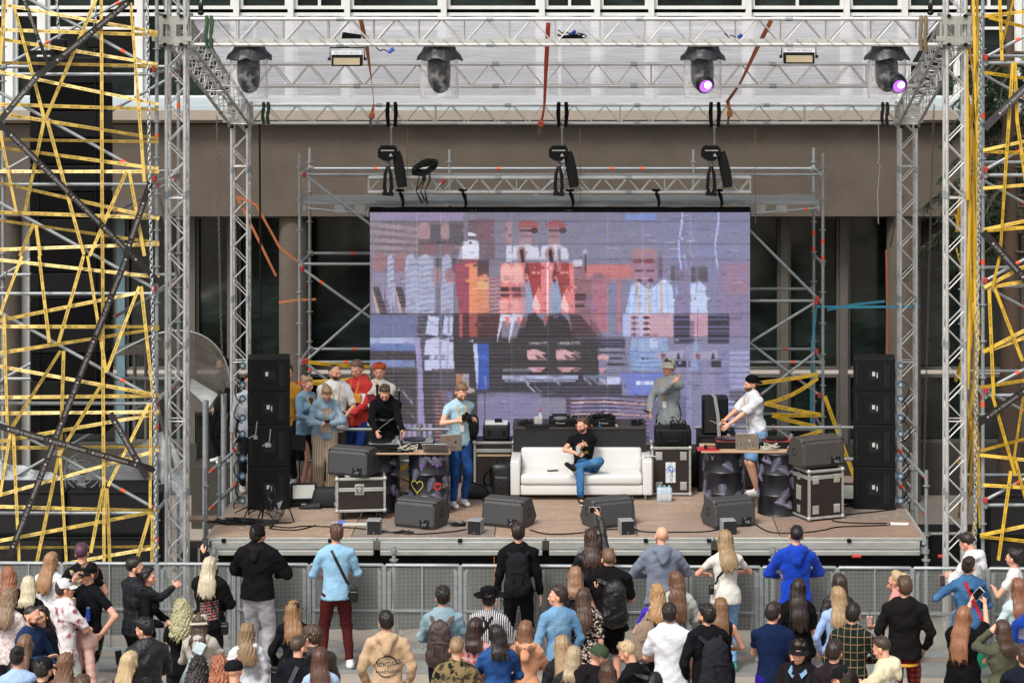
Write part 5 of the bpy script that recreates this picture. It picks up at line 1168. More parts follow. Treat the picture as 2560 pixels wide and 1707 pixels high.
# cases around
t = thing('plastic_case', 'ribbed black moulded case on the brown flight case right of the sofa', 'case', tuple(G(1680, 1240)+Vector((0, .25, .722)))); c = wloc(t); MB().add(*rbox(c+Vector((.02, 0, .13)), (.54, .42, .25), .03)).build('shell', RUB, t)
for x in (-.17, .2): MB().box(c+Vector((x, -.215, .13)), (.05, .02, .22), ch=.008).build('rib', BLK, t)
MB().path([c+Vector((-.08, -.22, .09)), c+Vector((-.07, -.25, .09)), c+Vector((.1, -.25, .09)), c+Vector((.11, -.22, .09))], .01, 6).build('handle', BLK, t)
mixer('small compact mixer on the black moulded case', tuple(c+Vector((.1, -.05, .256))), .24, .24, 0, 'compact_mixer', .08)
t = thing('equipment_bag', 'black padded bag with gadgets on the brown flight case left of the sofa', 'bag', tuple(G(1235, 1216)+Vector((.03, .2, .682)))); c = wloc(t); MB().add(*rbox(c+Vector((0, 0, .12)), (.4, .38, .23), .04)).build('bag_body', M('black_nylon', '16171a', .7, ns=16, na=.3, bs=30), t)
for x in (-.1, .12): MB().box(c+Vector((x, -.195, .12)), (.04, .01, .08)).build('buckle', RUB, t)
setp(MB().box(c+Vector((.0, 0, .245)), (.34, .3, .018)).build('white_tray', M('white_paper', 'd8d8d4', .7)), 'pale sheet lying on the black padded bag', 'sheet')
setp(MB().box(c+Vector((.03, -.02, .28)), (.11, .08, .05), ch=.006).build('radio_receiver', BLK), 'small black receiver on the pale sheet', 'receiver')
t = thing('rear_cabinet', 'black cabinet behind the photographer carrying a round case', 'cabinet', tuple(G(1176, 1218))); c = wloc(t); MB().box(c+Vector((0, .25, .36)), (.17, .4, .72), ch=.01).build('cabinet', BLK, t)
setp(MB().add(*rbox(c+Vector((0, .15, .9)), (.24, .25, .34), .09)).build('camera_bag', MATS['black_nylon']), 'black rounded camera bag behind the photographer', 'bag')
t = thing('column_speaker', 'small black loudspeaker behind the photographer at screen height', 'speaker', tuple(P(1152, 1040, 35.2))); MB().box(tuple(P(1151, 1030, 35.1)), (.24, .2, .34), ch=.02).build('cabinet', BLK, t); MB().tube(P(1151, 1058, 35.1), P(1151, 1206, 35.1), .018, 8).build('pole', RUB, t)
# backpacks and duffel
t = thing('black_backpack', 'bulky black backpack standing against the flight case left of the sofa', 'backpack', tuple(G(1250, 1248)+Vector((0, .12, 0)))); c = wloc(t); m = MB(); m.add(*rbox(c+Vector((0, 0, .26)), (.32, .24, .52), .08)); m.build('bag_body', M('black_nylon_shiny', '121316', .4, ns=9, na=.3, bs=14, bd=.02), t); MB().add(*rbox(c+Vector((.02, -.13, .2)), (.24, .08, .3), .035)).build('front_pocket', MATS['black_nylon_shiny'], t)
MB().path(smooth_pts([c+Vector((-.05, 0, .5)), c+Vector((-.04, 0, .57)), c+Vector((.03, 0, .57)), c+Vector((.04, 0, .5))]), .01, 6).build('handle', RUB, t); MB().path(smooth_pts([c+Vector((-.14, -.08, .45)), c+Vector((-.24, -.1, .3)), c+Vector((-.16, -.12, .1))]), .018, 6).build('strap', RUB, t)
t = thing('duffel_bag', 'limp black duffel bag on the floor behind the photographer', 'bag', tuple(G(1195, 1250)+Vector((0, .15, 0)))); c = wloc(t); m = MB(); v_, f_ = rbox(c+Vector((0, 0, .12)), (.5, .28, .23), .09); m.add([p+Vector((0, 0, -.05*abs(p.x-c.x)/.25 if p.z > c.z+.12 else 0)) for p in v_], f_); m.build('bag_body', MATS['black_nylon'], t); MB().path(smooth_pts([c+Vector((-.18, -.1, .2)), c+Vector((-.1, -.16, .26)), c+Vector((.08, -.16, .2)), c+Vector((.2, -.15, .05))]), .014, 6).build('strap', RUB, t)
t = thing('black_backpack', 'black backpack on the floor behind the drums at the right', 'backpack', tuple(G(1876, 1228)+Vector((0, .1, 0)))); c = wloc(t); MB().add(*rbox(c+Vector((0, .1, .28)), (.3, .22, .56), .1)).build('bag_body', MATS['black_nylon_shiny'], t); MB().path([c+Vector((-.1, 0, .35)), c+Vector((0, -.04, .45)), c+Vector((.1, 0, .3))], .008, 5).build('piping', METL, t)
t = thing('black_backpack', 'black backpack leaning behind the flight case right of the sofa', 'backpack', tuple(G(1740, 1225)+Vector((0, .2, 0)))); c = wloc(t); MB().add(*rbox(c+Vector((0, .1, .25)), (.24, .2, .5), .08)).build('bag_body', MATS['black_nylon'], t); MB().tube(c+Vector((-.04, -.02, .1)), c+Vector((.06, -.02, .3)), .01, 6).build('strap', RUB, t)
m = MB(); v_, f_ = rbox((0, 0, .13), (.34, .2, .26), .06); c = G(815, 1275)+Vector((0, .25, 0)); m.add([p*(1.5-p.z*1.6)+c for p in v_], f_); m.path([c+Vector((-.1, -.12, .03)), c+Vector((-.32, -.16, .02)), c+Vector((-.4, -.17, .02))], .03, 7, rs=[.07, .04, .015])
setp(m.build('crumpled_bag', MATS['black_nylon']), 'slumped black bag on the floor beside the left flight case', 'bag')
# flood lights on the floor
def flood(lab, p, rz):
 t = thing('flood_light', lab, 'flood light'); rot = Matrix.Rotation(-.35, 3, 'X'); c = Vector((0, 0, .2))
 MB().box(c, (.38, .07, .26), rot, ch=.015).build('housing', BLK, t); MB().box(c+rot @ Vector((0, -.04, 0)), (.31, .01, .19), rot).build('lens', M('frosted_lens', 'b6b8b0', .35, ns=30, na=.08), t)
 MB().box((0, 0, .035), (.38, .12, .07), ch=.01).build('base', RUB, t)
 for s_ in (-1, 1): MB().box((s_*.2, 0, .13), (.012, .05, .2)).build('bracket', RUB, t)
 m = MB(); m.box((0, -.062, .04), (.07, .003, .012)); m.build('badge', LBL, t); return put(t, p, rz)
flood('flat flood light with pale lens on the floor right of the left speaker stack', G(757, 1268)+Vector((0, .1, 0)), .12); flood('flat flood light with pale lens beside the right speaker stack', G(2112, 1268)+Vector((0, .1, 0)), -.15)
# fan on the stage
t = thing('floor_fan', 'black caged floor fan in front of the left speaker stack', 'fan', tuple(G(688, 1306))); c = wloc(t)+Vector((0, 0, .28)); ax = Matrix.Rotation(-1.0, 3, 'Z') @ Matrix.Rotation(PI/2, 3, 'X')
m = MB()
for k in range(30):
 a = 2*PI*k/30; m.path([c+ax @ Vector((r_*math.cos(a), r_*math.sin(a), z)) for r_, z in ((.03, .09), (.15, .08), (.24, .03), (.25, 0), (.24, -.04), (.1, -.1))], .0022, 4, cap=False)
for r_, z in ((.25, 0), (.2, .06), (.12, .088), (.2, -.06)): m.path([c+ax @ Vector((r_*math.cos(2*PI*k/24), r_*math.sin(2*PI*k/24), z)) for k in range(25)], .004, 5, cap=False)
m.build('cage', RUB, t); m = MB(); 
for k in range(4):
 a = PI/2*k; m.add([c+ax @ Vector(q) for q in ((.03*math.cos(a), .03*math.sin(a), .0), (.2*math.cos(a-.3), .2*math.sin(a-.3), .03), (.21*math.cos(a+.3), .21*math.sin(a+.3), -.02))], [(0, 1, 2)])
m.build('blade', METL, t); MB().tube(c+ax @ Vector((0, 0, -.14)), c+ax @ Vector((0, 0, .02)), .05, 12).build('motor', BLK, t)
b0 = wloc(t); m = MB(); m.path([b0+Vector((-.28, 0, .01)), b0+Vector((-.2, -.05, .01)), b0+Vector((.2, -.05, .01)), b0+Vector((.26, .0, .02)), b0+Vector((.16, 0, .3))], .01, 6); m.path([b0+Vector((-.28, 0, .01)), b0+Vector((-.2, .1, .01)), b0+Vector((-.15, .05, .28)), c], .01, 6); m.build('stand', RUB, t)
# microphone stands
def stand(lab, base, h, kind):
 t = thing('microphone_stand', lab, 'stand', tuple(base)); b0 = Vector(base)
 MB().tube(b0+Vector((0, 0, .02)), b0+Vector((0, 0, h)), .011, 8).build('pole', RUB, t)
 for k in range(3): a = 2*PI*k/3+.4; MB().path([b0+Vector((0, 0, .14)), b0+Vector((.28*math.cos(a), .28*math.sin(a), .015))], .009, 6).build('leg', RUB, t)
 c = b0+Vector((0, 0, h))
 if kind == 'mic': MB().tube(c+Vector((0, .06, -.02)), c+Vector((0, -.03, .03)), .014, 8).build('microphone', BLK, t); MB().sphere(c+Vector((0, -.04, .04)), .026, 10).build('mic_head', M('mic_mesh', '8c8d90', .4, .5), t)
 if kind == 'panel': MB().box(c+Vector((0, -.02, .06)), (.2, .02, .24), Matrix.Rotation(-.5, 3, 'X') @ Matrix.Rotation(.3, 3, 'Z'), ch=.003).build('stand_plate', BLK, t)
 if kind == 'arm': MB().path([c, c+Vector((.1, -.02, .06)), c+Vector((.12, -.02, .24))], .008, 6).build('arm', GALV, t); MB().box(c+Vector((.1, -.03, .02)), (.05, .03, .05)).build('clamp', METL, t)
 return t
stand('black microphone stand with silver microphone left of the photographer', G(998, 1218), 1.42, 'mic'); stand('black stand with tilted plate before the woman in the black skirt', G(748, 1238), .72, 'panel'); stand('thin stand with a clamp arm in front of the left speaker stack', G(656, 1292), 1.0, 'arm'); stand('thin stand at the left edge of the left speaker stack', G(622, 1290), 1.1, 'arm')
stand('thin black stand rising behind the man in the white tee at the right', Vector(P(1894, 1190, 35.6)), 1.52, 'none')
mess('tangle of black cables at the foot of the left speaker stack', G(610, 1308), .5, .16, .025, 16, 31, .008); mess('cables tangled on the floor behind the left microphone stand', G(1000, 1238), .2, .1, .02, 5, 32, .007); mess('pile of black cables beside the right microphone monitor', G(1145, 1315), .12, .06, .03, 5, 33, .007); mess('heap of cables on the floor left of the second wedge', G(1010, 1333), .16, .05, .015, 4, 34, .007)
for lab, pts in (('long black cable lying from the left speaker stack to the flight case', ((640, 1311), (720, 1320), (760, 1316), (830, 1318), (900, 1322), (960, 1330), (1040, 1336), (1130, 1330), (1175, 1322))), ('thin black cable curving across the left stage front', ((600, 1300), (680, 1312), (676, 1322), (740, 1326), (790, 1314))), ('black cable lying from the centre cube speaker towards the right wedge', ((1583, 1322), (1610, 1330), (1680, 1331), (1760, 1330), (1810, 1322))), ('black cable crossing the right stage floor to the front', ((1888, 1312), (1930, 1332), (2010, 1332), (2060, 1326), (2100, 1318), (2210, 1314), (2225, 1310))), ('black cable from the right flight case along the deck', ((2080, 1302), (2100, 1306), (2160, 1309), (2225, 1309))), ('black cable behind the right stack floor', ((2098, 1290), (2140, 1285), (2190, 1280), (2240, 1274))), ('black cable lying in front of the second wedge', ((1325, 1326), (1370, 1336), (1440, 1334), (1500, 1326), (1545, 1324)))):
 cable(lab, smooth_pts([G(x, y)+Vector((0, 0, .01)) for x, y in pts], 5), .009)
t = thing('power_plug', 'blue and grey industrial power plug lying on the deck below the flight case', 'plug', tuple(G(842, 1313))); c = wloc(t); MB().tube(c+Vector((-.06, 0, .03)), c+Vector((.02, 0, .03)), .026, 12).build('plug_body', METL, t); MB().tube(c+Vector((.02, 0, .03)), c+Vector((.12, 0, .03)), .034, 12).build('plug_collar', M('industrial_blue', '2456b8', .4), t)
setp(MB().box(G(888, 1314)+Vector((0, 0, .02)), (.34, .06, .035), ch=.005).build('power_strip', M('white_strip', 'bdbab2', .5)), 'white power strip beside the blue plug', 'power strip')
setp(MB().add([G(2236, 1312)+Vector((-.12, 0, .004)), G(2236, 1312)+Vector((.18, -.02, .004)), G(2236, 1312)+Vector((.22, .1, .01)), G(2236, 1312)+Vector((-.05, .13, .012))], [(0, 1, 2, 3)]).build('paper_sheet', M('white_paper', 'd8d8d4', .7)), 'white crumpled paper sheet on the right deck', 'paper')
t = thing('green_crate', 'green plastic crate behind the left speaker stack', 'crate', tuple(G(725, 1208))); c = wloc(t); MB().box(c+Vector((0, 0, .45)), (.14, .2, .2), ch=.01).build('crate_body', M('green_plastic', '3d9c54', .5), t); MB().box(c+Vector((0, 0, .17)), (.16, .24, .34), ch=.01).build('lower_box', METL, t)
# stack cables on the casters
random.seed(9)
for sx, px in ((-1, 596), (1, 2262)):
 m = MB()
 for k in range(7):
  y0 = 950+k*48; D_ = 33.9; m.path(smooth_pts([P(px-sx*-1*(-8), y0, D_), P(px+sx*random.uniform(4, 14), y0+20, D_-.1), P(px+sx*random.uniform(0, 12), y0+45, D_-.1), P(px-sx*10, y0+60, D_)]), .009, 6)
 setp(m.build('speaker_cables', RUB), f'black speaker cables looping down the outer side of the {"left" if sx < 0 else "right"} stack', 'cable')
# ------------------------------------------------------------------ lamps on the roof
def mk_film():
 k = N('clear_film'); k.col((.8, .8, .82)); k.rm(.12); f = k.noise(6, 3, rough=.6); k.bump(f, .8, .04); tr_ = k.n('BsdfTransparent'); mx = k.n('MixShader'); lw = k.n('LayerWeight', i_Blend=.35); k.l(k.math('MAXIMUM', k.ramp(f, [(.5, (.02, .02, .02)), (.75, (.34, .34, .34))]), k.math('MULTIPLY', lw.outputs['Facing'], .7)), mx.inputs[0]); k.l(tr_.outputs[0], mx.inputs[1]); k.l(k.b.outputs[0], mx.inputs[2]); k.l(mx.outputs[0], k.out.inputs[0]); return k.m
FILM = mk_film()
FOIL = M('black_foil', '060607', .33, 0, ns=9, na=.3, bs=9, bd=.09)
def moving_head(px, lab, lit, px2=0):
 D_ = FD+.1; c = P(px, 112, D_); t = thing('moving_head_lamp', lab, 'stage lamp', tuple(c-Vector((0, 0, .75))), 0, 'moving head lamps wrapped in plastic under the front truss')
 m = MB(); pr = [(.0, .0), (.19, -.0), (.21, -.05), (.24, -.1), (.3, -.17), (.31, -.2), (.22, -.17), (0, -.15)]
 V0 = len(m.v); m.lathe(c, pr, 24); random.seed(px)
 for i in range(V0, len(m.v)): m.v[i] += Vector((random.uniform(-.012, .012), random.uniform(-.012, .012), .02*math.sin(i*1.7)+random.uniform(-.012, .012)))
 m.build('rain_hood', M('dark_blue_vinyl', '1e2026', .45, ns=8, na=.3, bs=14, bd=.03), t, ang=60)
 m = MB(); m.lathe(c, [(.11, -.15), (.15, -.2), (.16, -.35), (.15, -.5), (.12, -.58), (.06, -.63), (0, -.64)], 18)
 for v_ in m.v: v_ += Vector((.012*math.sin(v_.z*40), .01*math.cos(v_.z*33), 0))
 m.build('lamp_body', FOIL, t, ang=180)
 hd = c+Vector(((.06+px2) if lit else .0, -.13 if lit else -.03, -.5)); ax_ = (Vector((.25, -1, -.45))).normalized().to_track_quat('Z', 'Y').to_matrix()
 m = MB(); m.lathe(hd, [(.11, -.1), (.13, 0), (.125, .1), (.1, .13), (.09, .13)], 20, axis=ax_); m.build('lamp_head', BLK, t)
 if lit:
  MB().lathe(hd, [(0, .137), (.085, .137), (.09, .132)], 20, axis=ax_).build('lens', emit('magenta_lens', 'b565ea', 1.6/EXPO), t); m = MB(); m.lathe(hd+Vector((.02, 0, .02)), [(0, .15), (.045, .145)], 16, axis=ax_); m.build('bulb', emit('hot_bulb', 'fff4ff', 9/EXPO), t)
 m = MB(); m.lathe(c, [(.25, -.14), (.25, -.3), (.245, -.5), (.25, -.68), (.245, -.72)], 26)
 for i, v_ in enumerate(m.v): v_ += Vector((.014*math.sin(i*2.1), .014*math.cos(i*1.3), 0))
 m.build('plastic_sleeve', FILM, t, ang=180)
 for s_ in (-1, 1): MB().tube(c+Vector((s_*.1, 0, -.02)), c+Vector((s_*.1, 0, .08)), .03, 8).build('clamp', BLK, t)
for px, lab, lit, o_ in ((623, 'moving head lamp in plastic sleeve hanging at the far left of the front truss', 0, 0), (1099, 'moving head lamp in plastic sleeve hanging left of the roof centre', 0, 0), (1757, 'glowing magenta moving head lamp hanging right of the roof centre', 1, -.06), (2218, 'glowing magenta moving head lamp at the far right of the front truss', 1, .04)):
 moving_head(px, lab, lit, o_)
for px, py, lab in ((868, 128, 'black strobe light with reflector hanging on the left of the front truss'), (1997, 122, 'black strobe light with reflector hanging on the right of the front truss')):
 D_ = FD-.05; c = P(px, py+20, D_); t = thing('strobe_light', lab, 'strobe light', tuple(c-Vector((0, 0, .1))), 0, 'strobe lights under the front truss')
 MB().box(c+Vector((0, 0, -.02)), (.41, .14, .15), ch=.01).build('housing', BLK, t); MB().box(c+Vector((0, -.073, -.03)), (.35, .01, .09)).build('reflector', M('reflector_tan', 'b5a688', .3, .3, ns=8), t); MB().box(c+Vector((0, -.068, .085)), (.4, .02, .05)).build('label_plate', M('white_sticker', 'd5d8da', .5), t)
 m = MB(); m.text('ATOMIC 3000 DMX', .04, frame(c+Vector((0, -.0795, .085)), (-1, 0, 0), (0, 0, -1))); m.build('maker_text', DP, t, smooth=False)
 m = MB(); m.path([c+Vector((-.23, 0, -.02)), c+Vector((-.23, 0, .15)), c+Vector((.23, 0, .15)), c+Vector((.23, 0, -.02))], .01, 6); m.tube(c+Vector((-.22, 0, -.0)), c+Vector((-.26, 0, 0)), .02, 8); m.tube(c+Vector((.22, 0, -.0)), c+Vector((.26, 0, 0)), .02, 8); m.tube(c+Vector((0, 0, .15)), c+Vector((0, 0, .22)), .02, 8); m.build('yoke', RUB, t)
for px, py, D_, lab in ((977, 128, FD-.1, 'blue power plug dangling under the left part of the front truss'), (1432, 84, FD+.2, 'blue power plug lying in black cables on the front truss centre'), (1848, 93, FD+.1, 'blue power plug on the front truss right of centre')):
 c = P(px, py, D_); t = thing('power_plug', lab, 'plug', tuple(c)); MB().tube(c+Vector((-.03, 0, -.02)), c+Vector((.04, 0, .03)), .026, 10).build('plug_body', MATS['industrial_blue'], t); MB().path(smooth_pts([c+Vector((-.03, 0, -.02)), c+Vector((-.1, 0, .02)), c+Vector((-.14, 0, .0)), c+Vector((-.2, 0, .05))]), .008, 5).build('cord', RUB, t)
mess('black cables piled on the front truss above the centre', P(1432, 100, FD+.2), .2, .06, .03, 8, 50, .008)
setp(MB().box(P(879, 95, FD+.5), (.26, .12, .12), Matrix.Rotation(.15, 3, 'Y'), ch=.01).build('junction_box', BLK), 'black junction box inside the front truss on the left', 'box')
# ------------------------------------------------------------------ inside the towers, awning, tree, fence
la = thing('line_array', 'tall hanging column of black loudspeaker boxes inside the left tower', 'line array', tuple(P(166, 1088, 32.1)))
ys = np.linspace(143, 1088, 15); D_ = 31.8
for i in range(14):
 a, b = P(73, ys[i]+1.2, D_), P(261, ys[i+1]-1.2, D_); m = MB(); x0, x1 = a.x, b.x; z1, z0 = a.z, b.z; off = .05*(i/13)**2
 m.box(((x0+x1)/2, a.y+.3+off, (z0+z1)/2), (x1-x0, .55, z1-z0), ch=.012); o = m.build('array_box', BLKM if i % 2 else BLK, la)
m = MB()
for s_ in (-1, 1): m.box(((x0+x1)/2+s_*(x1-x0)*.38, P(0, 0, D_).y+.02, (P(0, 143, D_).z+P(0, 1088, D_).z)/2), (.012, .02, P(0, 143, D_).z-P(0, 1088, D_).z))
m.build('rigging_plate', RUB, la)
MB().box(tuple(P(166, 132, 32.1)), (1.0, .2, .06)).build('bumper', BLK, la)
for px in (150, 238): chain('chain', '', '', [P(px-12 if px < 200 else px, -60, 32), P(px, 130, 32)], .07, .008, GALV, parent=la)
for px, py in ((150, 112), (238, 106)): MB().box(tuple(P(px, py, 31.95)), (.2, .14, .16), ch=.02).build('hoist_motor', RUB, la)
def big_sub(x0, x1, y0, y1, D_, lab, par_grp):
 a, b = P(x0, y0, D_), P(x1, y1, D_); b.z = max(b.z, .01); t = thing('subwoofer', lab, 'speaker', ((a.x+b.x)/2, a.y+.4, b.z), 0, par_grp)
 MB().box(((a.x+b.x)/2, a.y+.4, (a.z+b.z)/2), (b.x-a.x, .8, a.z-b.z), ch=.012).build('cabinet', BLK, t); MB().box(((a.x+b.x)/2, a.y-.004, (a.z+b.z)/2), (b.x-a.x-.1, .01, a.z-b.z-.1)).build('grille', M('black_grille', '111112', .7), t)
for i, (x0, x1) in enumerate(((-70, 164), (167, 404))):
 for j, (y0, y1) in enumerate(((1228, 1340), (1342, 1455), (1457, 1600))): big_sub(x0, x1, y0, y1, 32.0, f'wide black subwoofer, {("upper", "middle", "lowest")[j]} of the {("left", "right")[i]} pile under the left tower', 'subwoofers under the left tower')
for j, (y0, y1) in enumerate(((1236, 1345), (1347, 1456), (1458, 1600))): big_sub(2468, 2640, y0, y1, 32.0, f'wide black subwoofer, {("upper", "middle", "lowest")[j]} in the pile under the right tower', 'subwoofers under the right tower')
t = thing('drum_fan', 'large round caged fan standing on the left subwoofers', 'fan', tuple(P(207, 1226, 32.3))); c = P(207, 1178, 32.3); m = MB(); r0 = 46/S(32.3)
for k in range(40): a = 2*PI*k/40; m.path([c+Vector((r_*math.cos(a), y, r_*math.sin(a))) for r_, y in ((.04, -.07), (r0*.6, -.065), (r0*.95, -.03), (r0, .0))], .0022, 4, cap=False)
for r_, y in ((r0, 0), (r0*.97, -.03), (r0*.66, -.062), (.05, -.07), (r0, .06)): m.path([c+Vector((r_*math.cos(2*PI*k/28), y, r_*math.sin(2*PI*k/28))) for k in range(29)], .005, 5, cap=False)
m.build('cage', GALV, t); m = MB()
for k in range(3): a = 2*PI*k/3+.4; m.add([c+Vector(q) for q in ((.03*math.cos(a-.6), 0, .03*math.sin(a-.6)), (r0*.85*math.cos(a-.35), .02, r0*.85*math.sin(a-.35)), (r0*.88*math.cos(a+.35), -.03, r0*.88*math.sin(a+.35)), (.03*math.cos(a+.8), -.01, .03*math.sin(a+.8)))], [(0, 1, 2, 3)])
m.build('blade', METL, t); MB().tube(c+Vector((0, -.06, 0)), c+Vector((0, .1, 0)), .06, 14).build('motor', BLK, t); MB().path([c+Vector((-r0, 0, 0)), c+Vector((-r0*.9, 0, -r0-.02)), c+Vector((r0*.9, 0, -r0-.02)), c+Vector((r0, 0, 0))], .012, 6).build('stand', GALV, t)
def sheet(lab, cols_, D_, mat, amp=.12, nm='plastic_sheet', seed=1):
 """cols_: list of (px, ytop, ybottom)"""
 m = MB(); nu, nv = 50, 18
 for i in range(nu+1):
  f = i/nu*(len(cols_)-1); k = min(int(f), len(cols_)-2); q = f-k; px = cols_[k][0]*(1-q)+cols_[k+1][0]*q; y0 = cols_[k][1]*(1-q)+cols_[k+1][1]*q; y1 = cols_[k][2]*(1-q)+cols_[k+1][2]*q
  for j in range(nv+1):
   v = j/nv; p = P(px, y0+(y1-y0)*v, D_); p.y += -.25*v+amp*noise.noise(Vector((p.x*3, p.z*2, seed)))*2+amp*.5*noise.noise(Vector((p.x*9, p.z*5, seed))); p.z += .04*noise.noise(Vector((p.x*4, seed, j*.4))); m.v.append(p)
 for i in range(nu):
  for j in range(nv): m.f.append((i*(nv+1)+j, i*(nv+1)+j+1, (i+1)*(nv+1)+j+1, (i+1)*(nv+1)+j)); m.mi.append(0)
 return setp(m.build(nm, mat, ang=180), lab, 'plastic sheet')
def mk_milky(name, a, mixv):
 k = N(name); f = k.noise(3, 4, st=(1, 1, 3)); k.col(srgb(a)); k.rm(.3); k.bump(f, .7, .05); tr_ = k.n('BsdfTransparent'); mx = k.n('MixShader'); k.l(k.ramp(f, [(.35, (mixv-.3,)*3), (.65, (mixv,)*3)]), mx.inputs[0]); k.l(tr_.outputs[0], mx.inputs[1]); k.l(k.b.outputs[0], mx.inputs[2]); k.l(mx.outputs[0], k.out.inputs[0]); return k.m
MILK = mk_milky('milky_plastic', 'c3c8cc', .72)
sheet('milky plastic sheet draped over the subwoofers behind the left tower', [(-60, 1150, 1232), (60, 1165, 1232), (160, 1190, 1236), (250, 1160, 1236), (330, 1120, 1234), (395, 1085, 1235), (418, 1075, 1290)], 33, MILK)
sheet('milky plastic sheet hanging behind the front left truss column', [(405, 1078, 1330), (425, 1085, 1400), (440, 1120, 1400), (470, 1180, 1360)], 32.6, MILK, .06, seed=5)
# awning over the side door
aw = thing('door_awning', 'bent clear plastic awning over the side door at the left', 'awning', (X(430, 38.5), 6.5, 2))
def mk_poly():
 k = N('smoked_polycarbonate'); f = k.noise(1.5, 3, st=(.6, 3, 3)); g = k.noise(7, 2); k.col(k.mix(f, srgb('3a3935'), srgb('8a8881'))); k.rm(.18); sp = k.noise(11, 1); k.bump(f, .4, .05); tr_ = k.n('BsdfTransparent'); mx = k.n('MixShader', i_0=.8); k.l(tr_.outputs[0], mx.inputs[1]); k.l(k.b.outputs[0], mx.inputs[2]); k.l(mx.outputs[0], k.out.inputs[0]); return k.m
m = MB(); nu, nv = 24, 10
F_ = [P(x, y, 37.6) for x, y in ((283, 888), (330, 862), (392, 835), (450, 826), (505, 838), (545, 870), (568, 915), (580, 975))]; B_ = [P(x, y, 38.6) for x, y in ((285, 890), (345, 887), (400, 893), (440, 915), (478, 950), (510, 985), (530, 1010), (548, 1000))]
F_, B_ = smooth_pts(F_, 4), smooth_pts(B_, 4); n_ = len(F_)
for j in range(7):
 v = j/6
 for i in range(n_): p = F_[i].lerp(B_[i], v); p.z += .12*math.sin(v*PI); m.v.append(p)
for j in range(6):
 for i in range(n_-1): m.f.append((j*n_+i, j*n_+i+1, (j+1)*n_+i+1, (j+1)*n_+i)); m.mi.append(0)
m.build('curved_sheet', mk_poly(), aw, ang=180)
m = MB(); m.add([P(478, 945, 38.4), P(545, 985, 38.2), P(521, 1020, 38.2), P(474, 975, 38.4)], [(0, 1, 2, 3)]); m.build('sheet_corner', MILK, aw)
MB().path(F_, .012, 6).build('rim', METL, aw)
for px, y0 in ((514, 1000), (560, 985)): a, b = P(px, y0, 38), P(px, y0, 38); b.z = 0; MB().tube(a, b, .05, 12).build('post', GALV, aw)
m = MB()
for px in (337, 365): a = P(px, 885, 38.3); b = P(px, 1100, 38.3); m.tube(a, b, .03, 8)
m.build('post', GREYF, aw)
a, b = P(480, 1025, 39.5), P(585, 1030, 39.5); MB().box(((a.x+b.x)/2, a.y, a.z+.15), (b.x-a.x, .1, .35)).build('door_head', GREYF, aw)
dw = MB(); a, b = P(490, 1040, 39.6), P(585, 1300, 39.6); dw.box(((a.x+b.x)/2, a.y+.2, a.z/2), (b.x-a.x, .3, a.z)); setp(dw.build('doorway_block', M('doorway_shade', '0c0b0b', .8)), 'black block for the shade in the open doorway under the awning', 'door')  # solid block, the shade inside the doorway put into its near-black colour
# spruce behind the right columns
tr = thing('spruce_tree', 'dark spruce with drooping branches behind the right tower', 'tree', (X(2520, 38.7), 6.7, 0)); tb = wloc(tr)
MB().path([tb, tb+Vector((.05, 0, 3)), tb+Vector((.0, 0, 6)), tb+Vector((.05, 0, 9))], .16, 12, rs=[.2, .17, .12, .05]).build('trunk', M('bark', '4a3a2e', .9, ns=9, bs=30, bd=.02), tr)
def mk_leaf():
 k = N('spruce_needles'); f = k.noise(2.5, 3); oi = k.noise(25, 2); k.col(k.mix(f, srgb('16261c'), srgb('40553a'))); k.rm(.7); return k.m
NEED = mk_leaf(); random.seed(4)
for bi in range(46):
 z = 4.6+3.3*bi/46+random.uniform(-.1, .1); a = PI+random.uniform(-1.5, 1.5) if bi % 3 else random.uniform(-1, 1); L = random.uniform(1.0, 1.75)*(1-(z-5)/9); m = MB()
 d = Vector((math.cos(a), math.sin(a)*.8, 0)); pts = [tb+Vector((0, 0, z))+d*L*q+Vector((0, 0, -.55*q*q*L+.1*q)) for q in (0, .25, .5, .75, 1)]; m.path(pts, .02, 5, rs=[.035, .03, .02, .012, .005]); m.m = 1
 for q_ in range(70):
  q = random.uniform(.15, 1); i = min(3, int(q*4)); base = pts[i].lerp(pts[i+1], q*4-i); sd = Vector((random.uniform(-1, 1), random.uniform(-1, 1), random.uniform(-1.3, .1))).normalized(); tl_ = random.uniform(.12, .34)*(1.15-q*.4)
  tip = base+(sd*.6+d*.3+Vector((0, 0, -.5))).normalized()*tl_
  for w_ in range(9):
   f = w_/9; c = base.lerp(tip, f); s2 = Vector((random.uniform(-1, 1), random.uniform(-1, 1), random.uniform(-.8, .4))).normalized(); e = c+s2*.075+(tip-base)*.12; n2 = s2.cross(tip-base).normalized()*.012; m.add([c-n2, c+n2, e], [(0, 1, 2)])
 m.build('branch', [MATS['bark'], NEED], tr, smooth=False)
# crowd barrier
def mk_mesh():
 k = N('perforated_barrier_sheet'); co = k.co(); sx = k.n('SeparateXYZ'); k.l(co, sx.inputs[0])
 u = k.math('FRACT', k.math('MULTIPLY', sx.outputs[0], 58.)); v = k.math('FRACT', k.math('MULTIPLY', sx.outputs[2], 58.))
 h = k.math('MULTIPLY', k.math('GREATER_THAN', u, .25), k.math('GREATER_THAN', v, .25)); f = k.noise(1.6, 4); g = k.noise(18, 3)
 k.col(k.mix(f, srgb('959996'), srgb('b4b8b5'))); k.rm(.45, .45); tr_ = k.n('BsdfTransparent'); mx = k.n('MixShader'); k.l(h, mx.inputs[0]); k.l(k.b.outputs[0], mx.inputs[1]); k.l(tr_.outputs[0], mx.inputs[2]); k.l(mx.outputs[0], k.out.inputs[0]); return k.m
PERF = mk_mesh(); 
def fy(px): return -1.12-.32*(px/2560)     # the fence comes a little nearer to the right
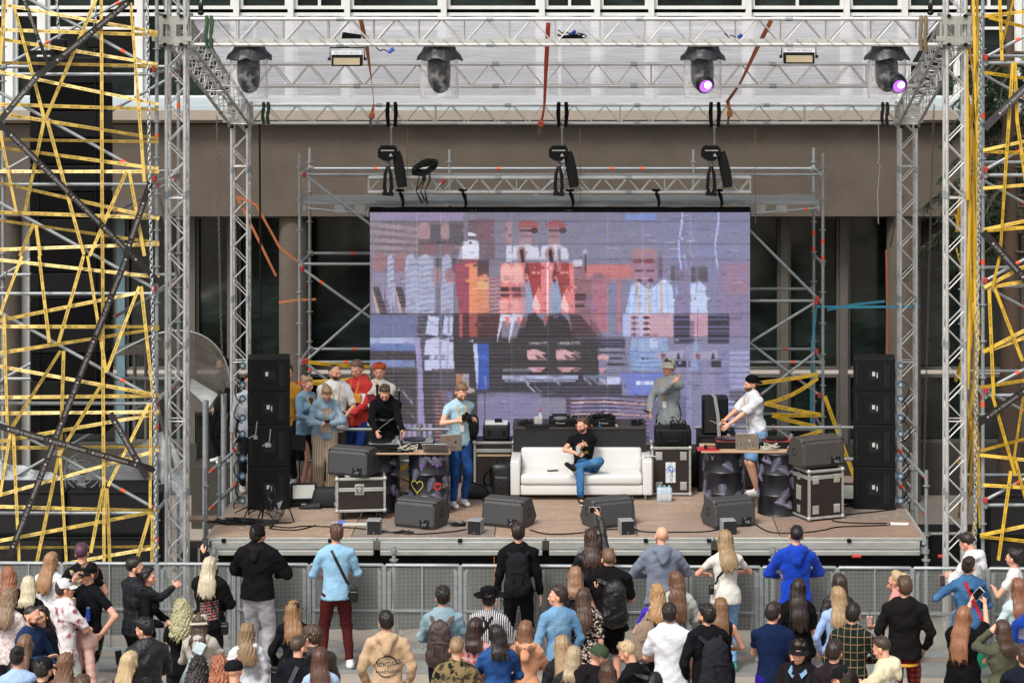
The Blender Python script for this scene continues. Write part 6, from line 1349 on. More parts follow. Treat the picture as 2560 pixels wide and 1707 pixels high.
segs = [-190, -10, 155, 394, 585, 773, 961, 1151, 1345, 1529, 1715, 1904, 2093, 2281, 2470, 2660]
for i in range(len(segs)-1):
 D0, D1_ = fy(segs[i])+32, fy(segs[i+1])+32; a = Vector((X(segs[i], D0), D0-32, 0)); b = Vector((X(segs[i+1], D1_), D1_-32, 0)); d = (b-a); L = d.length; d.normalize(); nrm = Vector((-d.y, d.x, 0))
 ang = math.atan2(d.y, d.x); t = thing('crowd_barrier', f'galvanised crowd barrier panel, {ORD[i]} from the left end of the fence', 'barrier', tuple((a+b)/2), 0, 'crowd barrier panels in front of the stage')
 H = 1.25; g = .012; a2, b2 = a+d*g, b-d*g; z = Vector((0, 0, 1))
 MB().path([a2+z*.05, a2+z*(H-.012), a2+d*.015+z*H, b2-d*.015+z*H, b2+z*(H-.012), b2+z*.05], .024, 10).build('tube_frame', GALV, t)
 m = MB(); q = [a2+z*.12, b2+z*.12, b2+z*(H-.03), a2+z*(H-.03)]; m.add(q, [(0, 1, 2, 3)]); m.build('mesh_panel', PERF, t, smooth=False)
 m = MB(); mid = (a2+b2)/2; m.box(mid+z*.66-nrm*.01, (L-.08, .03, .03), Matrix.Rotation(ang, 3, 'Z')); m.box(mid+z*.13-nrm*.01, (L-.08, .035, .05), Matrix.Rotation(ang, 3, 'Z')); m.box(mid+z*.69-nrm*.012, (.02, .02, H-.16), Matrix.Rotation(ang, 3, 'Z')); m.build('crossbar', GALV, t)
 for e in (a2+d*.05, b2-d*.05):
  m = MB(); m.box(e+z*.6, (.045, .03, 1.14), Matrix.Rotation(ang, 3, 'Z'))
  for zz in (.3, .66, 1.0): m.sphere(e+z*zz-nrm*.02, .012, 6)
  m.build('flange', GALV, t)
 for q in (.08, .92): MB().tube(a.lerp(b, q)+z*H*.95+nrm*.02, a.lerp(b, q)+nrm*1.0+z*.05, .02, 8).build('brace', GALV, t)
 m = MB(); m.box(mid-nrm*.28+z*.012, (L-.02, .62, .018), Matrix.Rotation(ang, 3, 'Z')); m.build('foot_plate', M('tread_plate', '8f918e', .5, .45, ns=3, na=.3, bs=90, bd=.004), t)
 m = MB(); m.box(mid-nrm*.595+z*.025, (L-.02, .02, .045), Matrix.Rotation(ang, 3, 'Z')); m.build('kick_edge', GALV, t)
# things under and beside the stage
random.seed(14)
for i, (x0, x1, y0, D_, lab) in enumerate(((560, 700, 1440, 32.6, 'black box lying in the dark under the left part of the stage'), (1700, 1880, 1430, 32.6, 'black box lying in the dark under the right part of the stage'))):
 a = P(x0, y0, D_); b = P(x1, y0, D_); setp(MB().box(((a.x+b.x)/2, a.y-.2, .2), (b.x-a.x, .25, .4), ch=.01).build('equipment_case', BLK), lab, 'trunk')
for px, col_, lab in ((2130, 'b2302a', 'red cable plug lying under the right end of the stage'), (2345, 'b2302b', 'red cable plug on the ground beside the right truss column')):
 a = P(px, 1390, 31.9); setp(MB().tube((a.x, -.1, a.z), (a.x+.12, -.1, a.z), .024, 10).build('industrial_plug', M('plug_red', 'b2302a', .4)), lab, 'plug')
t = thing('flight_case', 'dark flight case on the ground left of the stage', 'flight case', tuple(Vector((X(480, 32.6), .6, 0)))); c = wloc(t); MB().box(c+Vector((0, 0, .55)), (.28, .4, 1.1)).build('body', CASE, t)
for s_ in (-1, 1): MB().box(c+Vector((s_*.13, -.2, .55)), (.03, .03, 1.1)).build('edging', CAL, t)
t = thing('flight_case', 'pair of dark cases on the ground right of the stage', 'flight case', tuple(Vector((X(2400, 34), 1.6, 0)))); c = wloc(t); MB().box(c+Vector((-.25, 0, .55)), (1.1, .6, 1.1)).build('body', BLK, t); MB().box(c+Vector((-.25, -.3, 1.1)), (1.1, .03, .03)).build('edging', CAL, t)
t = thing('ramp_board', 'plywood step boards beside the left end of the stage', 'step', tuple(Vector((X(500, 33.3), 1.3, 0)))); c = wloc(t); 
for k in range(3): MB().box(c+Vector((-.12, .35*k, .6+.28*k)), (.5, .3, .03)).build('tread', PLY, t)
# ------------------------------------------------------------------ figures: signed distance bodies
def snets(F, o, h):
 I = F < 0; nx, ny, nz = F.shape
 c = [I[a:nx-1+a, b:ny-1+b, d:nz-1+d] for a in (0, 1) for b in (0, 1) for d in (0, 1)]
 anyv = np.logical_or.reduce(c); allv = np.logical_and.reduce(c); act = anyv & ~allv; ijk = np.argwhere(act)
 idx = -np.ones(act.shape, np.int64); idx[act] = np.arange(len(ijk)); i, j, k = ijk.T
 acc = np.zeros((len(ijk), 3)); cnt = np.zeros(len(ijk))
 for ax in range(3):
  oth = [q for q in range(3) if q != ax]
  for a in (0, 1):
   for b in (0, 1):
    of = np.zeros(3, int); of[oth[0]] = a; of[oth[1]] = b; o2 = of.copy(); o2[ax] = 1
    f0 = F[i+of[0], j+of[1], k+of[2]]; f1 = F[i+o2[0], j+o2[1], k+o2[2]]; m = (f0 < 0) != (f1 < 0)
    t = np.where(m, f0/np.where(m, f0-f1, 1), 0); p = np.tile(of.astype(float), (len(ijk), 1)); p[:, ax] += t; acc[m] += p[m]; cnt[m] += 1
 V = (ijk+acc/cnt[:, None])*h+o; Q = []
 for ax in range(3):
  b, c_ = [(1, 2), (2, 0), (0, 1)][ax]; s0 = [slice(1, -1)]*3; s0[ax] = slice(0, F.shape[ax]-1); s1 = list(s0); s1[ax] = slice(1, F.shape[ax])
  A, B = I[tuple(s0)], I[tuple(s1)]; e = np.argwhere(A != B)
  if not len(e): continue
  fl = A[tuple(e.T)]; e = e+1; e[:, ax] -= 1
  def g(db, dc):
   q = e.copy(); q[:, b] -= db; q[:, c_] -= dc; return idx[tuple(q.T)]
  q = np.stack([g(1, 1), g(0, 1), g(0, 0), g(1, 0)], 1); q[~fl] = q[~fl][:, ::-1]; Q.append(q)
 return V, np.concatenate(Q)
class Fld:
 def __init__(s, lo, hi, h):
  s.lo = np.array(lo, float); s.h = h; n = np.ceil((np.array(hi)-s.lo)/h).astype(int)+1; s.F = np.full(n, .25, np.float32); s.n = n
  s.ax = [s.lo[k]+h*np.arange(n[k]) for k in range(3)]
 def blk(s, lo, hi):
  a = np.clip(np.floor((np.array(lo)-s.lo)/s.h).astype(int), 0, s.n); b = np.clip(np.ceil((np.array(hi)-s.lo)/s.h).astype(int)+1, 0, s.n)
  sl = tuple(slice(a[k], b[k]) for k in range(3))
  if any(b <= a): return sl, None
  return sl, np.stack(np.meshgrid(*[s.ax[k][sl[k]] for k in range(3)], indexing='ij'), -1).astype(np.float32)
 def put(s, sl, d, k):
  f = s.F[sl]; hh = np.clip(.5+.5*(f-d)/k, 0, 1) if k > 0 else (f > d).astype(float); s.F[sl] = f*(1-hh)+d*hh-k*hh*(1-hh)
 def cone(s, a, b, ra, rb, k=.02, flat=None, fn=(0, 1, 0), cut=False):
  """tapered capsule; flat>1 squeezes it along fn"""
  a, b = np.array(a, float), np.array(b, float); r = max(ra, rb)+s.h*2+k+.03; sl, X_ = s.blk(np.minimum(a, b)-r, np.maximum(a, b)+r)
  if X_ is None: return
  d = b-a; L2 = max(d@d, 1e-9); t0 = (X_-a)@d/L2; t = np.clip(t0, 0, 1); v = X_-(a+t[..., None]*d)
  if flat: n = np.array(fn, float); n /= np.linalg.norm(n); v = v+((flat-1)*(v@n))[..., None]*n
  q = np.linalg.norm(v, axis=-1)-(ra+(rb-ra)*t)
  if cut: q = np.maximum(q, (t0-1)*math.sqrt(L2))
  s.put(sl, q, k)
 def ell(s, c, r, k=.015, Rm=None, sub=False):
  c = np.array(c, float); r = np.array(r, float); m = r.max()+k+s.h*2+.02; sl, X_ = s.blk(c-m, c+m)
  if X_ is None: return
  v = X_-c
  if Rm is not None: v = v@np.array(Rm)
  q0 = np.linalg.norm(v/r, axis=-1); q = (q0-1)*r.min() if not sub else (q0-1)*r.mean()
  if sub: f = s.F[sl]; hh = np.clip(.5-.5*(f+q)/k, 0, 1); s.F[sl] = f*(1-hh)-q*hh+k*hh*(1-hh)
  else: s.put(sl, q, k)
 def all(s): return s.blk(s.lo, s.lo+s.h*s.n)[1]
def mesh_np(name, V, Q, mats, mi=None, colr=None, parent=None, smooth=True):
 me = bpy.data.meshes.new(name); me.vertices.add(len(V)); me.vertices.foreach_set('co', np.asarray(V, np.float32).ravel())
 me.loops.add(Q.size); me.loops.foreach_set('vertex_index', Q.ravel().astype(np.int32)); me.polygons.add(len(Q)); me.polygons.foreach_set('loop_start', (np.arange(len(Q))*4).astype(np.int32))
 me.polygons.foreach_set('loop_total', np.full(len(Q), 4, np.int32)) if False else None
 for m in mats: me.materials.append(m)
 if mi is not None: me.polygons.foreach_set('material_index', mi.astype(np.int32))
 me.update(calc_edges=True); me.polygons.foreach_set('use_smooth', [smooth]*len(Q))
 if colr is not None: at = me.color_attributes.new('Col', 'FLOAT_COLOR', 'POINT'); at.data.foreach_set('color', np.concatenate([colr, np.ones((len(V), 1))], 1).astype(np.float32).ravel())
 o = bpy.data.objects.new(name, me); COL.objects.link(o); o.parent = parent; return o
def mk_vcol(name, r, sss=0, bs=0):
 k = N(name); an = k.n('Attribute', attribute_name='Col'); k.col(an.outputs['Color']); k.rm(r)
 if bs: k.bump(k.noise(bs, 3), .25, .002)
 return k.m
SKIN = mk_vcol('skin', .5)
def hairmat(c, gloss=.38):
 key = 'hair_'+c
 if key in MATS: return MATS[key]
 k = N(key); c = srgb(c); lm = sum(c)/3; c = tuple((lm+(x-lm)*.72)*.82 for x in c); f = k.noise(75, 3, st=(1, 1, .09)); g = k.noise(9, 3, st=(1, 1, .3)); h_ = k.noise(150, 2, st=(1, 1, .06))
 a = k.mix(f, tuple(x*.35 for x in c), tuple(min(1, x*1.75+.01) for x in c)); a = k.mix(k.math('MULTIPLY', g, .5), a, tuple(min(1, x*1.2) for x in c)); k.col(a); k.rm(gloss, 0, .4); k.bump(h_, .7, .006); MATS[key] = k.m; return k.m
def fabric(c, kind='plain', c2=None):
 key = f'{kind}_fabric_{c}'+(c2 or '')
 if key in MATS: return MATS[key]
 k = N(key); A = srgb(c); B = srgb(c2) if c2 else tuple(x*.6 for x in A); co = k.co(); sx = k.n('SeparateXYZ'); k.l(co, sx.inputs[0]); x, y, z = sx.outputs; f = k.noise(6, 4); w = k.noise(260, 1)
 base = k.mix(f, tuple(q*.82 for q in A), tuple(min(1, q*1.14) for q in A)); rough = .85
 def band(v, per, duty): return k.math('GREATER_THAN', k.math('FRACT', k.math('MULTIPLY', v, 1/per)), 1-duty)
 if kind == 'stripe': base = k.mix(band(x, .024, .5), base, B)
 elif kind == 'hstripe': base = k.mix(band(z, .03, .4), base, B)
 elif kind == 'wide': base = k.mix(k.math('MULTIPLY', k.math('MULTIPLY', k.math('GREATER_THAN', z, 1.27), k.math('LESS_THAN', z, 1.4)), k.math('LESS_THAN', k.math('ABSOLUTE', x), .2)), base, B)
 elif kind == 'plaid': base = k.mix(k.math('MULTIPLY', band(x, .07, .5), .65), base, B); base = k.mix(k.math('MULTIPLY', band(z, .07, .5), .65), base, B)
 elif kind == 'grid': l_ = k.math('MAXIMUM', band(x, .075, .1), band(z, .085, .09)); base = k.mix(l_, base, B)
 elif kind in ('floral', 'camo', 'tiedye'):
  n_ = k.noise({'floral': 34, 'camo': 16, 'tiedye': 9}[kind], 3, rough=.6); base = k.mix(k.ramp(n_, [(.52, (0, 0, 0)), (.56, (1, 1, 1))] if kind != 'tiedye' else [(.5, (0, 0, 0)), (.62, (1, 1, 1))]), base, B)
  if kind == 'camo': base = k.mix(k.ramp(k.noise(11, 2), [(.56, (0, 0, 0)), (.6, (1, 1, 1))]), base, srgb('14140f'))
 elif kind == 'denim': base = k.mix(k.ramp(k.noise(3.5, 4), [(.4, (0, 0, 0)), (.66, (1, 1, 1))]), base, B); base = k.mix(k.math('MULTIPLY', k.math('LESS_THAN', k.math('ABSOLUTE', k.math('SUBTRACT', z, 1.34)), .004), .5), base, tuple(q*.35 for q in A)); rough = .9
 elif kind == 'leather': rough = .28
 elif kind == 'puffer': rough = .45
 k.col(base); k.rm(rough, 0, .5 if rough < .5 else .12); k.b.inputs['Sheen Weight'].default_value = .12 if rough > .5 and sum(A) > .3 else 0
 hb = k.noise(15, 4, st=(1, 1, .8))
 k.bump(k.math('ADD', hb, k.math('MULTIPLY', w, .12)), .8 if kind == 'leather' else .6, .035); MATS[key] = k.m; return k.m
def ik(a, b, l1, l2, hint):
 a, b = Vector(a), Vector(b); d = b-a; L = d.length
 if L > (l1+l2)*.995: b = a+d.normalized()*(l1+l2)*.995; d = b-a; L = d.length
 x = d.normalized(); c = (l1*l1+L*L-l2*l2)/(2*L); h = math.sqrt(max(0, l1*l1-c*c)); hv = Vector(hint); hv = hv-x*hv.dot(x); hv = hv.normalized() if hv.length > 1e-6 else x.orthogonal().normalized()
 return a+x*c+hv*h, b
SK = {'f': ('d9a58a', 'c98f76'), 'p': ('e0b49c', 'cf9d86'), 't': ('c28e6e', 'a9775a')}
ARMS = {   # hand target (x outward, y forward, z) from the figure's base at 1.75 m, elbow hint
 'down': ((.27, .03, .80), (.3, -1, 0)), 'front': ((.12, .26, 1.07), (.8, -.4, -.5)), 'phone': ((.06, .30, 1.27), (.8, 0, -1)), 'up': ((.10, .22, 1.83), (1, .2, -.2)), 'highfront': ((.07, .36, 1.56), (.7, -.1, -1)),
 'fence': ((.16, .30, 1.19), (1, -.8, .15)), 'pocket': ((.22, .10, .93), (.8, -.8, 0)), 'face': ((.05, .17, 1.60), (.8, .3, -1)), 'point': ((.02, .55, 1.40), (1, 0, -.2)), 'chest': ((.02, .25, 1.22), (.9, 0, -.6)), 'hip': ((.26, .04, 1.0), (1, -.5, 0)), 'table': ((.16, .42, 1.02), (.8, -.3, 0)), 'cross': ((-.06, .22, 1.16), (.9, .1, -.4))}
def hand(m, wr, d, nrm, sc, curl, side):
 """palm and five separate fingers, drawn with small tapered tubes"""
 d = d.normalized(); nrm = (nrm-d*nrm.dot(d)).normalized(); s_ = d.cross(nrm)*side
 m.sphere(wr+d*.045*sc, (.0, 0, 0)) if False else None
 rot = Matrix((s_, nrm, d)).transposed(); m.sphere(wr+d*.045*sc, (.038*sc, .015*sc, .05*sc), 10, rot)
 for i, (off, ln) in enumerate(((-.028, .062), (-.010, .072), (.009, .078), (.027, .070))):
  p = wr+d*.082*sc+s_*off*sc; q = (.25+.1*i*.3)*curl; p1 = p+(d*math.cos(q)-nrm*math.sin(q))*ln*.45*sc; q += .9*curl; p2 = p1+(d*math.cos(q)-nrm*math.sin(q))*ln*.32*sc; q += .6*curl; p3 = p2+(d*math.cos(q)-nrm*math.sin(q))*ln*.26*sc
  m.path([p-d*.02*sc, p, p1, p2, p3], .008*sc, 6, rs=[.009*sc, .0092*sc, .0082*sc, .0074*sc, .0055*sc])
 p = wr+d*.03*sc+s_*.032*sc; p1 = p+(s_*.75+d*.6-nrm*.2).normalized()*.036*sc; p2 = p1+(s_*.25+d*.9-nrm*(.3+curl*.3)).normalized()*.032*sc; m.path([p-s_*.015*sc, p, p1, p2], .0095*sc, 6, rs=[.011*sc, .0115*sc, .0098*sc, .007*sc])
PC = 0
def person(label, pos, yaw=0., H=1.75, sex='m', skin='f', hair=('short', '3a2a20'), top=('tee', '222222'), legs=('trousers', '222228'), shoes='d8d8d4', armL='down', armR='down', headyaw=0., headpitch=0., lean=0., beard=None, cap=None, group=None, res=.0145, sit=None, stance=.0, glasses=None, wide=1., hres=None, ph=None, hoodup=False, lanyard=None, tilt=0., curl=.55, fat=None):
 """yaw 0 faces the stage (+Y). Targets in arm tuples are relative to the base, x to the figure's right."""
 global PC; PC += 1; rs = np.random.RandomState(PC*7+1); random.seed(PC*13)
 k = H/1.75; f_ = sex == 'f'; root = thing('person', label, 'person', pos, yaw, group)
 sw = (.15 if f_ else .17)*wide; hipz = .93 if sit is None else sit['hip']
 def bend(p):      # lean of the trunk about the hips
  p = Vector(p); y, z = p.y, p.z-hipz; c, s_ = math.cos(lean), math.sin(lean); return Vector((p.x, y*c+z*s_, z*c-y*s_+hipz))
 tz = hipz-.93
 T = lambda x, y, z: bend((x, y, z+tz))*k
 pel = Vector((0, 0, hipz))*k; waist, chest, shc, neck0, neck1 = T(0, .0, 1.08), T(0, 0, 1.28), T(0, -.01, 1.41), T(0, -.012, 1.45), T(0, .005, 1.545)
 hl = Matrix.Rotation(-headyaw, 3, 'Z') @ Matrix.Rotation(tilt, 3, 'Y') @ Matrix.Rotation(headpitch, 3, 'X') if True else None   # pitch>0 looks up
 pivot = T(0, .0, 1.53); HC = lambda v: pivot+hl @ (Vector(v)*k)       # head space: origin at the top of the neck, y forward
 sh = {s_: T(s_*sw, -.01, 1.405) for s_ in (-1, 1)}; hands = {}; elb = {}; hint = {}
 for s_, a in ((-1, armL), (1, armR)):
  if isinstance(a, str): (x, y, z), hn = ARMS[a]; tgt = T(s_*x*(1 if a != 'down' else wide*(.93 if f_ else 1)), y, z) if a not in ('fence',) else Vector((s_*x, y, z))*1.0
  else: tgt = Vector(a[0]); hn = a[1] if len(a) > 1 else (.8, -.3, -.6)
  elb[s_], hands[s_] = ik(sh[s_], tgt, .285*k, .255*k, (s_*hn[0], hn[1], hn[2]))
 foot = {}; knee = {}; hip = {s_: Vector((s_*.084*k, 0, (hipz-.02)*k)) for s_ in (-1, 1)}
 for s_ in (-1, 1):
  if sit: foot[s_] = Vector(sit['feet'][s_]); kn, foot[s_] = ik(hip[s_], foot[s_], .43*k, .42*k, sit['knee'][s_])
  else: kn, foot[s_] = ik(hip[s_], Vector((s_*(.1+stance)*k, s_*.04*math.sin(PC)*1., .085*k)), .43*k, .43*k, (s_*.1, 1, 0))
  knee[s_] = kn
 pts = [pel, shc, HC((0, 0, .24))]+list(hands.values())+list(elb.values())+list(foot.values())+list(knee.values()); lo = np.min([tuple(p) for p in pts], 0)-.26; hi = np.max([tuple(p) for p in pts], 0)+.26; lo[2] = max(lo[2], -.04)
 sa, sb = SK[skin]; ca, cb = np.array(srgb(sa)), np.array(srgb(sb))
 hipr, wr_, chr_ = ((.148, .112, .13) if f_ else (.135, .125, .147)); hipr, wr_, chr_ = [q*wide for q in (hipr, wr_, chr_)]
 if fat: wr_ += fat; hipr += fat*.6
 LN = T(0, 1, 1)-T(0, 0, 1)
 def trunk(F, e, up=True, low=True):
  fl = 1.5
  if low: F.cone(pel-Vector((0, 0, .0)), waist, (hipr+e)*k, (wr_+e)*k, .04, fl-.12, LN)
  if up: F.cone(waist, chest, (wr_+e)*k, (chr_+e)*k, .04, fl, LN); F.cone(chest, shc, (chr_+e)*k, (chr_*.8+e)*k, .05, fl, LN); F.cone(sh[-1]*.82+sh[1]*.18, sh[1]*.82+sh[-1]*.18, (.062+e)*k, (.062+e)*k, .06); F.cone(shc, neck0, (.1+e)*k, (.062+e*.6)*k, .05, 1.15, LN)
  if up and f_ :
   for s_ in (-1, 1): F.ell(T(s_*.07, .085, 1.27), np.array((.06, .05, .06))*k+e, .04)
 def arms(F, e, end=1., k_=.03):
  for s_ in (-1, 1):
   F.cone(sh[s_], elb[s_] if end > .5 else sh[s_].lerp(elb[s_], end*2), (.051+e)*k*(.9 if f_ else 1), (.039+e)*k*(.9 if f_ else 1), k_, cut=end <= .5)
   if end > .5: F.cone(elb[s_], elb[s_].lerp(hands[s_], (end-.5)*2), (.039+e)*k*(.9 if f_ else 1), (.028+e*.8)*k, k_*.6, cut=True)
 def legsf(F, e, end=1., eb=None):
  eb = e if eb is None else eb
  for s_ in (-1, 1):
   F.cone(hip[s_], knee[s_] if end > .5 else hip[s_].lerp(knee[s_], end*2), (.084+e)*k, (.057+e)*k, .03, cut=end <= .5)
   if end > .5: F.cone(knee[s_], knee[s_].lerp(foot[s_], (end-.5)*2), (.055+e)*k, (.04+eb)*k, .02, cut=True)
 # ---- body, one surface
 h = res*k; F = Fld(lo, hi, h); trunk(F, -.004); arms(F, -.002, 1.0); legsf(F, -.004)
 for s_ in (-1, 1): F.cone(foot[s_]-Vector((0, 0, .02)), foot[s_]+Vector((0, .11, -.055))*k if not sit else Vector(sit['toe'][s_]), .036*k, .03*k, .02)
 F.cone(neck0, neck1, .056*k, .05*k, .02)
 V, Q = snets(F.F, F.lo, h)
 hh = min(h, (hres or .0095)*k); c0 = np.array(HC((0, .0, .1))); F = Fld(c0-.2*k, c0+.2*k, hh); Rm = np.array(hl); fs = .96 if f_ else 1.01
 E = lambda c, r, kk=.012, sub=False: F.ell(HC(c), np.array(r)*k*fs, kk, Rm, sub)
 F.cone(neck0, HC((0, -.005, .05)), .054*k*fs, .05*k*fs, .02); E((0, -.008, .135), (.073, .092, .085)); E((0, .03, .075), (.055, .062, .07), .03); E((0, .062, .025), (.027, .025, .022), .03)
 F.cone(HC((0, .09, .115)), HC((0, .108, .07)), .008*k, .014*k, .012); E((0, .086, .118), (.05, .012, .012), .02)
 for s_ in (-1, 1): E((s_*.031, .098, .1), (.016, .010, .011), .012, True); E((s_*.077, -.005, .09), (.012, .022, .032), .006); E((s_*.045, .06, .075), (.022, .022, .02), .02)
 E((0, .09, .04), (.025, .012, .011), .012)
 V2, Q2 = snets(F.F, F.lo, hh); Q = np.concatenate([Q, Q2+len(V)]); nb = len(V); V = np.concatenate([V, V2])
 t_ = rs.rand(len(V), 1)*.3+.25; C = ca*(1-t_)+cb*t_
 hv = (V2-np.array(pivot))@Rm/k; C2 = C[nb:]; red = np.exp(-((abs(hv[:, 0])-.045)**2+(hv[:, 2]-.075)**2)/.0008)*(hv[:, 1] > .02); C2 -= red[:, None]*np.array([.0, .05, .05]); 
 lip = (abs(hv[:, 0]) < .024) & (abs(hv[:, 2]-.041) < .009) & (hv[:, 1] > .07); C2[lip] = np.array(srgb('a8594e')); ear = np.exp(-((abs(hv[:, 0])-.078)**2+(hv[:, 2]-.09)**2+(hv[:, 1])**2)/.0006); C2 -= ear[:, None]*np.array([.02, .09, .09])
 C2 = np.clip(C2, .01, 1); C[nb:] = C2
 # eyes, brows and hands joined to the body
 m = MB(); parts = []
 def seg(cc): parts.append((len(m.v), cc))
 for s_ in (-1, 1):
  seg('b5a69c'); m.sphere(HC((s_*.031, .083, .1)), .0105*k, 8); seg('2a1d16'); m.sphere(HC((s_*.031, .0905, .1)), .0062*k, 6)
  bc = hair[1] if hair[0] != 'bald' else '6b5038'; seg(bc); m.path([HC((s_*.014, .094, .117)), HC((s_*.032, .096, .121)), HC((s_*.048, .084, .118))], .002*k, 5)
  seg(sa); d = (hands[s_]-elb[s_]).normalized(); nn = Vector((s_*.7, -.2, .4)) if not isinstance((armL if s_ < 0 else armR), str) or (armL if s_ < 0 else armR) in ('down', 'pocket', 'hip') else Vector((s_*.3, -.6, .6)); hand(m, hands[s_]-d*.015*k, d, nn, k*(.9 if f_ else 1), curl, -s_)
 fq = [q for q in m.f]; Vh = np.array([tuple(p) for p in m.v]); Ch = np.zeros((len(Vh), 3)); parts.append((len(Vh), ''))
 for (a, cc), (b, _) in zip(parts[:-1], parts[1:]): Ch[a:b] = srgb(cc)
 qs = np.array([q if len(q) == 4 else (q[0], q[1], q[2], q[2]) for q in fq if len(q) in (3, 4)]+[(q[0], q[1], q[i], q[i+1]) for q in fq if len(q) > 4 for i in range(2, len(q)-1)])
 Q = np.concatenate([Q, qs+len(V)]); V = np.concatenate([V, Vh]); C = np.concatenate([C, Ch])
 mesh_np('body', V, Q, [SKIN], None, np.clip(C, 0, 1), root)
 # ---- clothing helper: garment field, wrinkles, cuts
 def garment(name, fn, mat, e, zlo=None, zhi=None, wr=.006, hc=None, wf=1.):
  hg = (hc or .0165)*k; F = Fld(lo, hi, hg); fn(F); Xg = F.all(); n_ = F.F; fx = 17*wf; a1, a2, a3 = rs.rand(3)*6
  wv = np.sin(Xg[..., 2]*fx*1.6+3*np.sin(Xg[..., 0]*fx*.6+a1)+a2)*.5+np.sin(Xg[..., 0]*fx*1.1+Xg[..., 2]*fx*.9+2*np.sin(Xg[..., 1]*fx*.7+a3)+a1)*.35+np.sin(Xg[..., 2]*fx*3.1-Xg[..., 0]*fx*2.3+a3)*.25
  wv -= .9*(1-abs(np.sin(Xg[..., 2]*fx*.9+2.4*np.sin(Xg[..., 0]*fx*.45+a2)+Xg[..., 0]*7)))**4; n_ = n_+wv*wr*1.15
  if zlo is not None: n_ = np.maximum(n_, zlo*k-Xg[..., 2]+.006*np.sin(Xg[..., 0]*23+a1))
  if zhi is not None: n_ = np.maximum(n_, Xg[..., 2]-zhi*k)
  V, Q = snets(n_, F.lo, hg)
  if hg > .015: V = relax(V, Q)
  o = mesh_np(name, V, Q, [mat], None, None, root); o.parent = root; o['_v'] = 1; del o['_v']; return o, V, Q
 def relax(V, Q):
  s0 = np.zeros_like(V); c0 = np.zeros(len(V))
  for a in range(4): b = Q[:, (a+1) % 4]; np.add.at(s0, Q[:, a], V[b]); np.add.at(c0, Q[:, a], 1)
  return V*.5+.5*s0/np.maximum(c0, 1)[:, None]
 kind, tc = top[0], top[1]; pat = top[2] if len(top) > 2 else 'plain'; c2 = top[3] if len(top) > 3 else None; o_top = None
 spec = {'tee': (.010, .30, .86), 'shirt': (.014, .98, .84), 'rolled': (.014, .66, .86), 'hoodie': (.021, .98, .84), 'jacket': (.019, .98, .86), 'bomber': (.036, .98, .88), 'coat': (.028, .98, .62), 'tank': (.006, 0, .9), 'crop': (.006, 0, 1.1), 'loose': (.03, .45, .80)}[kind]
 if kind in ('loose',): pass
 def ft(F):
  trunk(F, spec[0], True, True); 
  if spec[1]: arms(F, spec[0]*(.75 if kind != 'bomber' else 1), spec[1])
  if spec[2] < .9 and not sit: F.cone(pel+Vector((0, 0, -.1*k)) if kind != 'coat' else Vector((0, 0, .6*k)), pel+Vector((0, 0, .04)), (hipr+spec[0]+.04)*k, (hipr+spec[0]+.018)*k, .03, 1.42, (0, 1, 0))
  if kind == 'hoodie':
   if not hoodup:
    F.cone(T(-.07, -.085, 1.485), T(.07, -.085, 1.485), .048*k, .048*k, .012); F.cone(T(0, -.12, 1.46), T(0, -.16, 1.36), .085*k, .05*k, .012, 1.5, (0, 1, 0))
    for s_ in (-1, 1): F.cone(T(s_*.088, -.05, 1.5), T(s_*.05, .075, 1.44), .034*k, .024*k, .012)
  elif kind in ('shirt', 'rolled', 'jacket', 'coat', 'bomber'):
   for a in range(10):
    t0, t1 = 2*PI*a/10, 2*PI*(a+1)/10
    if abs(math.sin(t0)-1) < .2: continue
    F.cone(T(.066*math.cos(t0), .062*math.sin(t0)-.01, 1.475+.012*(-math.sin(t0))), T(.066*math.cos(t1), .062*math.sin(t1)-.01, 1.475+.012*(-math.sin(t1))), .014*k, .014*k, .006)
 nm = {'tee': 't_shirt', 'rolled': 'shirt', 'tank': 'tank_top', 'crop': 'crop_top', 'loose': 't_shirt', 'bomber': 'bomber_jacket'}.get(kind, kind)
 mt = fabric(tc, pat, c2); o_top, TV, TQ = garment(nm, ft, mt, spec[0], zlo=(spec[2]+tz if spec[2] > .6 else spec[2]) if not lean > .5 else None, wr=.010 if kind in ('hoodie', 'bomber', 'jacket', 'loose', 'coat') else .006)
 if lean <= .5: pass
 bvh = BVHTree.FromPolygons([tuple(v) for v in TV], [tuple(int(i) for i in q) for q in TQ]); root_info = dict(root=root, top=o_top, bvh=bvh, T=T, HC=HC, k=k, hands=hands, hl=hl, elb=elb)
 # ---- trousers, skirt
 lk, lc = legs[0], legs[1]; lp = legs[2] if len(legs) > 2 else 'plain'; l2 = legs[3] if len(legs) > 3 else None; ml = fabric(lc, lp, l2)
 if lk in ('trousers', 'baggy', 'shorts', 'wide'):
  e = {'trousers': .012, 'baggy': .03, 'shorts': .03, 'wide': .035}[lk]
  def fl_(F): F.cone(pel-Vector((0, 0, .02))*k, pel+Vector((0, 0, .1)), (hipr+.002)*k, (hipr-.012)*k, .04, 1.38); legsf(F, e, .97 if lk != 'shorts' else .46, .055 if lk == 'wide' else .012 if lk != 'shorts' else e)
  garment('trousers' if lk != 'shorts' else 'shorts', fl_, ml, e, wr=.005 if lk != 'baggy' else .009, hc=.018)
 else:
  zb = {'skirt': .48, 'dress': .4}[lk]
  def fs_(F): F.cone(Vector((0, .02, zb*k-.1)), pel+Vector((0, 0, .1)), .23*k, hipr*k, .02, 1.35)
  garment('skirt', fs_, ml, .01, zlo=zb, wr=.008, hc=.02)
